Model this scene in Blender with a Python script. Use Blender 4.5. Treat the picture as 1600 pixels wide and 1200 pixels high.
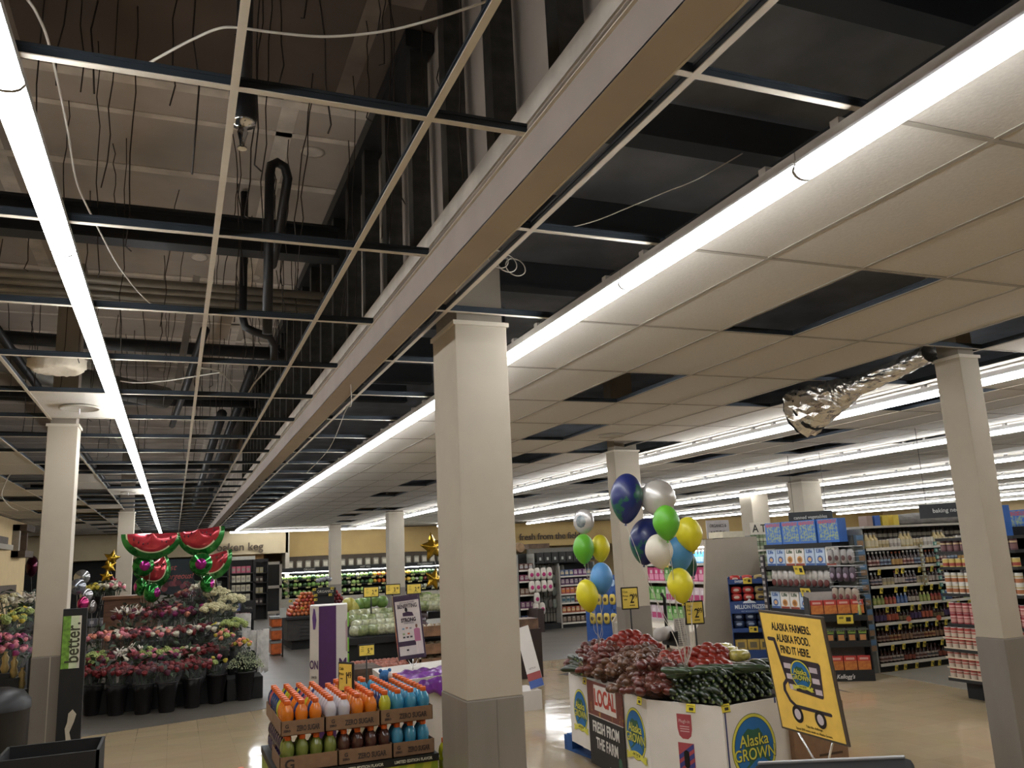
import bpy, bmesh, math, random
from mathutils import Vector, Matrix, Euler
random.seed(7)
PI = math.pi
for o in list(bpy.data.objects): bpy.data.objects.remove(o, do_unlink=True)
scene = bpy.context.scene
C = scene.collection

# ------------------------------------------------------------------ camera
YAW, PIT, ROL = math.radians(22.336), math.radians(11.668), math.radians(-2.651)
FPX, CZ = 1291.4, 1.70
_f = Vector((math.sin(YAW)*math.cos(PIT), math.cos(YAW)*math.cos(PIT), math.sin(PIT)))
_r0 = Vector((math.cos(YAW), -math.sin(YAW), 0)); _u0 = _r0.cross(_f)
_r = _r0*math.cos(ROL)+_u0*math.sin(ROL); _u = -_r0*math.sin(ROL)+_u0*math.cos(ROL)
cd = bpy.data.cameras.new('camera'); cam = bpy.data.objects.new('camera', cd); C.objects.link(cam)
cd.sensor_fit = 'HORIZONTAL'; cd.sensor_width = 36.0; cd.lens = FPX/1600*36; cd.clip_start = .05; cd.clip_end = 200
M3 = Matrix((_r, _u, -_f)).transposed()
cam.matrix_world = Matrix.Translation((0, 0, CZ)) @ M3.to_4x4()
scene.camera = cam
# world: faint ambient of a closed shop at night, the tubes do the work
w = bpy.data.worlds.new('world'); scene.world = w; w.use_nodes = True
w.node_tree.nodes['Background'].inputs[0].default_value = (.5, .5, .55, 1)
w.node_tree.nodes['Background'].inputs[1].default_value = .02
scene.view_settings.view_transform = 'Standard'
try: scene.view_settings.look = 'None'
except Exception: pass
scene.view_settings.exposure = 1.6; scene.view_settings.gamma = 1.0
scene.view_settings.use_curve_mapping = False
TUBE_STRENGTH = 9.0
TUBE_COLOR = (.96, .98, 1.0)

# ------------------------------------------------------------------ measuring helpers (points in the room from survey rays)
def ray(px, py): return _f*FPX + _r*(px-800) - _u*(py-600)
CAMP = Vector((0, 0, CZ))
def atz(px, py, z): d = ray(px, py); return CAMP + d*((z-CZ)/d.z)
def aty(px, py, y): d = ray(px, py); return CAMP + d*(y/d.y)
def atx(px, py, x): d = ray(px, py); return CAMP + d*(x/d.x)
def atd(px, py, dep): return CAMP + ray(px, py)*(dep/FPX)

# ------------------------------------------------------------------ materials
MATS = {}
def mat(name, col, rough=.6, metal=0.0, noise=0.0, scale=8.0, bump=0.0, spec=.5, coat=0.0, alpha=1.0, trans=0.0, emit=None, es=0.0, col2=None, kind='noise', detail=4.0, lo=.35, hi=.65, stretch=None):
    if name in MATS: return MATS[name]
    m = bpy.data.materials.new(name); m.use_nodes = True; MATS[name] = m
    nt = m.node_tree; b = nt.nodes['Principled BSDF']
    c4 = (*col, 1)
    b.inputs['Base Color'].default_value = c4; b.inputs['Roughness'].default_value = rough
    b.inputs['Metallic'].default_value = metal; b.inputs['Specular IOR Level'].default_value = spec
    b.inputs['Coat Weight'].default_value = coat; b.inputs['Coat Roughness'].default_value = .08
    b.inputs['Transmission Weight'].default_value = trans; b.inputs['Alpha'].default_value = alpha
    if emit: b.inputs['Emission Color'].default_value = (*emit, 1); b.inputs['Emission Strength'].default_value = es
    if noise > 0 or col2 or bump > 0:
        tc = nt.nodes.new('ShaderNodeTexCoord'); mp = nt.nodes.new('ShaderNodeMapping')
        nt.links.new(tc.outputs['Object'], mp.inputs[0])
        if stretch: mp.inputs['Scale'].default_value = stretch
        if kind == 'voronoi':
            tx = nt.nodes.new('ShaderNodeTexVoronoi'); tx.inputs['Scale'].default_value = scale; out = tx.outputs['Distance']
        elif kind == 'wave':
            tx = nt.nodes.new('ShaderNodeTexWave'); tx.inputs['Scale'].default_value = scale; tx.inputs['Distortion'].default_value = 3; out = tx.outputs['Fac']
        else:
            tx = nt.nodes.new('ShaderNodeTexNoise'); tx.inputs['Scale'].default_value = scale; tx.inputs['Detail'].default_value = detail; out = tx.outputs['Fac']
        nt.links.new(mp.outputs[0], tx.inputs['Vector'])
        if noise > 0 or col2:
            cr = nt.nodes.new('ShaderNodeValToRGB'); cr.color_ramp.elements[0].position = lo; cr.color_ramp.elements[1].position = hi
            c0 = tuple(max(0, x*(1-noise)) for x in col); c1 = col2 if col2 else tuple(min(1, x*(1+noise)) for x in col)
            if col2: c0 = col
            cr.color_ramp.elements[0].color = (*c0, 1); cr.color_ramp.elements[1].color = (*c1, 1)
            nt.links.new(out, cr.inputs[0]); nt.links.new(cr.outputs[0], b.inputs['Base Color'])
        if bump > 0:
            bp = nt.nodes.new('ShaderNodeBump'); bp.inputs['Strength'].default_value = bump; bp.inputs['Distance'].default_value = .01
            nt.links.new(out, bp.inputs['Height']); nt.links.new(bp.outputs[0], b.inputs['Normal'])
    return m
def hx(s):
    r, g, b = (int(s[i:i+2], 16)/255 for i in (0, 2, 4))
    f = lambda c: c/12.92 if c <= .04045 else ((c+.055)/1.055)**2.4
    return (f(r), f(g), f(b))
def flat(s, rough=.55, **k):      # a plain painted / printed colour by its hex code
    return mat('paint_'+s+('' if rough == .55 and not k else '_'+str(rough)+'_'.join(str(v) for v in k.values())), hx(s), rough, noise=.06, scale=14, **k)

# ------------------------------------------------------------------ mesh builder
class MB:
    def __init__(s): s.v = []; s.f = []; s.mi = []; s.mats = []; s.sm = []
    def m(s, mt):
        if mt not in s.mats: s.mats.append(mt)
        return s.mats.index(mt)
    def add(s, vs, fs, mt, sm=False, T=None):
        b = len(s.v); k = s.m(mt)
        s.v += [tuple(T @ Vector(v)) if T else tuple(v) for v in vs]
        for f in fs: s.f.append(tuple(i+b for i in f)); s.mi.append(k); s.sm.append(sm)
        return s
    def box(s, x0, x1, y0, y1, z0, z1, mt, T=None, bev=0.0):
        if bev <= 0:
            vs = [(x0,y0,z0),(x1,y0,z0),(x1,y1,z0),(x0,y1,z0),(x0,y0,z1),(x1,y0,z1),(x1,y1,z1),(x0,y1,z1)]
            return s.add(vs, [(0,3,2,1),(4,5,6,7),(0,1,5,4),(1,2,6,5),(2,3,7,6),(3,0,4,7)], mt, False, T)
        b = min(bev, (x1-x0)/2.01, (y1-y0)/2.01, (z1-z0)/2.01)
        bm = bmesh.new(); bmesh.ops.create_cube(bm, size=1)
        for v in bm.verts: v.co = Vector(((x0+x1)/2+v.co.x*(x1-x0), (y0+y1)/2+v.co.y*(y1-y0), (z0+z1)/2+v.co.z*(z1-z0)))
        bmesh.ops.bevel(bm, geom=bm.edges[:], offset=b, segments=2, affect='EDGES', profile=.5)
        bm.verts.index_update()
        s.add([v.co[:] for v in bm.verts], [tuple(v.index for v in f.verts) for f in bm.faces], mt, False, T); bm.free(); return s
    def prism(s, pts, z0, z1, mt, T=None, axis='z', sm=False):   # polygon (ccw) extruded
        n = len(pts)
        def P(p, h): return (p[0], p[1], h) if axis == 'z' else ((p[0], h, p[1]) if axis == 'y' else (h, p[0], p[1]))
        vs = [P(p, z0) for p in pts]+[P(p, z1) for p in pts]
        s.add(vs, [tuple(range(n-1, -1, -1)), tuple(range(n, 2*n))], mt, False, T)
        return s.add(vs, [(i, (i+1) % n, n+(i+1) % n, n+i) for i in range(n)], mt, sm, T)
    def lathe(s, prof, n, mt, T=None, sm=True, cap=True):         # prof: (r,z) list
        vs = []; fs = []
        for r, z in prof:
            for k in range(n): a = 2*PI*k/n; vs.append((r*math.cos(a), r*math.sin(a), z))
        for j in range(len(prof)-1):
            for k in range(n): k2 = (k+1) % n; fs.append((j*n+k, j*n+k2, (j+1)*n+k2, (j+1)*n+k))
        s.add(vs, fs, mt, sm, T)
        if cap: s.add(vs, [tuple(range(n-1, -1, -1)), tuple(range((len(prof)-1)*n, len(prof)*n))], mt, False, T)
        return s
    def tube(s, path, r, mt, n=8, sm=True, T=None):
        pts = [Vector(p) for p in path]; rs = r if isinstance(r, (list, tuple)) else [r]*len(pts)
        vs = []; fs = []; up = None
        for i, p in enumerate(pts):
            t = (pts[min(i+1, len(pts)-1)]-pts[max(i-1, 0)])
            if t.length < 1e-9: t = Vector((0, 0, 1))
            t.normalize()
            if up is None: up = t.orthogonal().normalized()
            else:
                up = up - t*up.dot(t)
                up = up.normalized() if up.length > 1e-6 else t.orthogonal().normalized()
            b = t.cross(up)
            for k in range(n): a = 2*PI*k/n; vs.append(tuple(p+(up*math.cos(a)+b*math.sin(a))*rs[i]))
        for i in range(len(pts)-1):
            for k in range(n): k2 = (k+1) % n; fs.append((i*n+k, i*n+k2, (i+1)*n+k2, (i+1)*n+k))
        fs.append(tuple(range(n-1, -1, -1))); fs.append(tuple(range((len(pts)-1)*n, len(pts)*n)))
        return s.add(vs, fs, mt, sm, T)
    def ball(s, c, rx, ry, rz, mt, n=12, m=8, T=None, fn=None):
        vs = []; fs = []
        for j in range(1, m):
            ph = PI*j/m
            for k in range(n):
                a = 2*PI*k/n; d = Vector((math.sin(ph)*math.cos(a), math.sin(ph)*math.sin(a), math.cos(ph)))
                q = fn(d) if fn else 1.0
                vs.append((c[0]+rx*d.x*q, c[1]+ry*d.y*q, c[2]+rz*d.z*q))
        t = len(vs); q = fn(Vector((0,0,1))) if fn else 1; q2 = fn(Vector((0,0,-1))) if fn else 1
        vs += [(c[0], c[1], c[2]+rz*q), (c[0], c[1], c[2]-rz*q2)]
        for j in range(m-2):
            for k in range(n): k2 = (k+1) % n; fs.append((j*n+k, (j+1)*n+k, (j+1)*n+k2, j*n+k2))
        for k in range(n): k2 = (k+1) % n; fs.append((t, k, k2)); fs.append((t+1, (m-2)*n+k2, (m-2)*n+k))
        return s.add(vs, fs, mt, True, T)
    def mesh(s, name):
        me = bpy.data.meshes.new(name); me.from_pydata(s.v, [], s.f); me.update()
        for mt in s.mats: me.materials.append(mt)
        me.polygons.foreach_set('material_index', s.mi); me.polygons.foreach_set('use_smooth', s.sm); me.update()
        return me
    def build(s, name, parent=None, loc=None, rz=None):
        o = bpy.data.objects.new(name, s.mesh(name)); C.objects.link(o)
        if parent is not None: o.parent = parent
        if loc is not None: o.location = loc
        if rz is not None: o.rotation_euler = (0, 0, rz)
        return o
def frame(origin, xdir, up=Vector((0, 0, 1))):     # matrix: local x along xdir, local z up, local y = into
    x = Vector(xdir).normalized(); z = Vector(up); z = (z - x*z.dot(x)).normalized(); y = z.cross(x)
    return Matrix.Translation(Vector(origin)) @ Matrix((x, y, z)).transposed().to_4x4()
def thing(name, label, cat, loc=(0, 0, 0), rz=0, group=None):
    o = bpy.data.objects.new(name, None); C.objects.link(o); o.empty_display_size = .1
    o.location = loc; o.rotation_euler = (0, 0, rz); o['label'] = label; o['category'] = cat
    if group: o['group'] = group
    return o
def tag(o, label, cat, group=None, kind=None):
    o['label'] = label; o['category'] = cat
    if group: o['group'] = group
    if kind: o['kind'] = kind
    return o
def struct(o): o['kind'] = 'structure'; return o
def dup(root, loc=None, rz=None, label=None, group=None, scale=None, rot=None):
    r = root.copy(); C.objects.link(r)
    if loc is not None: r.location = loc
    if rz is not None: r.rotation_euler = (0, 0, rz)
    if rot is not None: r.rotation_euler = rot
    if scale is not None: r.scale = (scale, scale, scale) if isinstance(scale, (int, float)) else scale
    if label: r['label'] = label
    if group: r['group'] = group
    for ch in list(root.children):
        c = ch.copy(); C.objects.link(c); c.parent = r
        for g in ch.children:
            d = g.copy(); C.objects.link(d); d.parent = c
    return r
def text_mb(mb, s, mt, size, T, sx=1.0, off=0.0, ext=.002, align='CENTER', shear=0.0, space=1.0):   # lettering in local x (right) / z (up), facing -y
    cu = bpy.data.curves.new('t', 'FONT'); cu.body = s; cu.size = size; cu.offset = off; cu.extrude = ext; cu.align_x = align; cu.align_y = 'CENTER'
    cu.resolution_u = 3; cu.shear = shear; cu.space_character = space
    o = bpy.data.objects.new('t', cu); C.objects.link(o)
    me = bpy.data.meshes.new_from_object(o.evaluated_get(bpy.context.evaluated_depsgraph_get()))
    vs = [T @ Vector((v.co.x*sx, -v.co.z, v.co.y)) for v in me.vertices]
    mb.add([tuple(v) for v in vs], [tuple(p.vertices) for p in me.polygons], mt)
    bpy.data.objects.remove(o, do_unlink=True); bpy.data.curves.remove(cu); bpy.data.meshes.remove(me)
I4 = Matrix.Identity(4)
def Tm(x, y, z): return Matrix.Translation((x, y, z))
def Rz(a): return Matrix.Rotation(a, 4, 'Z')
def Rx(a): return Matrix.Rotation(a, 4, 'X')
def Ry(a): return Matrix.Rotation(a, 4, 'Y')

# ------------------------------------------------------------------ shared materials
m_tile = mat('ceiling_tile', hx('c6c0b6'), .9, noise=.035, scale=60, bump=.15)
m_tbar = mat('white_tbar', hx('c8bfae'), .55, noise=.03, scale=20)
m_tdark = mat('tbar_web_steel', hx('3a4148'), .45, metal=.6, noise=.1, scale=10)
m_cream = mat('cream_wall', hx('c9b083'), .8, noise=.04, scale=3)
m_greige = mat('column_greige', hx('b5ab9a'), .75, noise=.03, scale=4)
m_colgray = mat('column_grey', hx('857e76'), .38, noise=.10, scale=3, stretch=(1, 1, .25), spec=.6)
m_dry = mat('drywall_paper', hx('aca196'), .95, noise=.14, scale=1.3, detail=6)
m_mud = mat('joint_compound', hx('cdc4b8'), .95, noise=.16, scale=5)
m_stud = mat('galvanised_stud', hx('4a4a48'), .4, metal=.75, noise=.2, scale=14)
m_steel = mat('dark_steel', hx('2b2c2e'), .45, metal=.4, noise=.15, scale=6)
m_black = mat('black_plastic', hx('151416'), .45, noise=.1, scale=10)
m_blackm = mat('black_matte', hx('1b1a1a'), .75, noise=.1, scale=10)
m_white = mat('white_gloss', hx('d8d5d0'), .4, noise=.03, scale=10)
m_chrome = mat('chrome', (.75, .75, .76), .15, metal=1)
m_galv = mat('brushed_aluminium', (.6, .6, .6), .3, metal=1, noise=.05, scale=30)
m_wire = mat('thin_black_wire', hx('2a211c'), .6)
m_cable = mat('white_cable', hx('b9b2a6'), .5)
m_beam1 = mat('beam_lavender_grey', hx('9c9088'), .75, noise=.05, scale=5)
m_beam2 = mat('beam_tan', hx('b3a89e'), .75, noise=.05, scale=3)
def tubemat():
    m = bpy.data.materials.new('tube_diffuser'); m.use_nodes = True
    nt = m.node_tree; b = nt.nodes['Principled BSDF']; b.inputs['Base Color'].default_value = (.9, .9, .9, 1)
    b.inputs['Emission Color'].default_value = (*TUBE_COLOR, 1); b.inputs['Emission Strength'].default_value = TUBE_STRENGTH
    return m
m_tube = tubemat()
m_house = mat('fixture_white', hx('c9c9cc'), .5, noise=.02)

CEIL = 3.10
# ------------------------------------------------------------------ floor
def floor_mat():
    m = bpy.data.materials.new('polished_tile_floor'); m.use_nodes = True; nt = m.node_tree; b = nt.nodes['Principled BSDF']
    tc = nt.nodes.new('ShaderNodeTexCoord'); br = nt.nodes.new('ShaderNodeTexBrick'); no = nt.nodes.new('ShaderNodeTexNoise'); n2 = nt.nodes.new('ShaderNodeTexNoise')
    br.offset = 0; br.inputs['Scale'].default_value = 1.0; br.inputs['Brick Width'].default_value = .305; br.inputs['Row Height'].default_value = .305
    br.inputs['Mortar Size'].default_value = .0012; br.inputs['Color1'].default_value = (*hx('b09c7c'), 1); br.inputs['Color2'].default_value = (*hx('b7a384'), 1); br.inputs['Mortar'].default_value = (*hx('9c8a6c'), 1)
    nt.links.new(tc.outputs['Object'], br.inputs['Vector']); nt.links.new(tc.outputs['Object'], no.inputs['Vector']); nt.links.new(tc.outputs['Object'], n2.inputs['Vector'])
    no.inputs['Scale'].default_value = 5; no.inputs['Detail'].default_value = 8
    mx = nt.nodes.new('ShaderNodeMix'); mx.data_type = 'RGBA'; mx.blend_type = 'MULTIPLY'; mx.inputs[0].default_value = .12
    nt.links.new(br.outputs['Color'], mx.inputs[6]); nt.links.new(no.outputs['Color'], mx.inputs[7]); nt.links.new(mx.outputs[2], b.inputs['Base Color'])
    b.inputs['Roughness'].default_value = .1; b.inputs['Specular IOR Level'].default_value = .6
    n2.inputs['Scale'].default_value = 2.2; n2.inputs['Detail'].default_value = 2
    bp = nt.nodes.new('ShaderNodeBump'); bp.inputs['Strength'].default_value = .22; bp.inputs['Distance'].default_value = .02
    nt.links.new(n2.outputs['Fac'], bp.inputs['Height']); nt.links.new(bp.outputs[0], b.inputs['Normal'])
    return m
def plank_mat():
    m = bpy.data.materials.new('grey_vinyl_plank'); m.use_nodes = True; nt = m.node_tree; b = nt.nodes['Principled BSDF']
    tc = nt.nodes.new('ShaderNodeTexCoord'); br = nt.nodes.new('ShaderNodeTexBrick'); mp = nt.nodes.new('ShaderNodeMapping'); mp.inputs['Rotation'].default_value = (0, 0, .6)
    nt.links.new(tc.outputs['Object'], mp.inputs[0]); nt.links.new(mp.outputs[0], br.inputs['Vector'])
    br.inputs['Scale'].default_value = 1; br.inputs['Brick Width'].default_value = 1.2; br.inputs['Row Height'].default_value = .16; br.inputs['Mortar Size'].default_value = .003
    br.inputs['Color1'].default_value = (*hx('57524b'), 1); br.inputs['Color2'].default_value = (*hx('625c54'), 1); br.inputs['Mortar'].default_value = (*hx('403c37'), 1)
    nt.links.new(br.outputs['Color'], b.inputs['Base Color']); b.inputs['Roughness'].default_value = .38
    return m
m_floor = floor_mat(); m_plank = plank_mat()
mb = MB(); mb.box(-9, 36, -4, 40, -.1, 0, m_floor); struct(mb.build('floor'))
mb = MB()
# grey plank area: flower corner and produce hall beyond a sweeping edge
edge = [(-9, 9.6), (-2.5, 10.0), (-.86, 10.5), (0, 10.72), (1.0, 11.0), (2.2, 11.8), (3.4, 12.7), (4.8, 12.8), (6.3, 12.78), (9, 12.7), (36, 12.7), (36, 38), (-9, 38)]
mb.prism(edge, 0, .003, m_plank); o = struct(mb.build('floor'))
mb = MB(); mb.prism([(8.2, 6.95), (30, 6.95), (30, 8.6), (8.45, 8.6)], 0, .002, mat('grey_aisle_tile', hx('8f897e'), .3, noise=.05, scale=4)); struct(mb.build('floor'))

# ------------------------------------------------------------------ lid above the open grid, structural walls
m_dryshade = mat('shaded_near_lid', hx('4c4139'), .95, noise=.2, scale=1.1, detail=6); m_deck = mat('dark_deck', hx('b4b9c2'), .9, noise=.2, scale=1.5)  # near lid bay: its shade is put into a darker drywall colour
mb = MB(); mb.box(-9, 1.28, 4.95, 40, 4.62, 4.8, m_dry); mb.box(-9, 1.28, -4, 4.95, 4.62, 4.8, m_dryshade); mb.box(1.28, 36, -4, 40, 4.62, 4.8, m_deck)
m_mudshade = mat('shaded_compound', hx('655a50'), .95, noise=.2, scale=4)  # joint compound darkened to carry the shade of the near bay
for i in range(34):      # taped joints across the lid
    y = 1.3+i*1.22
    mb.box(-9, 1.15, y, y+.09, 4.612, 4.62, m_mud if y > 4.9 else m_mudshade)
    if i % 2: mb.box(-9, 1.15, y+.42, y+.48, 4.614, 4.62, m_mud if y > 4.5 else m_mudshade)
for x in (-6.1, -3.66, -1.3, .55): mb.box(x, x+.11, 4.95, 40, 4.614, 4.62, m_mud); mb.box(x+.3, x+.41, 1, 4.95, 4.614, 4.62, m_mudshade)
for i in range(60): mb.ball((random.uniform(-6, 1), 5.2+9*random.random(), 4.62), random.uniform(.04, .1), random.uniform(.06, .16), .006, m_mud, 10, 4)
struct(mb.build('ceiling'))
mb = MB(); mb.box(-3.8, -3.65, -4, 25.6, 0, 3.08, m_cream); struct(mb.build('wall_left'))
mb = MB(); mb.box(-9.2, -9, -4, 40, 0, 4.7, m_cream); struct(mb.build('wall_far_left'))
m_soffit = mat('soffit_ochre', hx('b99d66'), .8, noise=.05, scale=2)
mb = MB(); mb.box(-9, 4.15, 34, 34.3, 2.18, 3.08, mat('soffit_cream', hx('b8a888'), .8, noise=.04, scale=2)); mb.box(4.15, 36, 35, 35.3, 2.03, 3.08, m_soffit); mb.box(4.05, 4.2, 34, 35.3, 0, 3.08, m_greige)
struct(mb.build('wall_soffit'))
mb = MB(); mb.box(36, 36.2, -4, 40, 0, 4.7, m_cream); struct(mb.build('wall_right'))
mb = MB(); mb.box(-9.2, 36.2, 39.8, 40, 0, 4.7, m_cream); struct(mb.build('wall_back'))
mb = MB(); mb.box(-9.2, 36.2, -4.2, -4, 0, 4.7, m_cream); struct(mb.build('wall_front'))

# ------------------------------------------------------------------ right ceiling: tiles with holes, T-bars
TX0, TDX, TY0, TDY = 2.11, .6125, 1.90, 1.26
holes = {(2,1),(2,3),(3,5),(5,6),(6,6),(4,7),(5,1),(5,2),(5,3),(9,7),(9,5),(8,3),(11,6),(9,10),(9,13),(3,10),(3,12),(4,16),(4,18),(5,21),(6,24),(7,26),(13,5),(20,7),(20,10),(27,13),(30,13),(6,2),
         (14,3),(16,9),(13,15),(22,15),(5,16),(8,17),(12,12),(17,13),(18,18),(12,20),(24,18)}
mb = MB(); tb = MB()
NX, NY = 55, 29
for i in range(NX):
    for j in range(-5, NY):
        if (i, j) in holes: continue
        x = TX0+i*TDX; y = TY0+j*TDY
        mb.box(x+.004, x+TDX-.004, y+.004, y+TDY-.004, CEIL+.004, CEIL+.02, m_tile)
struct(mb.build('ceiling'))
m_tgroove_shade = mat('shaded_tile_joint', hx('989185'), .8)  # greyer bars: shadow of the tile grooves put into the colour
def tbar_x(tb, x, y0, y1, z=CEIL, mt=None):
    tb.box(x-.012, x+.012, y0, y1, z-.001, z+.003, mt or m_tbar); tb.box(x-.002, x+.002, y0, y1, z+.003, z+.038, m_tdark); tb.box(x-.005, x+.005, y0, y1, z+.030, z+.040, m_tdark)
def tbar_y(tb, y, x0, x1, z=CEIL, mt=None):
    tb.box(x0, x1, y-.012, y+.012, z-.0008, z+.0028, mt or m_tbar); tb.box(x0, x1, y-.002, y+.002, z+.003, z+.038, m_tdark); tb.box(x0, x1, y-.005, y+.005, z+.030, z+.040, m_tdark)
for i in range(NX+1): tbar_x(tb, TX0+i*TDX, TY0-5*TDY, TY0+NY*TDY, CEIL, m_tgroove_shade if i < 8 else m_tbar)
for j in range(-5, NY+1): tbar_y(tb, TY0+j*TDY, TX0, TX0+NX*TDX, CEIL, m_tgroove_shade)
# open strip between the beam and the tiles
RX = 1.418
tbar_x(tb, RX, -3, 33)
for j in range(-4, 25): tbar_y(tb, TY0+j*TDY-.02, 1.20, TX0)
struct(tb.build('trim_1'))
# ------------------------------------------------------------------ left open grid
tb = MB()
GX = [.12-.605*k for k in range(0, 15)]+[.723]
for x in GX: tbar_x(tb, x, -3.6, 34)
GY = [2.364+1.2*k for k in range(-5, 27)]
for y in GY: tbar_y(tb, y, -8.4, 1.07)
struct(tb.build('trim_2'))
# tiles still in place far left and in patches
mb = MB()
def cellL(i, j, mt=m_tile):
    x1 = .12-.605*(i-1); x0 = x1-.605; y0 = 2.364+1.2*j
    mb.box(x0+.004, x1-.004, y0+.004, y0+1.196, CEIL+.004, CEIL+.02, mt)
left_tiles = set()
for i in range(5, 15):
    for j in range(-5, 26): left_tiles.add((i, j))
for i in (4,):
    for j in list(range(7, 9))+list(range(11, 26, 2)): left_tiles.add((i, j))
for i in (3,):
    for j in (9, 10, 14, 18, 19, 21, 22, 23): left_tiles.add((i, j))
for c in ((5, 8), (6, 9), (5, 12), (6, 12), (7, 10), (5, 15), (4, 17), (5, 19), (7, 5), (6, 7), (8, 7), (5, 2), (5, 3), (5, 4), (6, 2)): left_tiles.discard(c)
for c in left_tiles: cellL(*c)
struct(mb.build('ceiling'))
# ------------------------------------------------------------------ boxed beam
mb = MB(); mb.box(1.07, 1.205, -3.9, 33.5, 2.955, 2.962, m_beam2); mb.box(1.07, 1.076, -3.9, 33.5, 2.956, 3.105, m_beam1)
mb.box(1.199, 1.205, -3.9, 33.5, 2.956, 3.105, m_beam1); mb.box(1.058, 1.076, -3.9, 33.5, 3.095, 3.10, m_tbar); mb.box(1.203, 1.212, -3.9, 33.5, 2.953, 2.975, m_tbar)
mb.box(1.07, 1.205, -3.9, 33.5, 3.105, 3.112, m_beam1)
struct(mb.build('trim_3'))
mb = MB(); mb.box(1.11, 1.125, -3.9, 33.5, 3.20, 3.285, m_mud); mb.box(1.12, 1.25, -3.9, 33.5, 3.11, 3.20, m_dry); mb.box(1.27, 1.29, 1.0, 33.5, 3.2, 4.62, m_dry)
for i in range(12): mb.box(1.262, 1.27, 5.2+i*2.44, 5.32+i*2.44, 3.2, 4.62, m_mud)
mb.box(1.262, 1.27, 5.2, 33.5, 3.9, 3.98, m_mud)
struct(mb.build('wall_plenum'))
sm_ = MB(); sm_.box(0, .035, 0, .09, 3.285, 4.62, m_stud); sm_.box(.035, .1, 0, .003, 3.285, 4.62, m_stud); sm_.box(.035, .1, .087, .09, 3.285, 4.62, m_stud)
smesh = sm_.mesh('wall_stud')
for i in range(24):
    y = 2.2+i*.61
    o = bpy.data.objects.new('wall_stud', smesh); C.objects.link(o); o.location = (1.13, y, 0)
    tag(o, 'galvanised steel wall stud standing above the boxed beam in the open ceiling', 'stud', 'steel studs above the beam')
mb = MB(); mb.box(1.10, 1.26, 4.0, 33, 4.50, 4.605, m_steel); tag(mb.build('stud_track'), 'dark steel track running along the tops of the wall studs', 'track')

# ------------------------------------------------------------------ light rows: every 4 ft fixture is a thing
fx = thing('strip_light', 'x', 'ceiling light')
h = MB(); h.box(-.03, .03, -.638, .638, .048, .095, m_house); h.box(-.036, .036, -.635, .635, .048, .058, m_house)
for yy in (-.45, .45): h.box(-.02, .02, yy-.02, yy+.02, .09, .125, m_house)
h.build('housing', fx)
d = MB(); prof = [(-.03, .05), (-.041, .034), (-.045, .018), (-.034, .002), (-.018, -.006), (0, -.008), (.018, -.006), (.034, .002), (.045, .018), (.041, .034), (.03, .05)]
d.prism([(a, b) for a, b in prof], -.632, .632, m_tube, axis='y'); d.build('diffuser', fx)
for yy in (-.6355, .6355): MB().prism([(a*1.04, b-.001) for a, b in prof], yy-.0025, yy+.0025, m_house, axis='y').build('end_cap', fx)
first = [True]
def fixture(x, y, label, group, rz=0, z=2.975):
    if first[0]: first[0] = False; o = fx; o.location = (x, y, z); o.rotation_euler = (0, 0, rz); o['label'] = label; o['group'] = group
    else: o = dup(fx, (x, y, z), rz, label, group)
    return o
LS = 1.28
n = 0
y = 1.82*1.28+LS/2-3*LS
for k in range(26):
    yy = 2.33+LS/2+(k-3)*LS
    if yy < 32: fixture(-.46, yy, 'lit strip light of the leftmost row, under the open ceiling grid', 'strip lights in the leftmost row')
for k in range(27):
    yy = 2.147-LS/2+(k-2)*LS
    if yy < 32.2: fixture(2.05, yy, 'lit strip light of the long row between the open grid and the tiled ceiling', 'strip lights in the row beside the tiled ceiling')
rows = [(6.56, 1.0, 33), (10.1, 2.0, 34), (14.2, 3.5, 34), (18.5, 6, 34), (22.9, 8, 34), (27.3, 10, 34), (31.7, 14, 34)]
names = ['second', 'third', 'fourth', 'fifth', 'sixth', 'seventh', 'farthest']
for (x, y0, y1), nm in zip(rows, names):
    yy = y0
    while yy < y1:
        fixture(x, yy, 'lit strip light in the %s row under the tiled ceiling, counted from the big column' % nm, 'strip lights in the %s row under the tiles' % nm); yy += LS
for k in range(3): fixture(2.55+k*LS, 33.2, 'lit strip light set crosswise before the far wall, left of the thin column', 'crosswise strip lights left of the thin column', PI/2)
for k in range(2): fixture(6.45+k*LS, 33.2, 'lit strip light set crosswise before the far wall, right of the thin column', 'crosswise strip lights right of the thin column', PI/2)
for yy in (16, 22): fixture(-4.6, yy, 'short strip light glimpsed left of the left column', 'strip lights left of the left column', PI/2)

# ------------------------------------------------------------------ columns
def column(x0, x1, y0, y1, label, paint=.945, seam=None, top=CEIL+.01, upper=True):
    t = thing('square_column', label, 'column', ((x0+x1)/2, (y0+y1)/2, 0)); hxw = (x1-x0)/2; hy = (y1-y0)/2
    MB().box(-hxw, hxw, -hy, hy, paint, 3.06, m_greige, bev=.006).build('upper_shaft', t)
    b = MB().box(-hxw-.004, hxw+.004, -hy-.004, hy+.004, 0, paint, m_colgray, bev=.006)
    b.build('lower_shaft', t)
    if seam is not None: MB().box(seam-.004, seam+.004, -hy-.008, -hy-.003, 0.02, paint-.003, m_colgray if x0 > 1 else m_greige).build('seam_strip', t)
    MB().box(-hxw+.02, hxw-.02, -hy+.02, hy-.02, 3.06, 4.62, mat('raw_column_casing', hx('8d8375'), .9, noise=.1, scale=3)).build('casing', t)
    MB().box(-hxw-.012, hxw+.012, -hy-.012, hy+.012, 3.035, 3.06, m_tbar).build('collar', t)
    return t
column(1.475, 1.80, 4.43, 4.88, 'large square column with grey lower half, at the centre of the view', seam=.01)
column(-1.107, -.86, 8.45, 8.72, 'square column at the left with a pale vertical strip on its grey base', seam=.02, paint=1.02)
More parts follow.
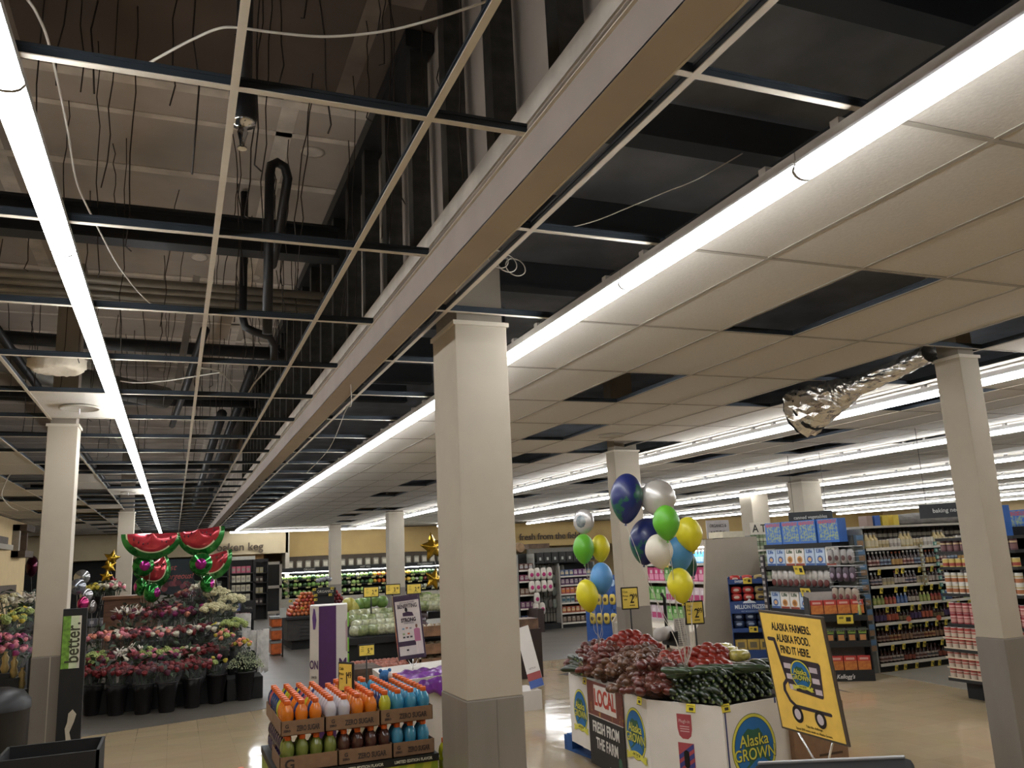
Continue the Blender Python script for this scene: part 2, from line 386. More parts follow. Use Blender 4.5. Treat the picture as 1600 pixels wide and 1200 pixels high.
column(5.56, 5.765, 4.45, 4.68, 'square column at the right, before the canned food shelves')
column(5.60, 5.99, 10.03, 10.27, 'square column behind the earth balloons')
column(5.68, 6.13, 23.6, 24.0, 'square column rising behind the produce price signs')
column(5.28, 5.68, 31.0, 31.4, 'thin distant column before the far produce case')
column(-1.2, -.87, 20.9, 21.25, 'square column behind the watermelon balloons', paint=.95)
column(14.2, 14.75, 18.2, 18.7, 'distant column left of the pair above the cooler panel')
column(13.4, 13.95, 15.3, 15.8, 'distant column above the grey cooler end panel, right of its neighbour')
column(11.9, 12.3, 7.2, 7.6, 'column half hidden behind the right-hand column')

# ================================================================== things above the open grid
lp = thing('sprinkler_head', 'x', 'sprinkler')
lp.location = (.165, 2.68, 0); lp['label'] = 'black sprinkler drop pipe with chrome head poking through the open grid'
MB().tube([(0, .03, 4.6), (0, .02, 3.9), (0, 0, 3.26)], .028, m_black, 12).build('drop_pipe', lp)
MB().lathe([(.028, 3.30), (.046, 3.29), (.048, 3.19), (.044, 3.17)], 16, m_black).build('coupling', lp)
MB().lathe([(.040, 3.172), (.042, 3.16), (.022, 3.155), (.014, 3.14), (.018, 3.13), (.010, 3.10), (.008, 3.08), (.016, 3.075), (.016, 3.07)], 16, m_chrome).build('chrome_head', lp)
mb = MB(); y = 6.1
mb.box(-3.6, 1.1, y-.08, y+.08, 4.22, 4.24, m_steel); mb.box(-3.6, 1.1, y-.01, y+.01, 4.0, 4.23, m_steel); mb.box(-3.6, 1.1, y-.08, y+.08, 3.98, 4.0, m_steel)
tag(mb.build('steel_beam'), 'dark steel beam crossing the open ceiling behind the bent pipe', 'beam')
def pipe(name, path, r, m, label, cat, group=None, n=10):
    return tag(MB().tube(path, r, m, n).build(name), label, cat, group)
for k, (yy, zz, rr) in enumerate(((7.12, 4.02, .035), (7.25, 4.0, .03), (7.36, 3.97, .035), (7.47, 3.96, .022))):
    pipe('conduit', [(-3.6, yy, zz), (-1, yy, zz+.01), (1.15, yy-.02, zz)], rr, mat('conduit_steel', hx('8a8479'), .4, metal=.5, noise=.1), 'grey conduit in the bundle crossing the open ceiling', 'conduit', 'bundled conduits above the grid')
pipe('bent_pipe', [(.50, 5.25, 3.14), (.50, 5.25, 4.22), (.51, 5.26, 4.30), (.55, 5.27, 4.33), (.60, 5.28, 4.31), (.62, 5.29, 4.24), (.60, 5.6, 3.95), (.58, 5.8, 3.80), (.58, 6.0, 4.18)], .032, m_black, 'black pipe with a hairpin bend rising above the open grid', 'pipe')
pipe('drain_pipe', [(.42, 6.4, 4.6), (.42, 6.3, 3.55), (.44, 6.3, 3.47), (.50, 6.3, 3.44), (.62, 6.35, 3.42), (.66, 6.4, 3.36), (.67, 6.45, 3.18)], .03, m_black, 'black elbowed pipe dropping to the grid beyond the hairpin pipe', 'pipe')
pipe('overhead_duct', [(-.2, 13, 4.2), (-1.6, 11.5, 4.2), (-2.6, 9.2, 4.2)], .16, mat('duct_galvanised', hx('77736b'), .5, metal=.5, noise=.1), 'round dull duct high above the grid left of the strip lights', 'duct', n=16)
mb = MB()
T = frame((-.02, 7.6, 3.3), (.12, .2, 1), (0, -1, 0))
mb.box(0, 1.1, -.03, .03, -.02, -.014, m_galv, T)
for k in range(14): mb.ball((.05+k*.075, 0, -.02), .02, .012, .006, m_black, 8, 4, T)
tag(mb.build('perforated_strut'), 'slanting perforated steel strut hanging above the grid', 'strut')
for k, (x0, y0, x1, y1, zz) in enumerate(((-3.5, 9.2, 1.1, 9.6, 4.1), (-3.5, 11.4, 1.1, 11.2, 3.9), (-3.5, 13.0, 1.1, 13.3, 4.2), (.2, 8.2, -.1, 14, 3.95), (.9, 11.3, .9, 30, 4.3), (-1.6, 4, -1.7, 30, 4.0), (.55, 12, .55, 30, 3.8), (-3.5, 16, 1.1, 16.2, 4.1), (-3.5, 20, 1.1, 20, 4.0), (-3.5, 24.5, 1.1, 24.5, 4.0))):
    pipe('overhead_pipe', [(x0, y0, zz), ((x0+x1)/2, (y0+y1)/2, zz-.02), (x1, y1, zz)], .045 if k % 2 else .07, m_steel, 'dark pipe running high in the open ceiling space', 'pipe', 'dark pipes in the ceiling space')
m_jst = mat('joist_steel', hx('5c6168'), .6, metal=.2)
for k in range(9):   # roof members in the dark plenum right of the beam
    mb = MB(); yy = 1.2+k*1.5; mb.box(1.32, 6.0 if k < 5 else 3.5, yy-.05, yy+.05, 4.3, 4.55, m_jst); mb.box(1.32, 6.0 if k < 5 else 3.5, yy-.09, yy+.09, 4.27, 4.30, m_jst)
    tag(mb.build('roof_joist'), 'dark roof joist in the space right of the boxed beam', 'joist', 'roof joists right of the boxed beam')
# hanger wires
wires = []
for k in range(5):
    random.seed(30+k); L = (1.5, .6, 1.1, 1.35, .85)[k]
    pts = [(random.uniform(-.012, .012)+(0.10*i/8 if k == 2 else 0), random.uniform(-.012, .012)+(.08*i/8 if k == 4 else 0), (4.618 - L*i/8)) for i in range(9)]
    if k in (1, 3): pts = [(p[0], p[1], p[2]) for p in pts]+[(pts[-1][0]+.03, 0, pts[-1][2]-.02)]
    wires.append(MB().tube(pts, .0035, m_wire, 4).mesh('hanger_wire'))
random.seed(11)
for k in range(150):
    o = bpy.data.objects.new('hanger_wire', wires[k % 5]); C.objects.link(o)
    x = random.choice(GX[:5]+[.723, .723, .12])+random.uniform(-.1, .35); yy = 2.7+10*random.random()**1.4
    o.location = (min(x, .98), yy, 0); o.rotation_euler = (random.uniform(-.09, .09), 0, random.uniform(0, 6))
    tag(o, 'thin twisted hanger wire above the open ceiling grid', 'wire', 'hanger wires of the open ceiling grid')
def cable(pts, r, label, m=m_cable, name='loose_cable'):
    # smooth through points (Catmull-Rom)
    P = [Vector(p) for p in pts]; P = [P[0]]+P+[P[-1]]; out = []
    for i in range(1, len(P)-2):
        for t in [q/6 for q in range(6)]:
            a, b, c, d = P[i-1], P[i], P[i+1], P[i+2]
            out.append(.5*((2*b)+(c-a)*t+(2*a-5*b+4*c-d)*t*t+(3*b-a-3*c+d)*t**3))
    out.append(P[-2]); return tag(MB().tube(out, r, m, 6).build(name), label, 'cable')
cable([atz(x, y, 3.3) for x, y in ((230, 100), (262, 82), (300, 62), (340, 45), (370, 43), (430, 51), (500, 57), (560, 54), (620, 45), (690, 26), (760, 2))], .0045, 'white cable draped across the top of the open ceiling bay')
cable([atz(x, y, 3.25) for x, y in ((40, -5), (58, 22), (78, 75), (105, 200), (120, 285), (150, 350), (185, 415), (225, 465), (258, 487), (288, 480))], .0045, 'white cable hanging in a long curve right of the left strip lights')
cable([atz(x, y, 3.2) for x, y in ((188, 595), (215, 598), (260, 595), (305, 588), (345, 582))], .006, 'white cable sagging below the spray foam level beside the left lights')
cable([atz(x, y, 3.2) for x, y in ((315, 575), (342, 580), (362, 600), (382, 620), (398, 598), (430, 565))], .007, 'white cable with a sharp V sag between two grid runners')
cable([atz(x, y, 3.3) for x, y in ((880, 358), (930, 345), (980, 325), (1040, 300), (1090, 280), (1160, 240))], .003, 'thin grey cable in the dark bay beside the strip light')
for k in range(3):
    c = atz(778+k*11, 405+k*6, 3.2); pts = [(c.x+.055*math.cos(a)+k*.01, c.y+.02*math.sin(a), c.z+.055*math.sin(a)) for a in [i*PI/9 for i in range(19)]]
    cable(pts, .003, 'small loop of white wire hanging above the big column', name='wire_loop')['group'] = 'wire loops above the big column'
_q = atx(548, 590, 1.14); pts = [(1.14, _q.y, 2.957), (1.14, _q.y-.01, 2.8)]+[atx(541, 640, 1.12), atx(515, 700, 1.08), atx(478, 740, 1.0)]
cable(pts, .0025, 'thin white cord dangling below the boxed beam')
_q = atd(30, 712, 11.5); cable([(_q.x, _q.y, 3.12)]+[atd(x, y, 11.5) for x, y in ((30, 712), (22, 730), (8, 755), (3, 775), (16, 792), (28, 798))], .008, 'white cord hanging from the ceiling at the far left')
# spray-foam ringed plate, diffusers
c = atz(90, 573, 3.25); mb = MB(); random.seed(5)
vs = [(0, 0, -.02)]; nn = 40
for ring, rr in enumerate((.12, .155, .19, .20)):
    for k in range(nn): a = 2*PI*k/nn; q = rr*(1+(random.uniform(-.08, .1) if ring > 1 else 0)); vs.append((q*math.cos(a), q*math.sin(a), (-.02, -.04, -.02, .05)[ring]+random.uniform(-.006, .006)))
fs = [(0, 1+(k+1) % nn, 1+k) for k in range(nn)]
for ring in range(3):
    for k in range(nn): fs.append((1+ring*nn+k, 1+ring*nn+(k+1) % nn, 1+(ring+1)*nn+(k+1) % nn, 1+(ring+1)*nn+k))
mb.add([(x+c.x, y_+c.y, z+c.z) for x, y_, z in vs], fs, mat('cream_foam', hx('c9bda8'), .95, bump=.6, scale=30), True)
tag(mb.build('foam_ring'), 'ragged cream round plate hanging just above the grid at the left', 'ceiling plate')
mb = MB(); cellL(2, 4); cellL(1, 4) if False else None; cellL(2, 11); struct(mb.build('ceiling'))
def diffuser(x, y, label, r=.16, rod=True):
    t = thing('round_diffuser', label, 'diffuser', (x, y, CEIL-.012))
    MB().lathe([(r, .008), (r, -.002), (r*.93, -.006), (r*.9, 0), (.001, -.002)], 32, mat('diffuser_grey', hx('a39c8f'), .7)).build('plate', t)
    if rod: MB().tube([(0, 0, 0), (0, 0, -.05)], .006, m_house, 8).build('sensor_rod', t)
diffuser(-.79, 7.80, 'round grey diffuser in the white panel beside the left column')
diffuser(-.79, 16.2, 'round diffuser in the small far panel behind the left column', .13)
diffuser(4.99, 8.98, 'flat round diffuser in the tiled ceiling before the earth balloon column', .17, False)
# flexible duct hanging out of the tiles
def lumpy(path, radii, m, n=28, amp=.08, seed=3):
    random.seed(seed); P = [Vector(p) for p in path]; out = []; rr = []
    for i in range(len(P)-1):
        for q in range(10): t = q/10; out.append(P[i].lerp(P[i+1], t)); rr.append(radii[i]*(1-t)+radii[i+1]*t)
    out.append(P[-1]); rr.append(radii[-1])
    mb = MB(); vs = []; fs = []; up = None
    for i, p in enumerate(out):
        t = (out[min(i+1, len(out)-1)]-out[max(i-1, 0)]).normalized()
        if up is None: up = t.orthogonal().normalized()
        up = (up-t*up.dot(t)).normalized(); b = t.cross(up)
        for k in range(n): a = 2*PI*k/n; q = rr[i]*(1+random.uniform(-amp, amp)+.04*math.sin(i*1.3)); vs.append(tuple(p+(up*math.cos(a)+b*math.sin(a))*q))
    for i in range(len(out)-1):
        for k in range(n): k2 = (k+1) % n; fs.append((i*n+k, i*n+k2, (i+1)*n+k2, (i+1)*n+k))
    mb.add(vs, fs, m, False); return mb, vs[-n:]
m_foil = mat('foil', (.78, .77, .74), .22, metal=1.0, bump=.9, scale=26)
p0, p1, p2, p3, p4 = atx(1452, 552, 5.40), atx(1400, 577, 5.46), atx(1335, 606, 5.44), atx(1312, 616, 5.42), atx(1254, 645, 5.36)
t = thing('flexible_duct', 'crumpled silver foil duct hanging out of the missing ceiling tiles', 'duct', (0, 0, 0))
mb, end = lumpy([p0, p1, p2, p3, p4], [.07, .075, .085, .14, .225], m_foil); mb.build('foil_sleeve', t)
ax_ = (p4-p3).normalized()
mb, _ = lumpy([p4-ax_*.10, p4+ax_*.035], [.20, .205], m_blackm, amp=.05, seed=9); mb.build('inner_liner', t)

# ================================================================== generic product prototypes (single small meshes)
def inst(me, loc, rz, label, cat, group=None, name=None, rot=None, sc=None):
    o = bpy.data.objects.new(name or me.name, me); C.objects.link(o); o.location = loc
    o.rotation_euler = rot if rot else (0, 0, rz)
    if sc: o.scale = (sc, sc, sc) if isinstance(sc, (int, float)) else sc
    return tag(o, label, cat, group)
m_glassdark = mat('sauce_dark', hx('2a120c'), .15, coat=.6)
def bottle_mesh(name, body, cap, label_, r=.03, h=.19, neck=.35, n=10, lab2=None):
    mb = MB(); nh = h*(1-neck)
    mb.lathe([(r*.9, 0), (r, .01), (r, nh*.9), (r*.45, nh+.02), (r*.4, h-.02)], n, body)
    mb.lathe([(r*.5, h-.025), (r*.5, h)], n, cap); mb.lathe([(r*1.02, nh*.18), (r*1.02, nh*.75)], n, label_, cap=False)
    if lab2: mb.lathe([(r*1.04, nh*.35), (r*1.04, nh*.55)], n, lab2, cap=False)
    return mb.mesh(name)
def can_mesh(name, c1, c2, r=.037, h=.105, band=None):
    mb = MB(); mb.lathe([(r, 0), (r, h)], 12, c1); mb.lathe([(r*1.01, h*.12), (r*1.01, h*.5)], 12, c2, cap=False)
    mb.lathe([(r*.98, h), (r*.98, h+.003), (r*.9, h+.002)], 12, m_galv)
    if band: mb.lathe([(r*1.02, h*.6), (r*1.02, h*.75)], 12, band, cap=False)
    return mb.mesh(name)
def boxm(name, w_, d_, h_, col, decos):      # local: front face at y=0 looking -y ; decos: (x0,x1,z0,z1,mat)
    mb = MB(); mb.box(-w_/2, w_/2, 0, d_, 0, h_, col)
    for k, (a, b, c_, d, mt) in enumerate(decos): mb.box(a*w_, b*w_, -.0012-.0003*k, 0, c_*h_, d*h_, mt)
    return mb.mesh(name)
def bag_mesh(name, w_, h_, d_, col, decos=(), seed=1):
    random.seed(seed); mb = MB()
    mb.ball((0, d_/2, h_/2), w_/2*1.05, d_/2, h_/2*1.02, col, 12, 8, fn=lambda d: 1/max(abs(d.x)**4+abs(d.z)**4+abs(d.y)**3, .3)**.25*random.uniform(.94, 1.03))
    for (a, b, c_, d, mt) in decos: mb.ball(((a+b)/2*w_, d_*.05, (c_+d)/2*h_), (b-a)*w_/2, d_*.12, (d-c_)*h_/2, mt, 10, 6)
    return mb.mesh(name)
F = flat
TAG = None
def shelf_tag(loc, rz, label, group, w_=.05, h_=.04, col='d9c24a', big=False):
    key = 'price_tag_%s_%.3f_%.3f' % (col, w_, h_)
    me = bpy.data.meshes.get(key)
    if me is None:
        mb = MB(); mb.box(-w_/2, w_/2, -.002, 0, 0, h_, F(col)); mb.box(-w_*.38, -w_*.1, -.003, -.002, h_*.55, h_*.8, F('8a7a30')); mb.box(w_*.05, w_*.35, -.003, -.002, h_*.25, h_*.75, F('2a2618')); me = mb.mesh('price_tag'); me.name = key
    o = bpy.data.objects.new('price_tag', me); C.objects.link(o); o.location = loc; o.rotation_euler = (.25, 0, rz); return tag(o, label, 'price tag', group)

# ================================================================== sports drinks display
GX0, GY0, GZ0 = .621, 5.375, .705
def drink(col, cap='e0641c', lab='c9c4be', nm='clear'):
    r, h = .0385, .195
    t = thing('drink_bottle', 'x', 'bottle', (0, -5, 0))
    body = mat('drink_'+nm, hx(col), .12, coat=.5, spec=.6)
    MB().lathe([(.030, 0), (.036, .005), (r, .02), (r, .065), (.034, .08), (r, .095), (r, .115), (.033, .14), (.022, .158), (.016, .165)], 16, body).build('body', t)
    MB().lathe([(r+.0006, .022), (r+.0006, .062)], 16, F(lab), cap=False).build('label_band', t)
    MB().lathe([(.0165, .163), (.019, .165), (.019, .188), (.017, .190)], 14, F(cap, .4)).build('cap', t)
    return t
drinks = {k: drink(c, lab=l, nm=k) for k, c, l in (('orange', 'd8761a', 'b86a2a'), ('clear', 'c4c0c6', 'd0ccd0'), ('blue', '3a8fb4', '9ab4c4'), ('yellow', 'b4b42c', 'a8a45a'), ('dark blue', '1c3c6e', '30486e'), ('green', '76803a', '6a6a48'), ('cola brown', '4c2c26', 'c4bcb4'), ('pink', 'b05058', 'a890a0'), ('purple', '3c2a44', '58506a'))}
used = {}
def put_drink(k, x, y, z, where, group):
    lb = '%s sports drink bottle with orange cap %s' % (k, where)
    if k not in used: used[k] = 1; o = drinks[k]; o.location = (x, y, z); o['label'] = lb; o['group'] = '%s drink bottles %s' % (k, group)
    else: o = dup(drinks[k], (x, y, z), random.uniform(0, 6), lb, '%s drink bottles %s' % (k, group))
random.seed(4)
pit = .0835
cols_top = ['orange', 'orange', 'orange', 'clear', 'clear', 'orange', 'orange', 'yellow', 'blue', 'blue', 'blue']
for i in range(11):
    for j in range(10):
        k = cols_top[i]; r2 = random.random()
        if i < 3 and j > 2: k = ['pink', 'dark blue', 'yellow', 'orange', 'dark blue'][int(r2*5)]
        if i < 3 and j == 1: k = 'dark blue' if i else 'orange'
        if i in (3, 4) and j > 6: k = random.choice(['dark blue', 'clear', 'orange'])
        if i in (5, 6) and j > 6: k = random.choice(['pink', 'orange'])
        if i == 7 and j > 0: k = 'dark blue' if j < 5 else 'blue'
        if i in (5, 7) and j in (5, 6, 7): continue
        if i == 4 and j in (8, 9): continue
        put_drink(k, GX0+.045+i*pit+(.006*(i > 2))+(.006*(i > 6)), GY0+.05+j*pit, GZ0+.004, 'in the top layer of the cardboard trays', 'in the top layer')
for i, k in enumerate(['green']*4+['cola brown']*4+['blue']*3):
    for j in range(2): put_drink(k, GX0+.05+i*pit, GY0+.05+j*pit, GZ0-.196, 'in the lower layer, at the front', 'at the front of the lower layer')
for j in range(2, 10): put_drink('purple', GX0+.05, GY0+.05+j*pit, GZ0-.196, 'along the left side of the lower layer', 'on the left side of the lower layer')
m_card = mat('brown_card', hx('8a6b50'), .85, noise=.06, scale=25)
m_ink = F('3a2d28')
def tray(x0, x1, y0, y1, z, txt, label, big=False):
    t = thing('cardboard_tray', label, 'tray', (x0, y0, z)); W, D, H = x1-x0, y1-y0, .085
    mb = MB(); mb.box(0, W, 0, D, 0, .003, m_card); mb.box(0, W, 0, .004, 0, H, m_card); mb.box(0, W, D-.004, D, 0, H, m_card); mb.box(0, .004, 0, D, 0, H, m_card); mb.box(W-.004, W, 0, D, 0, H, m_card)
    mb.build('tray_body', t)
    mb = MB(); T = frame((W*.5, -.001, H*.48), (1, 0, 0))
    if txt == 'G': text_mb(mb, 'G', m_ink, .075, frame((W*.17, -.001, H*.45), (1, 0, 0)), 1.1, .002, .0008)
    else:
        text_mb(mb, txt, m_ink, .042, frame((W*.62, -.001, H*.42), (1, 0, 0)), .62*W/.30, .0015, .0008)
        text_mb(mb, 'G', m_ink, .03, frame((W*.14, -.001, H*.62), (1, 0, 0)), 1, .001, .0008)
        text_mb(mb, 'ZERO', m_ink, .016, frame((W*.14, -.001, H*.32), (1, 0, 0)), 1, .001, .0008)
    mb.build('printing', t)
XS = [GX0, GX0+.262, GX0+.262+.334+.004, GX0+.94]
lab = ['left', 'middle', 'right']
for i in range(3):
    tray(XS[i]+.002, XS[i+1]-.002, GY0, GY0+.42, GZ0, 'ZERO SUGAR', 'brown cardboard drink tray, %s one at the front of the top layer' % lab[i])
    tray(XS[i]+.002, XS[i+1]-.002, GY0+.425, GY0+.85, GZ0, 'ZERO SUGAR', 'brown cardboard drink tray, %s one at the back of the top layer' % lab[i])
XL = [GX0-.005, GX0+.34, GX0+.675, GX0+.945]
for i in range(3):
    tray(XL[i]+.002, XL[i+1]-.002, GY0-.003, GY0+.42, GZ0-.2, 'G' if i == 0 else 'ZERO SUGAR', 'brown cardboard drink tray, %s one in the lower layer' % lab[i])
t = thing('pallet_display', 'yellow and green printed pallet base under the sports drink trays', 'display', (GX0+.47, GY0+.43, 0))
mb = MB(); mb.box(-.49, .49, -.45, .45, .02, GZ0-.245, mat('lime_print', hx('b8b83a'), .45, col2=hx('8fa22e'), scale=3, kind='wave')); mb.build('skirt', t)
mb = MB(); mb.box(-.495, .495, -.455, .455, GZ0-.245, GZ0-.203, F('16140f')); mb.build('black_band', t)
mb = MB()
for xx in (-.3, .02, .33): text_mb(mb, 'LIMITED EDITION FLAVOR', F('d8d4c0'), .024, frame((xx, -.457, GZ0-.224), (1, 0, 0)), .85, .0006, .0008)
mb.build('lettering', t)
for i in range(2):
    for j in range(5):
        put_drink('clear' if (i+j) % 2 else 'yellow', 1.68+i*.085, 5.2+j*.085, .36, 'in the low stack right of the pallet base', 'in the low stack at the right')
        if i == 0: put_drink('clear', .42+i*.085, 5.3+j*.085, .32, 'in the low stack left of the pallet base', 'in the low stack at the left')
tag(MB().box(1.63, 1.81, 5.15, 5.6, 0, .36, mat('carton_mix', hx('9c7a50'), .7, noise=.2, scale=6)).build('low_carton'), 'low carton carrying bottles right of the pallet base', 'carton')
tag(MB().box(.36, .48, 5.25, 5.7, 0, .32, mat('carton_mix', hx('9c7a50'), .7)).build('low_carton'), 'low carton carrying bottles left of the pallet base', 'carton')
# plush toy on top of the bottles
t = thing('plush_toy', 'small blue and white plush toy sitting on the drink bottles', 'toy', tuple(atd(602, 1083, 5.75)))
m_pl = mat('blue_plush', hx('3f73a8'), .95, noise=.15, scale=60, bump=.5); m_plw = mat('white_plush', hx('c8c4c0'), .95, bump=.5, scale=60)
MB().ball((0, 0, .045), .038, .035, .05, m_pl, 16, 10).build('body', t); hd = MB().ball((0, 0, .115), .042, .04, .04, m_pl, 16, 10).build('head', t)
MB().ball((.024, -.012, .112), .026, .03, .03, m_plw, 12, 8).build('muzzle', hd)
for sx in (-1, 1): MB().ball((sx*.032, 0, .15), .014, .01, .014, m_pl, 10, 6).build('ear', hd); MB().ball((sx*.035, -.02, .05), .016, .016, .03, m_pl, 10, 6).build('arm', t); MB().ball((sx*.022, -.035, .012), .018, .03, .016, m_pl, 10, 6).build('foot', t)

def price_sign(base, h, ang, txt, label, w_=.15, hh=.115, frm='1a1616', tilt=0, small=None):
    t = thing('price_sign', label, 'price sign', tuple(base), ang)
    MB().tube([(0, .01, 0), (0, .01, h)], .008, F(frm), 8).build('stem', t)
    f = MB(); f.box(-w_/2-.012, w_/2+.012, 0, .016, h-.012, h+hh+.012, F(frm), bev=.006); f.build('frame', t)
    c_ = MB(); c_.box(-w_/2, w_/2, -.003, 0, h, h+hh, F('efd25e')).build('card', t)
    b = MB(); d, ce = txt.split('.')
    text_mb(b, d, F('2a2216'), hh*.62, frame((w_*.12, -.004, h+hh*.45), (1, 0, 0)), .75, .0012, .0006)
    text_mb(b, ce, F('2a2216'), hh*.34, frame((w_*.33, -.004, h+hh*.58), (1, 0, 0)), .7, .0008, .0006)
    text_mb(b, 'Club', F('4a3c16'), hh*.15, frame((-w_*.3, -.004, h+hh*.82), (1, 0, 0)), .9, 0, .0006); text_mb(b, 'Price', F('4a3c16'), hh*.15, frame((-w_*.3, -.004, h+hh*.62), (1, 0, 0)), .9, 0, .0006)
    b.box(-w_*.4, -w_*.2, -.0036, -.003, h+hh*.42, h+hh*.46, F('4a3c16')); b.box(-w_*.05, w_*.3, -.0036, -.003, h+hh*.12, h+hh*.16, F('4a3c16'))
    b.build('printing', t); return t
t = price_sign(atd(540, 1085, 5.55)-Vector((0, 0, .1)), .125, -1.0, '1.49', 'black framed price sign turned sideways among the drink bottles', .12, .17)

# ================================================================== produce bins
BT = .68; KB = 1.068
def atzb(px, py, z): return atz(px, py, z-.065)
plan = [(2.97, 6.32), (2.865, 4.94), (3.10, 4.45), (3.55, 4.50), (4.15, 4.75), (4.35, 5.3), (4.35, 6.4), (4.1, 6.7), (3.2, 6.75)]
plan = [(x*KB, y*KB) for x, y in plan][::-1]
def area(p): return sum(p[i][0]*p[(i+1) % len(p)][1]-p[(i+1) % len(p)][0]*p[i][1] for i in range(len(p)))
if area(plan) < 0: plan = plan[::-1]
m_bin = mat('white_corrugated', hx('ddd7cf'), .7, noise=.03, scale=6)
tb_ = thing('produce_bin', 'white cardboard produce bin with blue oval farm emblems on a blue pallet', 'bin', (3.5, 5.6, 0))
def loc(p): return (p[0]-3.5, p[1]-5.6)
lp_ = [loc(p) for p in plan]; cx = sum(p[0] for p in lp_)/len(lp_); cy = sum(p[1] for p in lp_)/len(lp_)
inner = [(cx+(p[0]-cx)*.985, cy+(p[1]-cy)*.985) for p in lp_]
mb = MB(); n_ = len(lp_)
vs = [(p[0], p[1], .14) for p in lp_]+[(p[0], p[1], BT) for p in lp_]+[(p[0], p[1], BT) for p in inner]+[(p[0], p[1], .5) for p in inner]
fs = []
for k in range(n_):
    k2 = (k+1) % n_; fs += [(k, k2, n_+k2, n_+k), (n_+k, n_+k2, 2*n_+k2, 2*n_+k), (2*n_+k, 2*n_+k2, 3*n_+k2, 3*n_+k)]
fs += [tuple(range(n_-1, -1, -1)), tuple(range(3*n_, 4*n_))]
mb.add(vs, fs, m_bin); mb.build('bin_wall', tb_)
O = Vector((-3.5, -5.6, 0))
m_blue = F('1f6aa8', .5); m_yel = F('d6d050', .5); m_grn = F('2a5c46', .5); m_navy = F('27346e', .5)
def oval(mb, T, cx, cz, a, b, m, y0, n=40): mb.prism([(cx+a*math.cos(2*PI*k/n), cz+b*math.sin(2*PI*k/n)) for k in range(n)][::-1], y0-.0006, y0, m, T, axis='y')
def emblem(parent, T, s=1.0, name='emblem'):
    mb = MB()
    oval(mb, T, 0, 0, .150*s, .165*s, F('4a4a20'), -.001); oval(mb, T, 0, 0, .147*s, .162*s, m_yel, -.0017); oval(mb, T, 0, 0, .133*s, .148*s, F('16243a'), -.0024); oval(mb, T, 0, 0, .130*s, .145*s, m_blue, -.0031)
    land = [(-.07, .07), (-.05, .085), (-.035, .095), (0, .085), (.04, .09), (.06, .06), (.07, -.03), (.09, -.06), (.115, -.09), (.10, -.09), (.075, -.065), (.05, -.05), (.02, -.05), (-.01, -.065), (-.05, -.09), (-.09, -.105), (-.085, -.098), (-.04, -.07), (-.06, -.04), (-.07, 0)]
    mb.prism([(x*s, z*s) for x, z in land][::-1], -.0044, -.0036, m_grn, T, axis='y')
    text_mb(mb, 'Alaska', F('16243a'), .080*s, T @ Tm(.002*s, -.0048, .035*s-.002), .95, .003*s, .0004); text_mb(mb, 'Alaska', m_yel, .080*s, T @ Tm(0, -.0056, .035*s), .95, .0006*s, .0004)
    text_mb(mb, 'GROWN', F('16243a'), .080*s, T @ Tm(.002*s, -.0048, -.03*s-.002), .88, .003*s, .0004); text_mb(mb, 'GROWN', m_yel, .080*s, T @ Tm(0, -.0056, -.03*s), .88, .0006*s, .0004)
    rib = []
    for k in range(13): x = -.13+.26*k/12; rib.append((x*s, (-.135+.028*math.cos((x)*PI/.26))*s))
    rb = [(x, z-.036*s) for x, z in rib]
    pts = rib+rb[::-1]
    mb.prism(pts[::-1] if area(pts) > 0 else pts, -.0068, -.0062, m_yel, T, axis='y')
    mb.prism([(-.155*s, -.13*s), (-.12*s, -.115*s), (-.12*s, -.16*s), (-.16*s, -.175*s), (-.14*s, -.15*s)], -.006, -.0054, m_yel, T, axis='y'); mb.prism([(.155*s, -.12*s), (.12*s, -.115*s), (.12*s, -.16*s), (.16*s, -.165*s), (.14*s, -.145*s)], -.006, -.0054, m_yel, T, axis='y')
    text_mb(mb, '...but by far', F('3a3a20'), .03*s, T @ Tm(0, -.0074, -.125*s), .9, 0, .0004)
    return mb.build(name, parent)
def face(p, q, zc, off=.0): # frame for a wall going from p (left as seen) to q
    P_, Q_ = Vector((p[0], p[1], 0)), Vector((q[0], q[1], 0)); return frame(P_.lerp(Q_, .5)+Vector((0, 0, zc))+O, Q_-P_)
A_, B_, C_, D_ = [(x*KB, y*KB) for x, y in ((2.97, 6.32), (2.865, 4.94), (3.10, 4.45), (3.55, 4.50))]
def along(p, q, t): return (p[0]+(q[0]-p[0])*t, p[1]+(q[1]-p[1])*t)
emblem(tb_, face(along(A_, B_, .02), along(A_, B_, .30), .42), 1.0)
emblem(tb_, face(along(A_, B_, .72), along(A_, B_, 1.0), .42), 1.07)
emblem(tb_, face(C_, D_, .40), 1.28)
mb = MB(); T = face(B_, C_, .39)
mb.prism([(-.055, .22), (-.055, .13), (-.045, .085), (-.02, .065), (.02, .065), (.045, .085), (.055, .13), (.055, .22)][::-1], -.002, -.001, F('a84a50'), T, axis='y')
text_mb(mb, 'Plugh-in', F('d8b8b8'), .03, T @ Tm(0, -.0028, .175), .9, 0, .0004)
for zz in (.14, .125, .11): mb.box(-.035, .035, -.0026, -.002, zz, zz+.005, F('d8b8b8'), T)
mb.prism([(-.06, .04), (.06, .04), (.06, -.15), (.11, -.15), (0, -.30), (-.11, -.15), (-.06, -.15)], -.002, -.001, F('a84a50'), T, axis='y')
for k in range(5): z0 = .01-k*.055; mb.prism([(-.058, z0-.05), (.058, z0+.03), (.058, z0), (-.058, z0-.08)], -.0028, -.002, F('3a3f80'), T, axis='y')
mb.prism([(.02*math.cos(a), -.06+.02*math.sin(a)+(.035 if math.sin(a) > 0 else -.035)) for a in [2*PI*k/24 for k in range(24)]], -.0036, -.0028, F('050505'), T, axis='y')
mb.build('pennant_print', tb_)
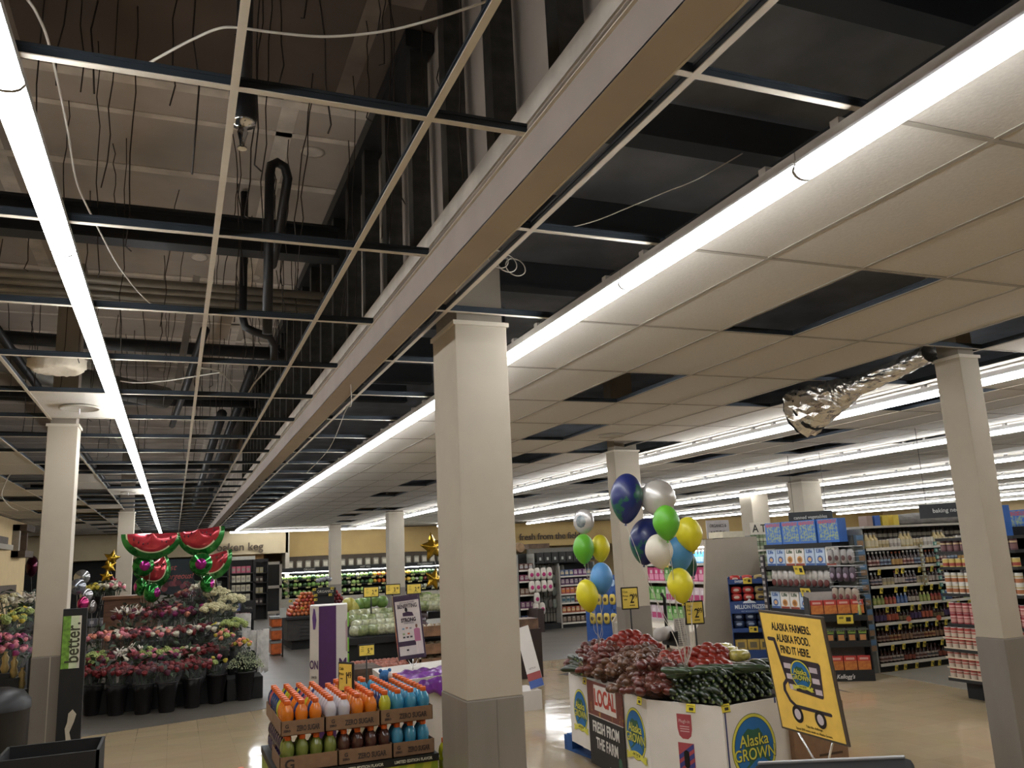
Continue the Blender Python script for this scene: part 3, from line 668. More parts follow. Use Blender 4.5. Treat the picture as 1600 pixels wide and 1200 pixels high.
mb = MB(); T = face(C_, D_, .38); mb.box(-.228, -.218, -.003, -.001, -.3, .29, m_navy, T); mb.box(.215, .226, -.003, -.001, .27, .305, m_navy, T); mb.build('blue_edge_tape', tb_)
# LOCAL poster hung on the side
ps = face(along(A_, B_, .30), along(A_, B_, .745), .395)
t = thing('local_poster', 'red and black LOCAL fresh from the farm poster on the side of the produce bin', 'poster', (3.5, 5.6, 0))
mb = MB(); mb.box(-.33, .33, -.016, -.008, .04, .295, mat('rusty_photo', hx('6e3a32'), .5, col2=hx('a8803a'), scale=22, lo=.6, hi=.72), ps); mb.box(-.33, .33, -.016, -.008, -.33, .038, F('1c1a1a'), ps); mb.box(-.33, .33, -.0165, -.0155, .036, .042, F('c9c2bc'), ps)
mb.box(-.19, .22, -.018, -.016, .085, .275, F('d0c8c0'), ps); mb.build('board', t)
mb = MB(); text_mb(mb, 'LOCAL', F('b03a28'), .17, ps @ Tm(.015, -.0195, .178), .74, .005, .0008)
text_mb(mb, 'FRESH FROM', F('d8d4cc'), .112, ps @ Tm(0, -.018, -.045), .76, .0025, .0008, space=1.04); text_mb(mb, 'THE FARM', F('d8d4cc'), .112, ps @ Tm(.01, -.018, -.16), .76, .0025, .0008, space=1.04)
text_mb(mb, 'ALASKA GROWN', F('d8d4cc'), .025, ps @ Tm(.13, -.018, -.30), .9, .001, .0008)
oval(mb, ps, .24, -.235, .03, .045, m_grn, -.017); mb.build('lettering', t)
for k, (a, px, py) in enumerate(((0, 916, 1061), (0, 956, 1073), (0, 1002, 1092), (1, 1081, 1103), (2, 1131, 1103))):
    sg = [(A_, B_), (B_, C_), (C_, D_)][a]; P_ = atz(px, py, BT); an = math.atan2(sg[1][1]-sg[0][1], sg[1][0]-sg[0][0])
    nrm = Vector((sg[1][1]-sg[0][1], -(sg[1][0]-sg[0][0]), 0)).normalized()
    mb = MB(); mb.box(-.034, .034, -.004, 0, -.038, .014, F('dccb3a')); mb.box(-.034, .034, -.005, -.004, -.04, -.036, F('3a3220')); mb.box(-.012, .02, -.0048, -.004, -.026, -.008, F('2a2618')); mb.box(-.025, .025, -.0048, -.004, .0, .004, F('5a5020'))
    o = mb.build('bin_price_tag'); o.location = P_+nrm*.012; o.rotation_euler = (-.15, 0, an)
    tag(o, 'small yellow price tag clipped to the bin rim, %s from the left' % ['first', 'second', 'third', 'fourth', 'last'][k], 'price tag')
# blue pallet
t = thing('blue_pallet', 'blue wooden pallet under the produce bin', 'pallet', (3.95, 5.95, 0)); m_pb = mat('pallet_blue', hx('24508c'), .7, noise=.2, scale=6)
T = Rz(math.radians(3))
for k in range(7): MB().box(-.62, .62, -1.15+k*.36, -1.15+k*.36+.13, .12, .14, m_pb, T).build('deck_board', t)
for x in (-.6, 0, .52): MB().box(x-.02, x+.09, -1.16, 1.2, .095, .12, m_pb, T).build('stringer', t)
for x in (-.6, 0, .52):
    for yy in (-1.16, -.4, .35, 1.06): MB().box(x-.02, x+.09, yy, yy+.14, .02, .095, m_pb, T).build('block', t)
for x in (-.6, 0, .52): MB().box(x-.02, x+.09, -1.16, 1.2, 0, .02, m_pb, T).build('bottom_board', t)
# fill under the piles
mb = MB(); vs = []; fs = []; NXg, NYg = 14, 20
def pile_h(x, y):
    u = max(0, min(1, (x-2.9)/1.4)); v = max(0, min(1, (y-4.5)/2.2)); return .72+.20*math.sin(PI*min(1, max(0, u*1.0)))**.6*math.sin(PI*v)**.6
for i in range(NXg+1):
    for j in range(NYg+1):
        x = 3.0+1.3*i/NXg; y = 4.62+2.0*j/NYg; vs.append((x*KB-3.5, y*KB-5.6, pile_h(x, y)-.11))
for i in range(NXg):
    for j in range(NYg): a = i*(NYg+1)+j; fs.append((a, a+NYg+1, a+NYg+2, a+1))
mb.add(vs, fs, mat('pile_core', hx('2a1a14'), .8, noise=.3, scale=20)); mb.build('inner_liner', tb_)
# cucumbers
m_cuc = mat('cucumber_green', hx('16240f'), .3, noise=.35, scale=18, coat=.4); m_cuc2 = mat('zucchini_green', hx('24381a'), .35, noise=.4, scale=24, coat=.3); m_cend = mat('cucumber_tip', hx('6a7a44'), .5)
cm = []
for s_ in range(3):
    random.seed(s_); mb = MB(); L = .2; path = [(0, L*i/7, .008*math.sin(i*.5+s_)) for i in range(8)]
    mb.tube(path, [.010, .020, .0235, .024, .024, .0235, .020, .008], m_cuc if s_ < 2 else m_cuc2, 12); mb.ball((0, -.002, 0), .009, .006, .009, m_cend, 8, 5); cm.append(mb.mesh('cucumber'))
random.seed(8)
def rim_y(px):
    P = [(894, 1053), (1048, 1097), (1128, 1106), (1204, 1089), (1230, 1083)]
    for (x0, y0), (x1, y1) in zip(P, P[1:]):
        if px <= x1: return y0+(y1-y0)*(px-x0)/(x1-x0)
    return 1083
for row_ in range(6):
    for k in range(13):
        px = 1052+k*12.6+6*(row_ % 2); 
        if px > 1212 or px < 1046+row_*3: continue
        P_ = atzb(px, rim_y(px)-6-row_*8.6+random.uniform(-1.5, 1.5), .768+.030*row_)
        inst(cm[(k+row_) % 2], P_, 0, 'dark green cucumber stacked end-on at the front of the produce bin', 'cucumber', 'cucumbers in the produce bin', 'cucumber', rot=(random.uniform(-.05, .08), 0, random.uniform(-.5, .1)), sc=(1.12, 1.0, 1.12))
for k in range(16):
    P_ = atzb(1078+k*8.2, 1050-(k*.45)+random.uniform(-2, 2), .945); inst(cm[2], P_, 0, 'long zucchini lying along the top of the cucumber stack', 'zucchini', 'zucchini on the cucumber stack', 'zucchini', rot=(random.uniform(-.1, .1), 0, random.uniform(.3, 1.1)), sc=(1.05, 1.15, 1.05))
for k in range(10):
    P_ = atzb(903+random.uniform(-6, 8), 1030+k*2.6, .80+.012*(9-k)); inst(cm[0], P_, 0, 'dark green cucumber at the far left corner of the produce bin', 'cucumber', 'cucumbers at the left corner of the bin', 'cucumber', rot=(0, 0, random.uniform(-.5, .5)))
# tomatoes
m_tom = mat('tomato_red', hx('841f12'), .3, noise=.2, scale=8, coat=.3); mb = MB()
mb.ball((0, 0, 0), .043, .043, .036, m_tom, 16, 10, fn=lambda d: 1-.12*max(0, d.z)**8+.02*math.cos(5*math.atan2(d.y, d.x)))
t_me = mb.mesh('tomato'); m_stem = mat('tomato_stem', hx('4a5a24'), .8)
def tomato(P_, where, grp):
    mbx = bpy.data.meshes.get('tomato')
    inst(t_me, P_, random.uniform(0, 6), 'ripe red tomato %s' % where, 'tomato', grp, 'tomato', rot=(random.uniform(-.5, .5), random.uniform(-.5, .5), random.uniform(0, 6)), sc=random.uniform(1.12, 1.3))
random.seed(21)
for py, z, xa, xb, nn in ((1014, .945, 930, 1035, 9), (1006, .985, 945, 1026, 7), (998, 1.02, 958, 1015, 5), (991, 1.05, 968, 1000, 3), (1010, .96, 938, 1030, 7), (1002, 1.0, 950, 1020, 6)):
    for k in range(nn): tomato(atzb(xa+(xb-xa)*(k+.5)/nn, py+random.uniform(-1, 1), z), 'in the rear pile of the produce bin', 'tomatoes in the rear pile')
for py, z, xa, xb, nn in ((1040, .925, 1085, 1140, 5), (1036, .935, 1060, 1132, 5), (1027, .965, 1050, 1138, 6), (1018, 1.0, 1085, 1135, 4), (1013, 1.02, 1098, 1128, 2), (1024, .97, 1035, 1080, 4), (1031, .95, 1030, 1078, 4), (1020, .99, 1066, 1110, 3)):
    for k in range(nn): tomato(atzb(xa+(xb-xa)*(k+.5)/nn, py+random.uniform(-1, 1), z), 'in the front pile of the produce bin', 'tomatoes in the front pile')
# bags of potatoes
m_potr = mat('red_potato', hx('521a12'), .35, noise=.35, scale=14, coat=.35); m_potb = mat('brown_potato', hx('54341f'), .4, noise=.35, scale=14, coat=.35)
m_film = mat('clear_film', (.4, .16, .1), .15, alpha=.09, coat=.7, spec=.4, bump=.8, scale=40)
def potato_bag(red, seed):
    random.seed(seed); t = thing('potato_bag', 'x', 'bag', (0, -5, 0)); m = m_potr if red else m_potb; mb = MB()
    for k in range(11):
        a = k*2.4; r = .065*math.sqrt(k+.3)/1.6; T = Tm(r*1.4*math.cos(a), r*math.sin(a), .035+random.uniform(0, .05)*(1-k/12)) @ Rz(random.uniform(0, 3)); mb.ball((0, 0, 0), .047*random.uniform(.8, 1.1), .031, .030*random.uniform(.85, 1.1), m, 10, 7, T)
    mb.build('potatoes', t)
    MB().ball((0, 0, .045), .15, .105, .06, m_film, 18, 10, fn=lambda d: random.uniform(.9, 1.08)).build('film', t)
    mb = MB(); mb.lathe([(.008, 0), (.012, .015), (.03, .05), (.034, .055)], 10, m_film, frame((.13, 0, .05), (0, 1, 0), (1, .1, .5))); mb.build('gathered_neck', t)
    return t
pb = [potato_bag(True, 1), potato_bag(False, 2), potato_bag(True, 3)]
spots = [(903, 1046, .775, 0), (918, 1053, .77, 0), (938, 1057, .77, 1), (960, 1064, .77, 1), (1012, 1083, .765, 0), (1034, 1087, .765, 2), (925, 1050, .80, 0), (958, 1060, .79, 1), (940, 1034, .86, 0), (975, 1045, .85, 1), (1000, 1066, .80, 0), (1022, 1080, .79, 2), (1040, 1066, .83, 2), (1005, 1048, .87, 1), (960, 1024, .91, 0), (992, 1028, .91, 1), (1030, 1050, .89, 2), (1015, 1034, .92, 1), (930, 1020, .89, 2), (1050, 1048, .88, 0), (1045, 1036, .91, 1), (985, 1075, .77, 1), (912, 1040, .82, 2)]
random.seed(3); seen = set()
for k, (px, py, z, ty) in enumerate(spots):
    lb = ('bag of red potatoes heaped in the left half of the produce bin' if ty != 1 else 'bag of brown potatoes heaped in the left half of the produce bin'); gp = 'bags of %s potatoes in the bin' % ('red' if ty != 1 else 'brown')
    P_ = atzb(px, py, z)
    if ty not in seen: seen.add(ty); o = pb[ty]; o.location = P_; o.rotation_euler = (0, 0, random.uniform(0, 6)); o['label'] = lb; o['group'] = gp
    else: o = dup(pb[ty], P_, None, lb, gp, rot=(random.uniform(-.25, .25), random.uniform(-.25, .25), random.uniform(0, 6)))
for k, (px, py) in enumerate(((1150, 1024), (1164, 1030), (1140, 1018))):
    me = bag_mesh('corn_bag', .16, .08, .1, mat('yellow_bag', hx('b8ac5a'), .25, noise=.3, scale=30, coat=.8), seed=k); inst(me, atzb(px, py+4, .93), random.uniform(-.4, .4), 'pale yellow bag of corn behind the zucchini', 'bag', 'yellow bags behind the zucchini')
_p = atzb(989, 1000, .9); price_sign((_p.x, _p.y, _p.z-.12), .42, -.30, '2.99', 'yellow 2.99 price sign standing in the rear tomato pile', .15, .19)
_p = atzb(1091, 1025, .92); price_sign((_p.x, _p.y, _p.z-.12), .37, -.25, '2.99', 'yellow 2.99 price sign standing in the front tomato pile', .135, .16)
# brown cartons behind the yellow sign
c = atd(1316, 1094, 5.75); t = thing('carton', 'tall brown carton behind the yellow farm sign', 'carton', (c.x-.45, c.y, 0))
MB().box(0, .45, 0, .35, 0, c.z, mat('brown_card', hx('8a6b50'), .85)).build('carton_body', t); mb = MB(); mb.prism([(.25, .18), (.35, .18), (.36, .20), (.35, .22), (.25, .22), (.24, .20)], -.002, -.0005, F('2c1c14'), axis='y'); mb.box(.2, .4, -.0015, -.0005, .27, .285, F('4a3626')); mb.build('hand_hole', t)
# the yellow farm sign on its clear stand
TLc, TRc, BRc, BLc = atd(1192, 953, 5.0), atd(1291, 966, 4.55), atd(1322, 1165, 4.55), atd(1213, 1136, 5.0)
xd = ((TRc-TLc)+(BRc-BLc))*.5; ud = ((TLc-BLc)+(TRc-BRc))*.5; Wd = xd.length; Hd = ud.length; cc = (TLc+TRc+BRc+BLc)/4
ud = ud-xd*(ud.dot(xd)/xd.dot(xd)); 
S = frame(cc, xd, ud)
t = thing('farm_sign', 'large yellow framed sign with a shopping cart drawing, before the produce bin', 'sign', (0, 0, 0))
w2, h2 = Wd/2, Hd/2
mb = MB(); mb.box(-w2, w2, 0, .012, -h2, h2, mat('sign_frame_bronze', hx('5a524c'), .35, metal=.4), S, bev=.004); mb.build('frame', t)
MB().box(-w2+.014, w2-.02, -.002, 0, -h2+.014, h2-.016, F('f2cb62', .35), S).build('yellow_sheet', t)
mb = MB(); m_pr = F('372f3a')
k_ = Hd/.70
for s_, zz, wd in (('ALASKA FARMERS.', .26, .80), ('ALASKA FOOD.', .195, .62), ('FIND IT HERE.', .13, .60)):
    text_mb(mb, s_, F('201a1c'), .062*k_, S @ Tm(-.01, -.003, (zz)*k_), .60*Wd/.52, .0015, .0005)
q = Wd/.52
def bar(pts, r=.011):
    for i in range(len(pts)-1):
        (x0, z0), (x1, z1) = pts[i], pts[i+1]; dx, dz = x1-x0, z1-z0; L = math.hypot(dx, dz); nx, nz = -dz/L*r, dx/L*r
        mb.prism([(x0*q+nx, z0*k_+nz), (x1*q+nx, z1*k_+nz), (x1*q-nx, z1*k_-nz), (x0*q-nx, z0*k_-nz)], -.0036, -.0028, m_pr, S, axis='y'); oval(mb, S, x1*q, z1*k_, r, r, m_pr, -.0026, 16); oval(mb, S, x0*q, z0*k_, r, r, m_pr, -.0026, 16)
bar([(-.21, .185), (-.165, .185), (-.12, -.04)])
mb.prism([(-.15*q, .095*k_), (.155*q, .085*k_), (.165*q, .075*k_), (.145*q, -.105*k_), (.135*q, -.115*k_), (-.11*q, -.095*k_)][::-1], -.0036, -.0028, m_pr, S, axis='y')
for r_ in range(3):
    for (a, b) in ((-.125, -.065), (.075, .135)):
        z0 = .055-.06*r_; mb.box((a+.008*r_)*q, (b+.003*r_)*q, -.0045, -.0037, (z0-.03)*k_, z0*k_, F('c9bcc6'), S)
bar([(-.12, -.04), (-.155, -.075), (-.16, -.11), (-.13, -.165), (-.09, -.19), (.17, -.195)], .010)
for cxw in (-.09, .085):
    oval(mb, S, cxw*q, -.235*k_, .042*q, .05*k_, F('1c181c'), -.004); oval(mb, S, cxw*q, -.235*k_, .024*q, .03*k_, F('cfc4cc'), -.005)
text_mb(mb, 'Take the challenge.', F('5a4a20'), .02*k_, S @ Tm(.02, -.003, -.295*k_), .8, 0, .0005); text_mb(mb, 'Spend $10 every week on Alaska Grown.', F('5a4a20'), .02*k_, S @ Tm(.01, -.003, -.32*k_), .8, 0, .0005)
mb.build('cart_print', t); emblem(t, S @ Tm(.002, -.004, 0), .52)
mb = MB(); pp = lambda x, z: tuple(S @ Vector((x, .006, z)))
m_acr = mat('clear_acrylic', (.75, .76, .75), .08, metal=.85)
mb.tube([pp(-.13, -h2), pp(-.05, -h2-.13), pp(.05, -h2-.15), pp(.13, -h2)], .006, m_acr, 8); mb.build('clear_bracket', t)
p = S @ Vector((0, .006, -h2-.14)); mb = MB().tube([tuple(p), (p.x, p.y, .02)], .010, m_acr, 8); mb.build('pole', t)
MB().lathe([(.15, 0), (.15, .012), (.02, .02)], 24, m_steel, Tm(p.x, p.y, 0)).build('base', t)
# black counter edge in the near right corner
a_, b_ = atd(1195, 1190, 1.6), atd(1425, 1180, 1.5)
T = frame(a_, b_-a_); L = (b_-a_).length
t = thing('counter_screen', 'black rounded top edge of a counter unit at the bottom right', 'counter unit', (0, 0, 0))
MB().box(-.02, L, -.45, .0, -1.25, -.002, mat('counter_black', hx('0c0b0b'), .8, spec=.15), T, bev=.012).build('casing', t); MB().box(-.012, L-.012, -.016, -.003, -.004, .002, mat('edge_grey', hx('7a7674'), .3), T, bev=.002).build('edge_strip', t)

# ================================================================== balloons
def balloon(px, py, dep, w_, h_, col, label, anchor, tilt=0, name='latex_balloon', rough=.32, patch=None, grp=None):
    c = atd(px, py, dep); t = thing(name, label, 'balloon', tuple(c)); t.rotation_euler = (0, tilt, 0)
    if patch: m = mat('earth_print', hx('14225e'), .35, col2=hx('1e5a44'), scale=7, lo=.52, hi=.56, coat=.1)
    else: m = mat('latex_'+col, hx(col), .42, noise=.05, scale=2, coat=.08)
    r = w_/2; L = h_
    prof = []
    for k in range(17):
        a = PI*k/16; zz = math.cos(a); rr = math.sin(a)
        if zz < 0: rr = rr*(1-.28*(-zz)**1.3)
        prof.append((max(rr*r, .0005), zz*(L*.5 if zz > 0 else L*.5)+0))
    MB().lathe(prof[::-1], 28, m, cap=False).build('envelope', t)
    MB().lathe([(.010, -L/2-.012), (.004, -L/2), (.006, -L/2+.004)], 10, m).build('knot', t)
    M_ = t.matrix_basis; b0 = Vector((0, 0, -L/2-.01)); b1 = Matrix.Rotation(-tilt, 3, 'Y') @ (Vector(anchor)-c)
    pts = [b0.lerp(b1, q/10)+Vector((.012*math.sin(q*1.1), .01*math.sin(q*.8), -.02*math.sin(PI*q/10))) for q in range(11)]
    MB().tube(pts, .0022, m_cable, 5).build('ribbon', t)
    return t
an1 = tuple(atd(1076, 1048, 5.55)); an2 = tuple(atd(938, 1010, 7.0))
balloon(979, 779, 5.9, .235, .36, '', 'upper earth printed blue balloon, highest of the right bunch', an1, .12, 'earth_balloon', patch=1)
balloon(1010, 846, 5.95, .25, .34, '', 'lower earth printed blue balloon half hidden behind the white balloon', an1, .2, 'earth_balloon', patch=1)
balloon(1041, 817, 5.5, .18, .235, '5fae2e', 'lime green balloon in the middle of the right bunch', an1)
balloon(1077, 835, 5.8, .185, .245, 'd9ce2a', 'yellow balloon at the right edge of the right bunch', an1, -.15)
balloon(1030, 862, 5.6, .19, .235, 'd4cdbd', 'white balloon below the lime green one', an1, -.1)
balloon(1062, 866, 5.85, .19, .25, '4f8fc0', 'light blue balloon tucked behind the white and yellow balloons', an1)
balloon(1078, 880, 6.0, .10, .2, '', 'small part of a third dark earth balloon behind the light blue one', an1, -.2, 'earth_balloon', patch=1)
balloon(1063, 915, 5.55, .175, .235, 'd9ce2a', 'lowest yellow balloon of the right bunch', an1, -.08)
balloon(912, 858, 7.0, .18, .255, '5fae2e', 'lime green balloon in the left bunch', an2)
balloon(938, 857, 7.1, .165, .235, 'd9ce2a', 'yellow balloon beside the green one in the left bunch', an2)
balloon(940, 904, 6.9, .19, .265, '5a96d0', 'sky blue balloon in the left bunch', an2)
balloon(918, 931, 6.8, .185, .27, 'd9ce2a', 'lowest yellow balloon of the left bunch', an2, -.15)
def foil_balloon(px, py, dep, r, col, label, anchor, th=.35, ax=(0, 0, 0), name='foil_balloon', decor=None):
    c = atd(px, py, dep); t = thing(name, label, 'balloon', tuple(c)); t.rotation_euler = ax
    m = mat('mylar_'+col, hx(col), .28 if col[0] in 'cb' else .15, metal=.45 if col[0] in 'cb' else .75, noise=.08, scale=6, bump=.25) ; random.seed(int(px))
    nv = 40
    mb = MB(); mb.ball((0, 0, 0), r, r*th, r, m, nv, 20, fn=lambda d: 1+.02*math.cos(20*math.atan2(d.z, d.x))*(1-abs(d.y)))
    mb.build('envelope', t)
    if decor: MB().ball((0, -r*th*.35, 0), r*.72, r*th*.72, r*.72, decor, 24, 12).build('printed_face', t)
    if anchor:
        b1 = Euler(ax).to_matrix().inverted() @ (Vector(anchor)-c); MB().tube([Vector((0, 0, -r)).lerp(b1, q/6)+Vector((0, 0, -.02*math.sin(PI*q/6))) for q in range(7)], .0022, m_cable, 5).build('ribbon', t)
    return t
foil_balloon(1028, 778, 5.9, .128, 'c9c6c2', 'round silver foil balloon beside the upper earth balloon', an1, .6, (0, 0, -.4))
foil_balloon(912, 815, 7.1, .105, 'b9b6b4', 'narrow silver foil balloon at the top of the left bunch', an2, .45, (0, .1, -1.1), decor=mat('pic_print', hx('4a5a64'), .3, col2=hx('9aa0a0'), scale=14, metal=.3))

# ================================================================== flower corner (left)
m_leaf = mat('leaf_green', hx('2c3f24'), .6, noise=.35, scale=20); m_leaf2 = mat('leaf_dark', hx('1e2a1a'), .6, noise=.35, scale=20)
m_cell = mat('cellophane', (.7, .72, .75), .1, alpha=.08, coat=1.0, spec=.8)
m_bkt = mat('bucket_black', hx('171314'), .45, noise=.1)
def rose_mesh(col, nm, style='rose'):
    m = mat('petal_'+nm, hx(col), .6, noise=.18, scale=60); mb = MB(); random.seed(len(nm)+len(style))
    if style == 'rose':
        mb.ball((0, 0, 0), .022, .022, .026, m, 9, 6)
        for k in range(6):
            a = k*1.05; T = Tm(.014*math.cos(a), .014*math.sin(a), -.002) @ Rz(a) @ Ry(.5)
            mb.ball((0, 0, 0), .010, .017, .021, m, 7, 5, T)
    elif style == 'mum':
        for k in range(22):
            a = k*2.4; u = 1-2*(k+.5)/44; q = math.sqrt(1-u*u); mb.ball((.03*q*math.cos(a), .03*q*math.sin(a), .03*u), .011, .011, .009, m, 6, 4)
        mb.ball((0, 0, 0), .03, .03, .026, m, 8, 5)
    elif style == 'lily':
        for k in range(6):
            a = k*PI/3; T = Rz(a) @ Ry(-.55); mb.ball((.045, 0, 0), .045, .014, .004, m, 8, 5, T)
        mb.ball((0, 0, 0), .01, .01, .012, mat('stamen', hx('a8923a'), .7), 6, 4)
    return mb.mesh('bloom')
RM = {k: rose_mesh(c, k) for k, c in (('red', '6e1218'), ('pink', 'd07a86'), ('salmon', 'd88a72'), ('white', 'cfc8b4'), ('wine', '4a1028'), ('magenta', '7a1a50'))}
RM['mum'] = rose_mesh('c8c09a', 'cream', 'mum'); RM['greenmum'] = rose_mesh('9aa862', 'greenish', 'mum'); RM['lily'] = rose_mesh('d4ccc0', 'lilywhite', 'lily')
RM['yellow'] = rose_mesh('b8a83a', 'yellow')
def foliage(seed, r=.14, h=.22, n=46, m=None):
    random.seed(seed); mb = MB()
    for k in range(n):
        a = random.uniform(0, 6.28); el = random.uniform(.1, 1.3); L = random.uniform(.5, 1)*r*1.25
        p = Vector((math.cos(a)*math.cos(el)*L, math.sin(a)*math.cos(el)*L, .04+math.sin(el)*h*random.uniform(.4, 1)))
        T = Tm(*p) @ Euler((random.uniform(-1, 1), random.uniform(-1, 1), random.uniform(0, 6))).to_matrix().to_4x4()
        w_ = random.uniform(.010, .02); l_ = random.uniform(.03, .055)
        mb.add([(-l_, 0, 0), (0, -w_, .004), (l_, 0, -.004), (0, w_, .004), (0, 0, .008)], [(0, 1, 4), (1, 2, 4), (2, 3, 4), (3, 0, 4)], m or (m_leaf if k % 2 else m_leaf2), True, T)
    for k in range(10):
        a = k*.628; mb.tube([(.02*math.cos(a), .02*math.sin(a), -.1), (r*.6*math.cos(a), r*.6*math.sin(a), h*.6)], .004, m_leaf, 4)
    return mb.mesh('foliage')
FO = [foliage(s_) for s_ in range(4)]
BK = MB().lathe([(.085, 0), (.09, .01), (.125, .34), (.135, .345), (.135, .36), (.12, .36), (.115, .34), (.08, .05)], 20, m_bkt).mesh('bucket')
random.seed(2); WR = MB()
nn = 20; vs = []
for j, (r, z) in enumerate(((.07, -.10), (.10, .0), (.15, .10), (.175, .16))):
    for k in range(nn): a = 2*PI*k/nn; q = r*random.uniform(.88, 1.12); vs.append((q*math.cos(a), q*math.sin(a), z+random.uniform(-.012, .012)))
WR.add(vs, [(j*nn+k, j*nn+(k+1) % nn, (j+1)*nn+(k+1) % nn, (j+1)*nn+k) for j in range(3) for k in range(nn)], m_cell, False); WR = WR.mesh('wrapper')
def sub(name, me, parent, loc, rot=(0, 0, 0), sc=1):
    o = bpy.data.objects.new(name, me); C.objects.link(o); o.parent = parent; o.location = loc; o.rotation_euler = rot; o.scale = (sc, sc, sc); return o
bq = [0]
def bouquet(p, kinds, label, group=None, bucket=True, n=16, r=.13, wrap=True, h=.36, flat_=.5, sc=1.0):
    bq[0] += 1; random.seed(bq[0]*7+1)
    t = thing('flower_bucket' if bucket else 'bouquet', label, 'flowers', tuple(p), random.uniform(0, 6), group)
    if bucket: sub('bucket', BK, t, (0, 0, 0), sc=h/.36)
    else: sub('vase', BK, t, (0, 0, 0), sc=.5); h = .2
    sub('foliage', FO[bq[0] % 4], t, (0, 0, h-.02), sc=r/.13)
    if wrap: sub('wrapper', WR, t, (0, 0, h), sc=r/.14)
    for k in range(n):
        a = k*2.4; q = r*math.sqrt((k+.5)/n); kd = kinds[k % len(kinds)] if len(kinds) < 6 else random.choice(kinds)
        z = h+.13+flat_*.16*(1-(q/r)**2)+random.uniform(-.015, .02)
        sub('bloom', RM[kd], t, (q*math.cos(a)*1.15, q*math.sin(a)*1.15, z*1.0), (random.uniform(-.5, .5), random.uniform(-.5, .5), random.uniform(0, 6)), sc*random.uniform(.9, 1.25))
    return t
# front row of buckets on the floor
fr = [(-.62, 11.0, 'dark red roses, leftmost of the front row, beside the black panel', ['red']), (-.30, 11.1, 'dark red roses, second bucket of the front row', ['red']), (.02, 11.15, 'dark red roses, third bucket of the front row', ['red', 'red', 'wine']),
      (.32, 11.2, 'dark red roses, fourth bucket of the front row', ['red', 'red', 'wine']), (.62, 11.35, 'dark red roses, fifth bucket of the front row', ['red'])]
for i, px in enumerate((142, 180, 222, 260, 300)):
    p = atz(px, (1120, 1120, 1118, 1115, 1108)[i], 0); b_ = bouquet((p.x, p.y+.12, .003), fr[i][3], 'bucket of '+fr[i][2], n=34, r=.19, h=.36, sc=1.3)
p = atz(338, 1101, 0); bouquet((p.x, p.y+.12, .003), ['pink', 'yellow', 'magenta', 'greenmum'], 'black bucket with a small mixed bouquet, sixth of the front row', n=9, r=.12)
p = atz(383, 1096, 0); t = thing('flower_bucket', 'black bucket of pale green baby\'s breath at the right end of the front row', 'flowers', (p.x, p.y+.12, .003))
sub('bucket', BK, t, (0, 0, 0)); m_gyp = mat('gypsophila', hx('a9b08c'), .8, noise=.2, scale=80); random.seed(12); mb = MB()
for k in range(420):
    a = random.uniform(0, 6.28); q = .24*math.sqrt(random.random()); z = .38+.25*(1-(q/.26)**2)*random.uniform(.4, 1); mb.ball((q*math.cos(a), q*math.sin(a), z), .008, .008, .008, m_gyp, 5, 3)
for k in range(50): a = random.uniform(0, 6.28); q = .2*random.random(); mb.tube([(.03*math.cos(a), .03*math.sin(a), .2), (q*math.cos(a), q*math.sin(a), .56)], .003, m_leaf, 3)
o = mb.build('sprays', t); o['kind'] = 'stuff'
for k, (px, py) in enumerate(((130, 1102), (200, 1106), (245, 1104), (285, 1098), (322, 1094), (358, 1088), (392, 1085))):   # buckets standing behind the front row
    p = atz(px, py, 0); tag(MB().lathe([(.085, 0), (.09, .01), (.125, .34), (.135, .345), (.135, .36), (.12, .36)], 20, m_bkt).build('bucket'), 'empty black bucket in the gap behind the front row of flowers', 'bucket', 'empty black buckets behind the front row'); C.objects[-1].location = (p.x, p.y+.38, .003)
# stepped black stand
t = thing('stepped_stand', 'black stepped stand carrying the tiers of bouquets', 'stand', (.3, 12.4, 0))
for k, (z, y0, y1, x0, x1) in enumerate(((.28, -.45, .02, -1.15, .85), (.53, .02, .45, -.9, .8), (.76, .45, .95, -.7, .7))): MB().box(x0, x1, y0, y1, .0, z, m_blackm, bev=.01).build('step', t)
random.seed(40)
R_ = ['red', 'red', 'wine', 'pink', 'salmon', 'magenta', 'white', 'red']
rows_ = [(12.17, .283, [(150, 'greenmum mix', ['greenmum', 'greenmum', 'red']), (175, 'wine red', ['wine', 'red']), (205, 'white lily and rose', ['lily', 'pink', 'red', 'white']), (235, 'pale green mum', ['greenmum', 'magenta', 'pink']), (268, 'pink and magenta', ['magenta', 'pink', 'greenmum']), (300, 'red and small white', ['red', 'white', 'red']), (330, 'dark red rose', ['red'])]),
         (12.62, .533, [(163, 'small pink carnation', ['pink', 'salmon', 'red']), (192, 'pink and cream rose', ['pink', 'white', 'wine', 'red']), (222, 'wine and pink', ['wine', 'pink', 'red']), (252, 'white and pink', ['white', 'pink', 'salmon']), (284, 'red and white filler', ['red', 'red', 'white']), (318, 'deep red', ['red', 'wine', 'white']), (346, 'cream and red', ['white', 'red', 'yellow'])]),
         (13.08, .763, [(200, 'wine red and lily', ['wine', 'red', 'lily']), (232, 'red rose and bud', ['red', 'wine', 'pink']), (260, 'mixed pink and red', R_), (285, 'tall salmon rose', ['salmon', 'wine', 'magenta', 'pink', 'red']), (312, 'tall wine and salmon', ['wine', 'salmon', 'magenta', 'wine']), (345, 'cream chrysanthemum', ['mum'])])]
for ri, (yy, z, lst) in enumerate(rows_):
    for px, nm, kinds in lst:
        p = aty(px, 1000, yy); bouquet((p.x, yy+random.uniform(-.05, .05), z), kinds, '%s bouquet on the %s tier of the flower stand' % (nm, ('lowest', 'middle', 'top')[ri]), bucket=False, n=26, r=.18, sc=1.3)
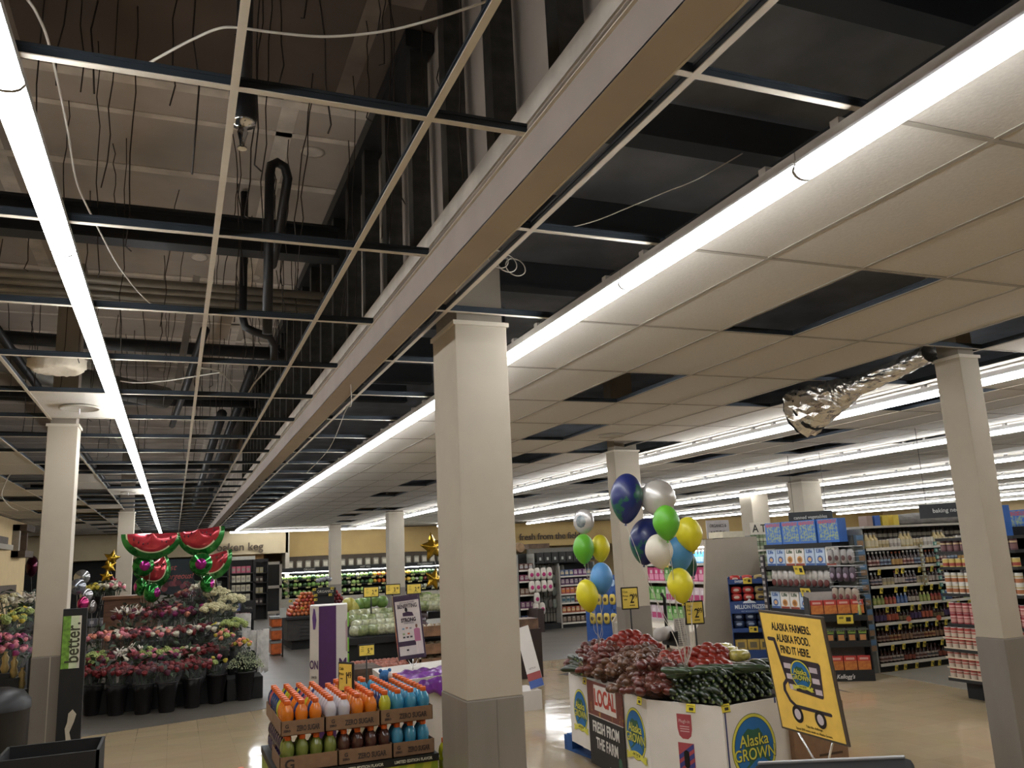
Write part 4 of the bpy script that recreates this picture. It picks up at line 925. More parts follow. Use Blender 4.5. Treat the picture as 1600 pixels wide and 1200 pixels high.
for px, py, yy, nm, kd in ((340, 925, 13.2, 'highest', 'mum'), (362, 935, 13.0, 'right-hand', 'mum'), (333, 948, 12.8, 'lower', 'mum'), (316, 915, 13.25, 'white rose', 'white'), (366, 972, 12.4, 'greenish', 'greenmum')):
    p = aty(px, py, yy); bouquet((p.x, yy, p.z-.38), [kd], '%s cream bouquet at the right side of the flower stand' % nm, bucket=False, n=24, r=.15, sc=1.1)
    tag(MB().box(p.x-.05, p.x+.05, yy-.05, yy+.05, 0, p.z-.38, m_blackm).build('display_block'), 'black block under the %s cream bouquet' % nm, 'block')
for px, py, yy, nm in ((298, 925, 13.35, 'tallest salmon and wine rose'), (262, 946, 13.3, 'tall magenta and pink rose')):
    p = aty(px, py, yy); bouquet((p.x, yy, p.z-.38), ['salmon', 'wine', 'magenta', 'red', 'wine'], '%s bouquet before the dark floral poster' % nm, bucket=False, n=26, r=.19, sc=1.3)
    tag(MB().box(p.x-.05, p.x+.05, yy-.05, yy+.05, 0, p.z-.38, m_blackm).build('display_block'), 'black block under the %s bouquet' % nm, 'block')
for px, py, w_ in ((350, 1000, 'beside the orange roses'), (378, 1012, 'above the baby\'s breath')):
    p = aty(px, py, 12.0); bouquet((p.x, 12.0, p.z-.30), ['salmon', 'yellow', 'pink', 'greenmum'] if px == 350 else ['salmon', 'yellow'], 'peach bouquet at the right end of the stand '+w_, bucket=False, n=14, r=.12)
    tag(MB().box(p.x-.05, p.x+.05, 11.95, 12.05, 0, p.z-.30, m_blackm).build('display_block'), 'black block under the peach bouquet '+w_, 'block')
# price cards
for k, (px, py, dep, pink) in enumerate(((137, 1078, 10.9, 1), (173, 1080, 10.95, 1), (217, 1078, 11.1, 1), (252, 1074, 11.15, 1), (335, 1064, 11.4, 0), (379, 1058, 11.5, 0), (357, 999, 12.3, 0), (346, 1028, 12.0, 0), (293, 982, 12.6, 0), (283, 1023, 12, 0))):
    c = atd(px, py, dep); mb = MB(); mb.box(-.055, .055, -.003, 0, -.045, .045, F('c9c9d4'))
    if pink: mb.box(.01, .055, -.004, -.003, -.045, .045, F('b0607a')); mb.box(-.02, .03, -.003, 0, -.085, -.05, F('a8b4d8'))
    mb.box(-.04, 0, -.0045, -.0035, -.015, .02, F('4a4a5a')); o = mb.build('price_card'); o.location = c; o.rotation_euler = (.2, 0, .1)
    tag(o, 'small %s price card on the flower stand, %s' % ('white and pink' if pink else 'white', ['first from the left', 'second from the left', 'third from the left', 'fourth from the left', 'on the mixed bouquet bucket', "on the baby's breath bucket", 'high at the right beside the white sleeves', 'below the peach bouquet', 'at the centre of the stand', 'between the red bouquets'][k]), 'price card')
# paper/plastic sleeves
m_slv = mat('white_sleeve', hx('d6d2cc'), .4, noise=.15, scale=14, bump=.6)
for k, (px, py, w_, h_, lb) in enumerate(((379, 975, .17, .32, 'smaller white stack of flower sleeves behind the crumpled one'), (398, 1018, .30, .60, 'large crumpled white stack of flower sleeves at the right of the stand'))):
    c = atd(px, py, 11.75+(.7 if k == 0 else 0)); me = bag_mesh('flower_sleeves', w_, h_, .12, m_slv, seed=k)
    mb = MB(); random.seed(k)
    for q in range(7): T = Tm(c.x-w_/2+w_*q/6, c.y+random.uniform(-.03, .03), c.z) @ Ry(random.uniform(-.06, .06)); mb.prism([(-.04, h_/2), (.045, h_/2-random.uniform(0, .04)), (.03, -h_/2+random.uniform(0, .1)), (-.02, -h_/2)], -.015, .015, m_slv, T, axis='y')
    tag(mb.build('flower_sleeves'), lb, 'sleeves')
    tag(MB().tube([(c.x, c.y+.05, c.z+h_*.3), (c.x, c.y+.05, 0)], .008, m_blackm, 6).build('sleeve_post'), 'thin black post holding the '+lb.split(' at')[0].split(' behind')[0], 'post')
# floral poster
p = aty(272, 935, 13.55); t = thing('floral_poster', 'dark navy poster reading Just Gorgeous above the flower stand', 'poster', (p.x, 13.55, 0), .03)
z0, z1 = aty(270, 942, 13.55).z, aty(272, 874, 13.55).z; W_ = .27
mb = MB(); mb.box(-W_, W_, 0, .02, z0, z1, F('252c36', .4)); mb.box(-W_, W_, -.002, 0, z0, z0+.12, F('c9c4c0')); mb.build('board', t)
mb = MB(); text_mb(mb, 'Just', F('b05a58'), .12, frame((-.08, -.003, z1-.12), (1, 0, 0)), 1, .001, .0006, shear=.35); text_mb(mb, 'Gorgeous!', F('b05a58'), .12, frame((.03, -.003, z1-.25), (1, 0, 0)), .85, .001, .0006, shear=.35)
random.seed(6)
for k in range(9): oval(mb, frame((0, 0, 0), (1, 0, 0)), -.19+.05*k+random.uniform(-.02, .02), z0+.17+random.uniform(0, .14), .045, .042, F(['7a4450', '8e4a52', '5c2a34'][k % 3]), -.004-.0003*k, 12)
mb.build('print', t); MB().box(-.015, .015, .02, .05, 0, z1-.1, m_blackm).build('post', t)
# watermelon foil balloons
m_wr = mat('foil_melon_red', hx('b8323e'), .18, metal=.55, noise=.12, scale=3, coat=.6, bump=.1); m_wg = mat('foil_melon_green', hx('2c7a35'), .2, metal=.6, noise=.3, scale=7, coat=.6, bump=.3); m_ww = F('c9c8a0', .3)
def melon(px, py, yy, W_, H_, rz, tilt, label, anchor):
    c = aty(px, py, yy); t = thing('watermelon_balloon', label, 'balloon', tuple(c), rz); t.rotation_euler = (0, tilt, rz)
    def half(s, dy, m, nm, th):
        mb = MB(); vs = []; fs = []; NA, NR = 28, 6
        for side in (-1, 1):
            for j in range(NR+1):
                for i in range(NA+1):
                    a = PI+PI*i/NA; rr = j/NR; x = W_/2*s*rr*math.cos(a); z = H_*s*rr*math.sin(a); e_ = max(0, 1-rr**2.5)**.5*max(0, math.sin(PI*i/NA))**.35 if j else 1
                    vs.append((x, side*th*e_+dy, z+H_*.5))
        n1 = (NR+1)*(NA+1)
        for sd in (0, 1):
            for j in range(NR):
                for i in range(NA): a = sd*n1+j*(NA+1)+i; q = (a, a+1, a+NA+2, a+NA+1); fs.append(q if sd else q[::-1])
        mb.add(vs, fs, m, True); return mb.build(nm, t)
    half(1, 0, m_wg, 'rind', .09); half(.86, -.028, m_ww, 'pale_ring', .078); half(.81, -.042, m_wr, 'red_face', .075)
    random.seed(int(px))
    mb = MB()
    for k in range(9): x = (-.3+.075*k)*W_; zz = H_*.5-random.uniform(.12, .5)*H_*(1-abs(x/W_)*1.3); mb.ball((x, -.105+abs(x)*.08, zz), .010, .012, .02, F('2a1218'), 6, 4)
    mb.build('seeds', t)
    b1 = Euler((0, tilt, rz)).to_matrix().inverted() @ (Vector(anchor)-c); MB().tube([Vector((0, 0, -H_*.5)).lerp(b1, q/6) for q in range(7)], .003, m_cable, 5).build('ribbon', t)
aL = (-.35, 13.3, .95); aR = (.75, 13.3, .95)
melon(237, 854, 12.9, .80, .36, .12, 0, 'large watermelon slice foil balloon at the upper left of the flower poster', aL)
melon(315, 848, 12.9, .68, .38, -.25, -.12, 'large watermelon slice foil balloon at the upper right, near the wall lettering', aR)
melon(333, 886, 13.4, .62, .36, -.2, -.25, 'lower watermelon slice foil balloon right of the flower poster', aR)
melon(244, 898, 13.4, .5, .36, .1, -.5, 'watermelon slice foil balloon half hidden left of the flower poster', aL)
for px, py, yy, r, ax, lb, an in ((224, 884, 12.8, .145, (0, 0, .25), 'round green foil balloon with a shiny magenta face under the left slice', aL), (314, 881, 12.8, .155, (0, 0, -.05), 'round green foil balloon with a shiny magenta face under the right slice', aR),
                                  (220, 917, 12.9, .125, (0, 0, -1.2), 'round green foil balloon turned sideways at the left', aL), (238, 926, 12.7, .135, (0, 0, .9), 'round green foil balloon low beside the poster edge', aL), (324, 912, 12.9, .125, (0, 0, 1.0), 'round green foil balloon at the lower right of the poster', aR)):
    foil_balloon(px, py, yy*.91, r, '2c7a35', lb, an, .7, ax, decor=mat('magenta_foil', hx('9a2a7a'), .15, metal=.7, noise=.3, scale=8, bump=.6))
# left column neighbours: black panel with green sign
t = thing('banner_stand', 'black upright panel with a green and white better. strip beside the left column', 'display panel', (-.775, 8.2, 0))
MB().box(-.085, .10, 0, .05, .0, 1.42, m_blackm, bev=.004).build('panel', t)
mb = MB(); mb.box(-.08, .035, -.004, 0, .93, 1.36, mat('lime_grass', hx('6f9a3a'), .6, noise=.3, scale=30)); mb.box(-.02, .06, -.005, -.004, .93, 1.36, F('c9d4b0')); mb.box(.04, .06, -.006, -.005, .93, 1.36, F('d4cfc0'))
text_mb(mb, 'better.', F('3f3f2c'), .15, frame((.005, -.0062, 1.14), (0, 0, 1), (-1, 0, 0)), .82, .002, .0006); mb.build('sign_strip', t)
random.seed(8); mb = MB(); pts = [(-.01, .28), (.02, .36), (.005, .42), (.035, .5), (.05, .56), (.02, .60), (-.01, .57), (-.015, .50), (-.03, .45), (-.02, .38)]
mb.prism([(x+.01, z) for x, z in pts], -.006, -.001, F('c2b8a4'), axis='y'); mb.build('torn_sticker', t)
# bin with domed top and black tub, lower left
c = atd(-6, 1075, 6.3); t = thing('litter_bin', 'black litter bin with a domed top at the lower left corner', 'bin', (c.x, c.y, 0))
MB().lathe([(.20, 0), (.235, .03), (.235, c.z-.17), (.245, c.z-.16)], 32, m_black).build('body', t); MB().lathe([(.245, c.z-.16), (.24, c.z-.10), (.19, c.z-.035), (.10, c.z-.005), (.001, c.z)], 32, m_black).build('dome', t)
p = atz(88, 1166, .78); t = thing('black_tub', 'open black tub at the bottom left before the column', 'tub', (p.x, p.y-.17, 0))
mb = MB(); m_ = m_blackm
for (a, b, c_, d) in ((-.24, .24, -.2, -.185), (-.24, .24, .185, .2), (-.24, -.225, -.2, .2), (.225, .24, -.2, .2)): mb.box(a, b, c_, d, .1, .80, m_)
mb.box(-.24, .24, -.2, .2, .1, .12, m_); mb.build('tub_body', t)
for sx in (-.2, .2): MB().box(sx-.02, sx+.02, -.18, .18, 0, .1, m_black).build('foot', t)
# floral rack at the far left, before the wall
random.seed(9)
tag(MB().box(-3.0, -2.0, 9.6, 10.6, 0, .62, m_blackm, bev=.01).build('flower_plinth'), 'low black plinth under the potted flowers at the far left', 'plinth')
for k, (px, py, dep, kd, lb) in enumerate(((15, 925, 10.5, ['white', 'mum'], 'white lilies'), (35, 945, 10.2, ['yellow', 'greenmum', 'white'], 'yellow blooms'), (12, 955, 9.8, ['greenmum', 'yellow'], 'green and yellow blooms'), (8, 985, 9.4, ['magenta', 'pink'], 'magenta blooms'), (30, 985, 9.6, ['magenta', 'pink', 'wine'], 'pink foil flowers'), (45, 925, 10.6, ['lily', 'white'], 'pale lilies'), (22, 1000, 9.2, ['pink', 'magenta'], 'pink wrapped flowers'))):
    c = atd(px, py+12, dep); bouquet((c.x, c.y, c.z-.38), kd, 'bouquet of %s at the far left before the cream wall' % lb, bucket=False, n=16, r=.17, sc=1.2)
    tag(MB().box(c.x-.09, c.x+.09, c.y-.09, c.y+.09, 0, c.z-.38, m_blackm).build('display_block'), 'black block under the %s at the far left' % lb, 'block')
for k, (px, py) in enumerate(((8, 1035), (22, 1042), (34, 1060))):
    c = atd(px, py, 7.2); mb = MB(); random.seed(k); mb.lathe([(.02, -.09), (.035, -.05), (.022, 0), (.03, .04), (.012, .07), (.018, .09)], 8, mat('gold_foil_paper', hx('a08c5c'), .35, metal=.5, bump=.6, scale=40), Tm(*c)); tag(mb.build('foil_ornament'), 'small pale gold figure at the lower left, %s' % ['leftmost', 'middle one', 'nearest the column'][k], 'ornament')
    tag(MB().box(c.x-.05, c.x+.05, c.y-.05, c.y+.05, 0, c.z-.09, m_blackm).build('display_block'), 'dark block under the %s pale gold figure' % ['leftmost', 'middle', 'right'][k], 'block')
# wall dressing on the left wall
mb = MB(); T = aty
for (px0, px1, py0, py1, lb, nm) in ((22, 36, 823, 872, 'dark wooden bracket lamp frame on the cream left wall', 'wall_lamp'), (0, 13, 852, 860, 'grey ledge on the cream left wall', 'wall_ledge'), (0, 18, 914, 926, 'brown weathered wall plank low on the cream left wall', 'wall_plank'), (0, 5, 840, 851, 'small dark block above the grey ledge', 'wall_block')):
    a = atx(px0 if px0 else -14, (py0+py1)/2, -3.6); b = atx(px1, (py0+py1)/2, -3.6); zt = atx(px1, py0, -3.6).z; zb = atx(px1, py1, -3.6).z
    m = MB(); W_ = mat('dark_wood', hx('4a3c30'), .7, noise=.25, scale=8) if nm != 'wall_ledge' else F('8a8070')
    if nm == 'wall_lamp':
        m.box(-3.65, -3.35, a.y, b.y, zt-.15, zt, W_); m.box(-3.65, -3.35, a.y, b.y, zb, zb+.15, W_); m.box(-3.65, -3.5, a.y, a.y+.2, zb, zt, F('8a8174')); m.box(-3.65, -3.5, b.y-.15, b.y, zb, zt, W_)
    else: m.box(-3.65, -3.5, min(a.y, b.y), max(a.y, b.y), zb, zt, W_)
    tag(m.build(nm), lb, 'wall fitting')
# balloons and racks behind the left column
for k, (px, py, dep, r, col, lb) in enumerate(((128, 902, 14, .125, '9a9a98', 'silver foil balloon with a blue mark, highest beside the left column'), (121, 917, 13.6, .13, '8a8c92', 'silver foil balloon below the highest one beside the left column'), (135, 930, 13.8, .11, '9c9a9a', 'pale foil balloon leaning right beside the left column'), (130, 943, 13.5, .11, '9a2a5a', 'magenta foil balloon beside the left column'), (144, 948, 14.2, .11, '8a8480', 'grey foil balloon low beside the left column'), (131, 962, 13.3, .09, 'b03a72', 'pink foil balloon lowest beside the left column'), (50, 885, 24, .30, '4a1428', 'dark red foil balloon left of the left column'))):
    foil_balloon(px, py, dep, r, col, lb, (atd(px+2, 1000, dep+.2).x, atd(px+2, 1000, dep+.2).y, 0), .55, (0, 0, .3*k))
def star(px, py, dep, r, lb, rot=0, col='a8862a'):
    c = atd(px, py, dep); t = thing('star_balloon', lb, 'balloon', tuple(c)); t.rotation_euler = (0, rot, .3); vs = [(0, -.3*r, 0), (0, .3*r, 0)]
    for k in range(10): a = PI/2+k*PI/5; q = r if k % 2 == 0 else r*.5; vs.append((q*math.cos(a), 0, q*math.sin(a)))
    fs = [];
    for k in range(10): fs += [(0, 2+(k+1) % 10, 2+k), (1, 2+k, 2+(k+1) % 10)]
    bm = bmesh.new(); V = [bm.verts.new(v) for v in vs]; [bm.faces.new([V[i] for i in f]) for f in fs]; bmesh.ops.subdivide_edges(bm, edges=bm.edges[:], cuts=2, use_grid_fill=True, smooth=.6)
    me = bpy.data.meshes.new('envelope'); bm.to_mesh(me); bm.free(); me.materials.append(mat('gold_foil_'+col, hx(col), .18, metal=.9, bump=.3, scale=6)); [setattr(q, 'use_smooth', True) for q in me.polygons]
    o = bpy.data.objects.new('envelope', me); C.objects.link(o); o.parent = t
    MB().tube([(0, 0, -r*.5), (.02, 0, -r*2), (0, 0, -r*4), (0, 0, -c.z)], .003, m_cable, 5).build('ribbon', t)
star(175, 872, 18, .19, 'gold star foil balloon, top of the string behind the left column', .2)
star(171, 886, 17.8, .17, 'gold star foil balloon, middle of the string behind the left column', -.3)
star(166, 901, 17.6, .15, 'gold star foil balloon, lowest of the string behind the left column', .1)
star(676, 855, 14, .26, 'large gold star foil balloon peeking past the big column', -.15)
star(678, 905, 13.5, .2, 'lower gold star foil balloon peeking past the big column', .3)
star(176, 907, 17.9, .10, 'small red star foil balloon under the gold stars', 0, '8a2020')
for k, (px, py, kd, lb) in enumerate(((143, 918, ['yellow'], 'yellow orchids'), (154, 916, ['yellow', 'yellow', 'white'], 'yellow and white orchids'), (172, 914, ['white'], 'white orchids'), (182, 915, ['white', 'pink'], 'white and pink orchids'))):
    c = atd(px, py, 17); bouquet((c.x, c.y, c.z-.38), kd, 'pot of %s on the wire rack behind the left column' % lb, bucket=False, n=12, r=.16, sc=1.6, wrap=False)
    t = thing('wire_rack', 'black wire rack tower under the %s' % lb, 'rack', (c.x, c.y, 0))
    for z in (.02, .35, .65, c.z-.39): MB().box(-.17, .17, -.15, .15, z, z+.012, m_blackm).build('shelf', t)
    for sx in (-.16, .16):
        for sy in (-.14, .14): MB().tube([(sx, sy, 0), (sx, sy, c.z-.38)], .008, m_blackm, 5).build('post', t)
    for z in (.04, .37, .67):
        for q in range(2): inst(boxm('gift_box', .12, .1, .15, F(['6a6a72', '8a8a92'][q]), ((-.3, .3, .3, .7, F('b0b0b8')),)), (c.x-.08+.16*q, c.y-.1, z), 0, 'small grey gift box on the wire racks behind the left column', 'box', 'gift boxes on the wire racks')
# reddish wood service counter behind the flowers
c0, c1 = aty(160, 990, 16.5), aty(245, 990, 16.5)
t = thing('service_counter', 'reddish wood service counter behind the flower stand', 'counter', ((c0.x+c1.x)/2, 16.8, 0)); hw = (c1.x-c0.x)/2
MB().box(-hw, hw, -.3, .3, 0, 1.25, mat('red_wood', hx('5a3a26'), .5, noise=.3, scale=4, stretch=(1, 1, 8))).build('body', t); MB().box(-hw-.03, hw+.03, -.34, .34, 1.25, 1.30, mat('red_wood_top', hx('6e4a30'), .4, noise=.2, scale=4)).build('top', t)
# far left shops
tag(MB().box(-8.5, 1.2, 35.2, 35.4, 0, 2.15, m_blackm).build('dark_partition'), 'dark recess wall under the far cream soffit', 'partition')

# ================================================================== produce hall, middle distance
def heap(me_list, c, wx, wy, h, d, label, cat, group, jitter=.2, name=None):   # layered pyramid of round fruit
    lay = 0; z = 0
    while True:
        ax, ay = wx*(1-lay*d*.6/h), wy*(1-lay*d*.6/h)
        if ax < d or lay*d*.8 > h: break
        nx, ny = max(1, int(ax/d)), max(1, int(ay/d))
        for i in range(nx):
            for j in range(ny):
                if lay and 0 < i < nx-1 and 1 < j < ny-1: continue
                if lay == 0 and 1 < i < nx-2 and j > 1: continue
                inst(random.choice(me_list), (c[0]+(i-(nx-1)/2)*d+random.uniform(-1, 1)*d*jitter*.3, c[1]+(j-(ny-1)/2)*d, c[2]+d/2+lay*d*.8), random.uniform(0, 6), label, cat, group, name)
        lay += 1
def fruit(nm, col, r, sy=1.0, col2=None, sz=1.0):
    return MB().ball((0, 0, 0), r, r*sy, r*sz, mat(nm, hx(col), .35, noise=.2, scale=10, coat=.3, col2=hx(col2) if col2 else None), 10, 7, fn=lambda d: 1-.08*max(0, d.z)**6).mesh(nm)
app = [fruit('red_apple', '8a2420', .04), fruit('dark_apple', '5e1420', .04)]; app2 = [fruit('orange_apple', 'b85a2a', .04), fruit('red_apple_light', 'a03428', .04), fruit('peach', 'b8683a', .04)]
orangef = [fruit('orange_fruit', 'd07a1e', .045)]; lem = [fruit('lemon', 'd4b83a', .04)]; gapp = [fruit('green_apple', '86a63a', .04)]
# apple island
zt = .66
t = thing('produce_island', 'dark grey slatted crate island carrying the apple heaps', 'display', (0, 0, 0))
il, ir = aty(449, 960, 18.0).x, aty(556, 960, 18.0).x
m_crate = mat('grey_crate', hx('35322f'), .7, noise=.15, scale=8)
MB().box(il, ir, 18.0, 19.6, .18, zt-.06, m_crate, bev=.01).build('crate_body', t); MB().box(il+.1, ir-.1, 18.1, 19.5, 0, .18, m_blackm).build('plinth', t); MB().box(il-.04, ir+.04, 17.94, 19.66, zt-.06, zt, m_blackm, bev=.01).build('rim', t)
mb = MB();
for k in range(5): mb.box(il+.25, il+.9, 17.985, 18.0, .2+k*.07, .205+k*.07, m_black)
mb.build('slats', t)
heap(app2, (il+.44, 18.45, zt), .86, .8, .44, .082, 'orange and red apple heaped on the left half of the dark island', 'apple', 'apples on the left of the island')
heap(app, (ir-.42, 18.45, zt), .80, .8, .44, .082, 'dark red apple heaped on the right half of the dark island', 'apple', 'apples on the right of the island')
ci = (il+ir)/2+.06
t = thing('produce_header', 'black centre tower with an ORGANICS header between the apple heaps', 'display', (ci, 18.1, zt))
MB().box(-.19, .19, -.12, .4, .0, .40, m_blackm).build('tower', t); MB().box(-.22, .22, -.14, .1, .40, .54, m_blackm, bev=.005).build('header', t); mb = MB(); text_mb(mb, 'ORGANICS', F('b8b4a8'), .075, frame((0, -.143, .47), (1, 0, 0)), .9, .001, .0006); mb.build('lettering', t)
random.seed(5)
for k in range(5):
    inst(fruit('silver_ball_%d' % k, '8a8a90', .05), (ci-.12+.06*k, 18.15, zt+.6+random.uniform(0, .15)), 0, 'small shiny silver ornament on top of the black header', 'ornament', 'silver ornaments on the header', 'ornament')
for k, (px, py) in enumerate(((454, 941), (472, 952), (491, 923), (493, 932), (493, 939), (516, 931), (519, 921))): shelf_tag(aty(px, py, 17.935), 0, 'small yellow price tag on the apple island', 'price tags on the apple island', .07, .05)
# carrots / orange drink stack left of the island
bx0, bx1 = aty(424, 960, 17.2).x, aty(441, 960, 17.2).x
for k, (za, zb_) in enumerate(((.02, .28), (.29, .52), (.53, .74))):
    t = thing('carrot_crate', 'low crate of orange carrot bags, %s of the stack left of the apple island' % ['bottom one', 'middle one', 'top one'][k], 'crate', ((bx0+bx1)/2, 17.2, za)); hw = (bx1-bx0)/2
    MB().box(-hw, hw, 0, .4, 0, zb_-za-.03, mat('carrot_orange', hx('b85a26'), .35, noise=.25, scale=12, coat=.4), bev=.03).build('carrot_bags', t); MB().box(-hw-.01, hw+.01, -.01, .41, zb_-za-.05, zb_-za-.01, F('7a7a78')).build('rim', t)
p = aty(442, 965, 16.9); tag(MB().tube([(p.x, 16.9, 0), (p.x, 16.9, .9)], .015, m_blackm, 6).build('sign_post'), 'thin black post with a card, beside the carrot crates', 'post'); tag(MB().box(p.x-.06, p.x+.06, 16.88, 16.9, .72, .90, F('a8a8a0')).build('post_card'), 'small grey and green card on the thin black post', 'card')
# stepped green produce stand behind the purple column
gx0, gx1, gy = aty(544, 960, 10.2).x, aty(690, 960, 10.2).x, 10.2
t = thing('produce_stand', 'black stepped produce stand with bagged greens behind the framed poster', 'stand', (0, 0, 0))
for k, (y0, z) in enumerate(((gy, .42), (gy+.45, .78), (gy+.9, 1.0))): MB().box(gx0, gx1+.5, y0, y0+.45, z-.09, z, m_blackm, bev=.008).build('shelf', t)
MB().box(gx0+.05, gx1+.5, gy+.5, gy+1.3, 0, .69, m_blackm).build('body', t)
for x in (gx0+.03, (gx0+gx1)/2, gx1): MB().box(x-.02, x+.02, gy+.02, gy+.5, 0, .33, m_blackm).build('leg', t)
lett = [bag_mesh('green_bag_%d' % q, .17, .13, .14, mat('bag_green_%d' % q, hx(['979a74', '7f8a5c', 'a8aa8c'][q]), .3, noise=.35, scale=22, coat=.8, bump=.4), seed=q) for q in range(3)]
cab = [fruit('cabbage', '7a9a4a', .085, col2='5a7a3a'), fruit('melon', 'a8a04a', .1)]
pur = [bag_mesh('purple_bag_%d' % q, .16, .12, .14, mat('bag_purple_%d' % q, hx(['3a2a34', '4a3a40'][q]), .3, noise=.3, scale=22, coat=.8, bump=.4), seed=q+5) for q in range(2)]
potg = [fruit('pink_potato', 'a86a5a', .035, 1.2)]
random.seed(17)
for r_ in range(4):
    for k in range(9): inst(random.choice(lett), (aty(557+r_*3, 960, gy+.5).x+.105*k*(1-r_*.05), gy+.48+.1*r_, .79+.06*r_), random.uniform(-.4, .4), 'bag of pale green lettuce on the middle shelf of the produce stand', 'bag', 'lettuce bags on the produce stand', 'lettuce_bag') if k < 6 else inst(random.choice(pur), (aty(557+r_*3, 960, gy+.5).x+.105*k, gy+.48+.1*r_, .79+.06*r_), random.uniform(-.4, .4), 'dark purple produce bag right of the lettuce on the produce stand', 'bag', 'purple bags on the produce stand', 'purple_bag')
for k, (px, py) in enumerate(((545, 945), (552, 950), (562, 944), (572, 942), (584, 938), (597, 940))): inst(cab[1] if k < 2 else cab[0], aty(px, py, gy+1.0), k, 'green cabbage or melon on the top shelf of the produce stand', 'vegetable', 'cabbages on the produce stand', 'cabbage')
for k, (px, py) in enumerate(((661, 935), (668, 934), (674, 937), (665, 940))): inst(cab[0], aty(px, py, gy+.9), k, 'green cabbage beside the gold star balloons', 'vegetable', 'cabbages beside the gold balloons', 'cabbage')
for r_ in range(3):
    for k in range(4): inst(random.choice(lett), aty(660+k*9, 955-r_*6, gy+.6+.1*r_), random.uniform(-.4, .4), 'bag of greens right of the framed poster', 'bag', 'bags of greens right of the poster', 'lettuce_bag')
for r_ in range(3):
    for k in range(12): inst(potg[0], (gx0+.1+k*.055, gy+.06+.09*r_, .46+.02*r_), random.uniform(0, 6), 'pinkish potato on the lowest shelf of the produce stand', 'potato', 'pink potatoes on the produce stand', 'potato')
for k in range(4): inst(boxm('net_bag', .1, .08, .16, F('6fae2e'), ()), (gx0-.02, gy+.1, .3+.18*k if k < 3 else .95), .2, 'bright green net bag at the left edge of the produce stand', 'bag', 'bright green net bags')
# brown crates right
for k, (py0, py1) in enumerate(((977, 997), (1005, 1025), (1029, 1044))):
    a = aty(656, py1, gy-.1); b = aty(688, py0, gy-.1); t = thing('brown_crate', 'brown slatted crate, %s of the stack right of the framed poster' % ['top', 'middle', 'bottom'][k], 'crate', (a.x, gy-.1, a.z)); hh_ = max(.10, b.z-a.z)
    mb = MB(); mb.box(0, .55, 0, .02, .0, hh_, mat('crate_brown', hx('7a5a42'), .6, noise=.3, scale=9)); mb.box(0, .55, .28, .3, 0, hh_, m_card); mb.box(0, .02, 0, .3, 0, hh_, m_card); mb.box(.53, .55, 0, .3, 0, hh_, m_card); mb.box(0, .55, 0, .3, 0, .01, m_card); mb.build('crate_body', t)
    for q in range(5): MB().ball((.06+q*.105, .1, hh_*.8), .05, .06, .05, mat('bagged_veg', hx('8e8068'), .3, noise=.4, scale=22, coat=.7), 10, 7).build('vegetable', t)
tag(MB().box(aty(656, 1000, gy).x, aty(656, 1000, gy).x+.6, gy-.12, gy+.2, 0, aty(656, 1046, gy-.1).z, m_blackm).build('crate_base'), 'dark base under the brown crates', 'base')
# wooden plank crate with 5.99
wx0, wx1 = aty(553, 1030, 9.2).x, aty(598, 1030, 9.2).x
t = thing('plank_crate', 'weathered plank crate with the 5.99 sign standing before it', 'crate', (wx0, 9.2, 0)); mw = mat('weathered_plank', hx('4e3f35'), .8, noise=.3, scale=6, stretch=(1, 1, 6))
for k in range(6): MB().box(0, wx1-wx0, 0, .03, .02+k*.095, .105+k*.095, mw).build('plank', t)
MB().box(0, wx1-wx0, .03, .5, 0, .58, mw).build('crate_body', t)
price_sign((aty(573, 1020, 9.0).x, 9.0, 0), aty(573, 1024, 9.0).z, .05, '5.99', '5.99 price sign before the weathered plank crate', .155, .10)
for px, py, tx in ((580, 932, '2.49'), (614, 928, '3.99'), (647, 927, '2.49')):
    b_ = aty(px, py, gy+.75); price_sign((b_.x, b_.y, 1.0 if px != 614 else .9), b_.z-(1.0 if px != 614 else .9), .05, tx, '%s price sign above the greens, %s of three' % (tx, {580: 'left', 614: 'middle', 647: 'right'}[px]), .185, .115)
# framed benefit poster on a white table with purple cloth
tc_ = (1.98, 7.25); TZ = .77
t = thing('sampling_table', 'white flared table with a draped purple cloth behind the drinks', 'table', (0, 0, 0))
a0, a1 = atz(610, 1058, TZ), atz(700, 1052, TZ)
m_wt = mat('white_board', hx('cfc9c2'), .5, noise=.02)
def hexa(pts_b, z0, pts_t, z1, m): mb = MB(); n = len(pts_b); mb.add([(x, y, z0) for x, y in pts_b]+[(x, y, z1) for x, y in pts_t], [tuple(range(n-1, -1, -1)), tuple(range(n, 2*n))]+[(i, (i+1) % n, n+(i+1) % n, n+i) for i in range(n)], m); return mb
hexa([(1.68, 6.79), (2.15, 6.95), (2.15, 7.6), (1.70, 7.4)], 0, [(1.60, 6.65), (2.42, 6.9), (2.35, 7.75), (1.66, 7.6)], TZ, m_wt).build('table_body', t)
random.seed(14); mb = MB(); vs = []; NXc, NYc = 26, 16
for i in range(NXc+1):
    for j in range(NYc+1):
        x = 1.72+.73*i/NXc; yl = 6.6+(x-1.42)*.3; y = yl-.06-.06*math.sin(x*5)**2+.45*j/NYc
        z = TZ+.012+.012*math.sin(i*1.1+j*.6)+.008*math.sin(j*1.7)
        if y < yl+.02: z = TZ-.02-(yl+.02-y)*1.2+.01*math.sin(i*1.5); y = yl-.02-.01*math.sin(i*1.3)
        if x > 2.38: z -= (x-2.38)*2.6
        vs.append((x, y, z))
mb.add(vs, [(i*(NYc+1)+j, (i+1)*(NYc+1)+j, (i+1)*(NYc+1)+j+1, i*(NYc+1)+j+1) for i in range(NXc) for j in range(NYc)], mat('purple_satin', hx('6a2a86'), .3, noise=.2, scale=5, coat=.4), True)
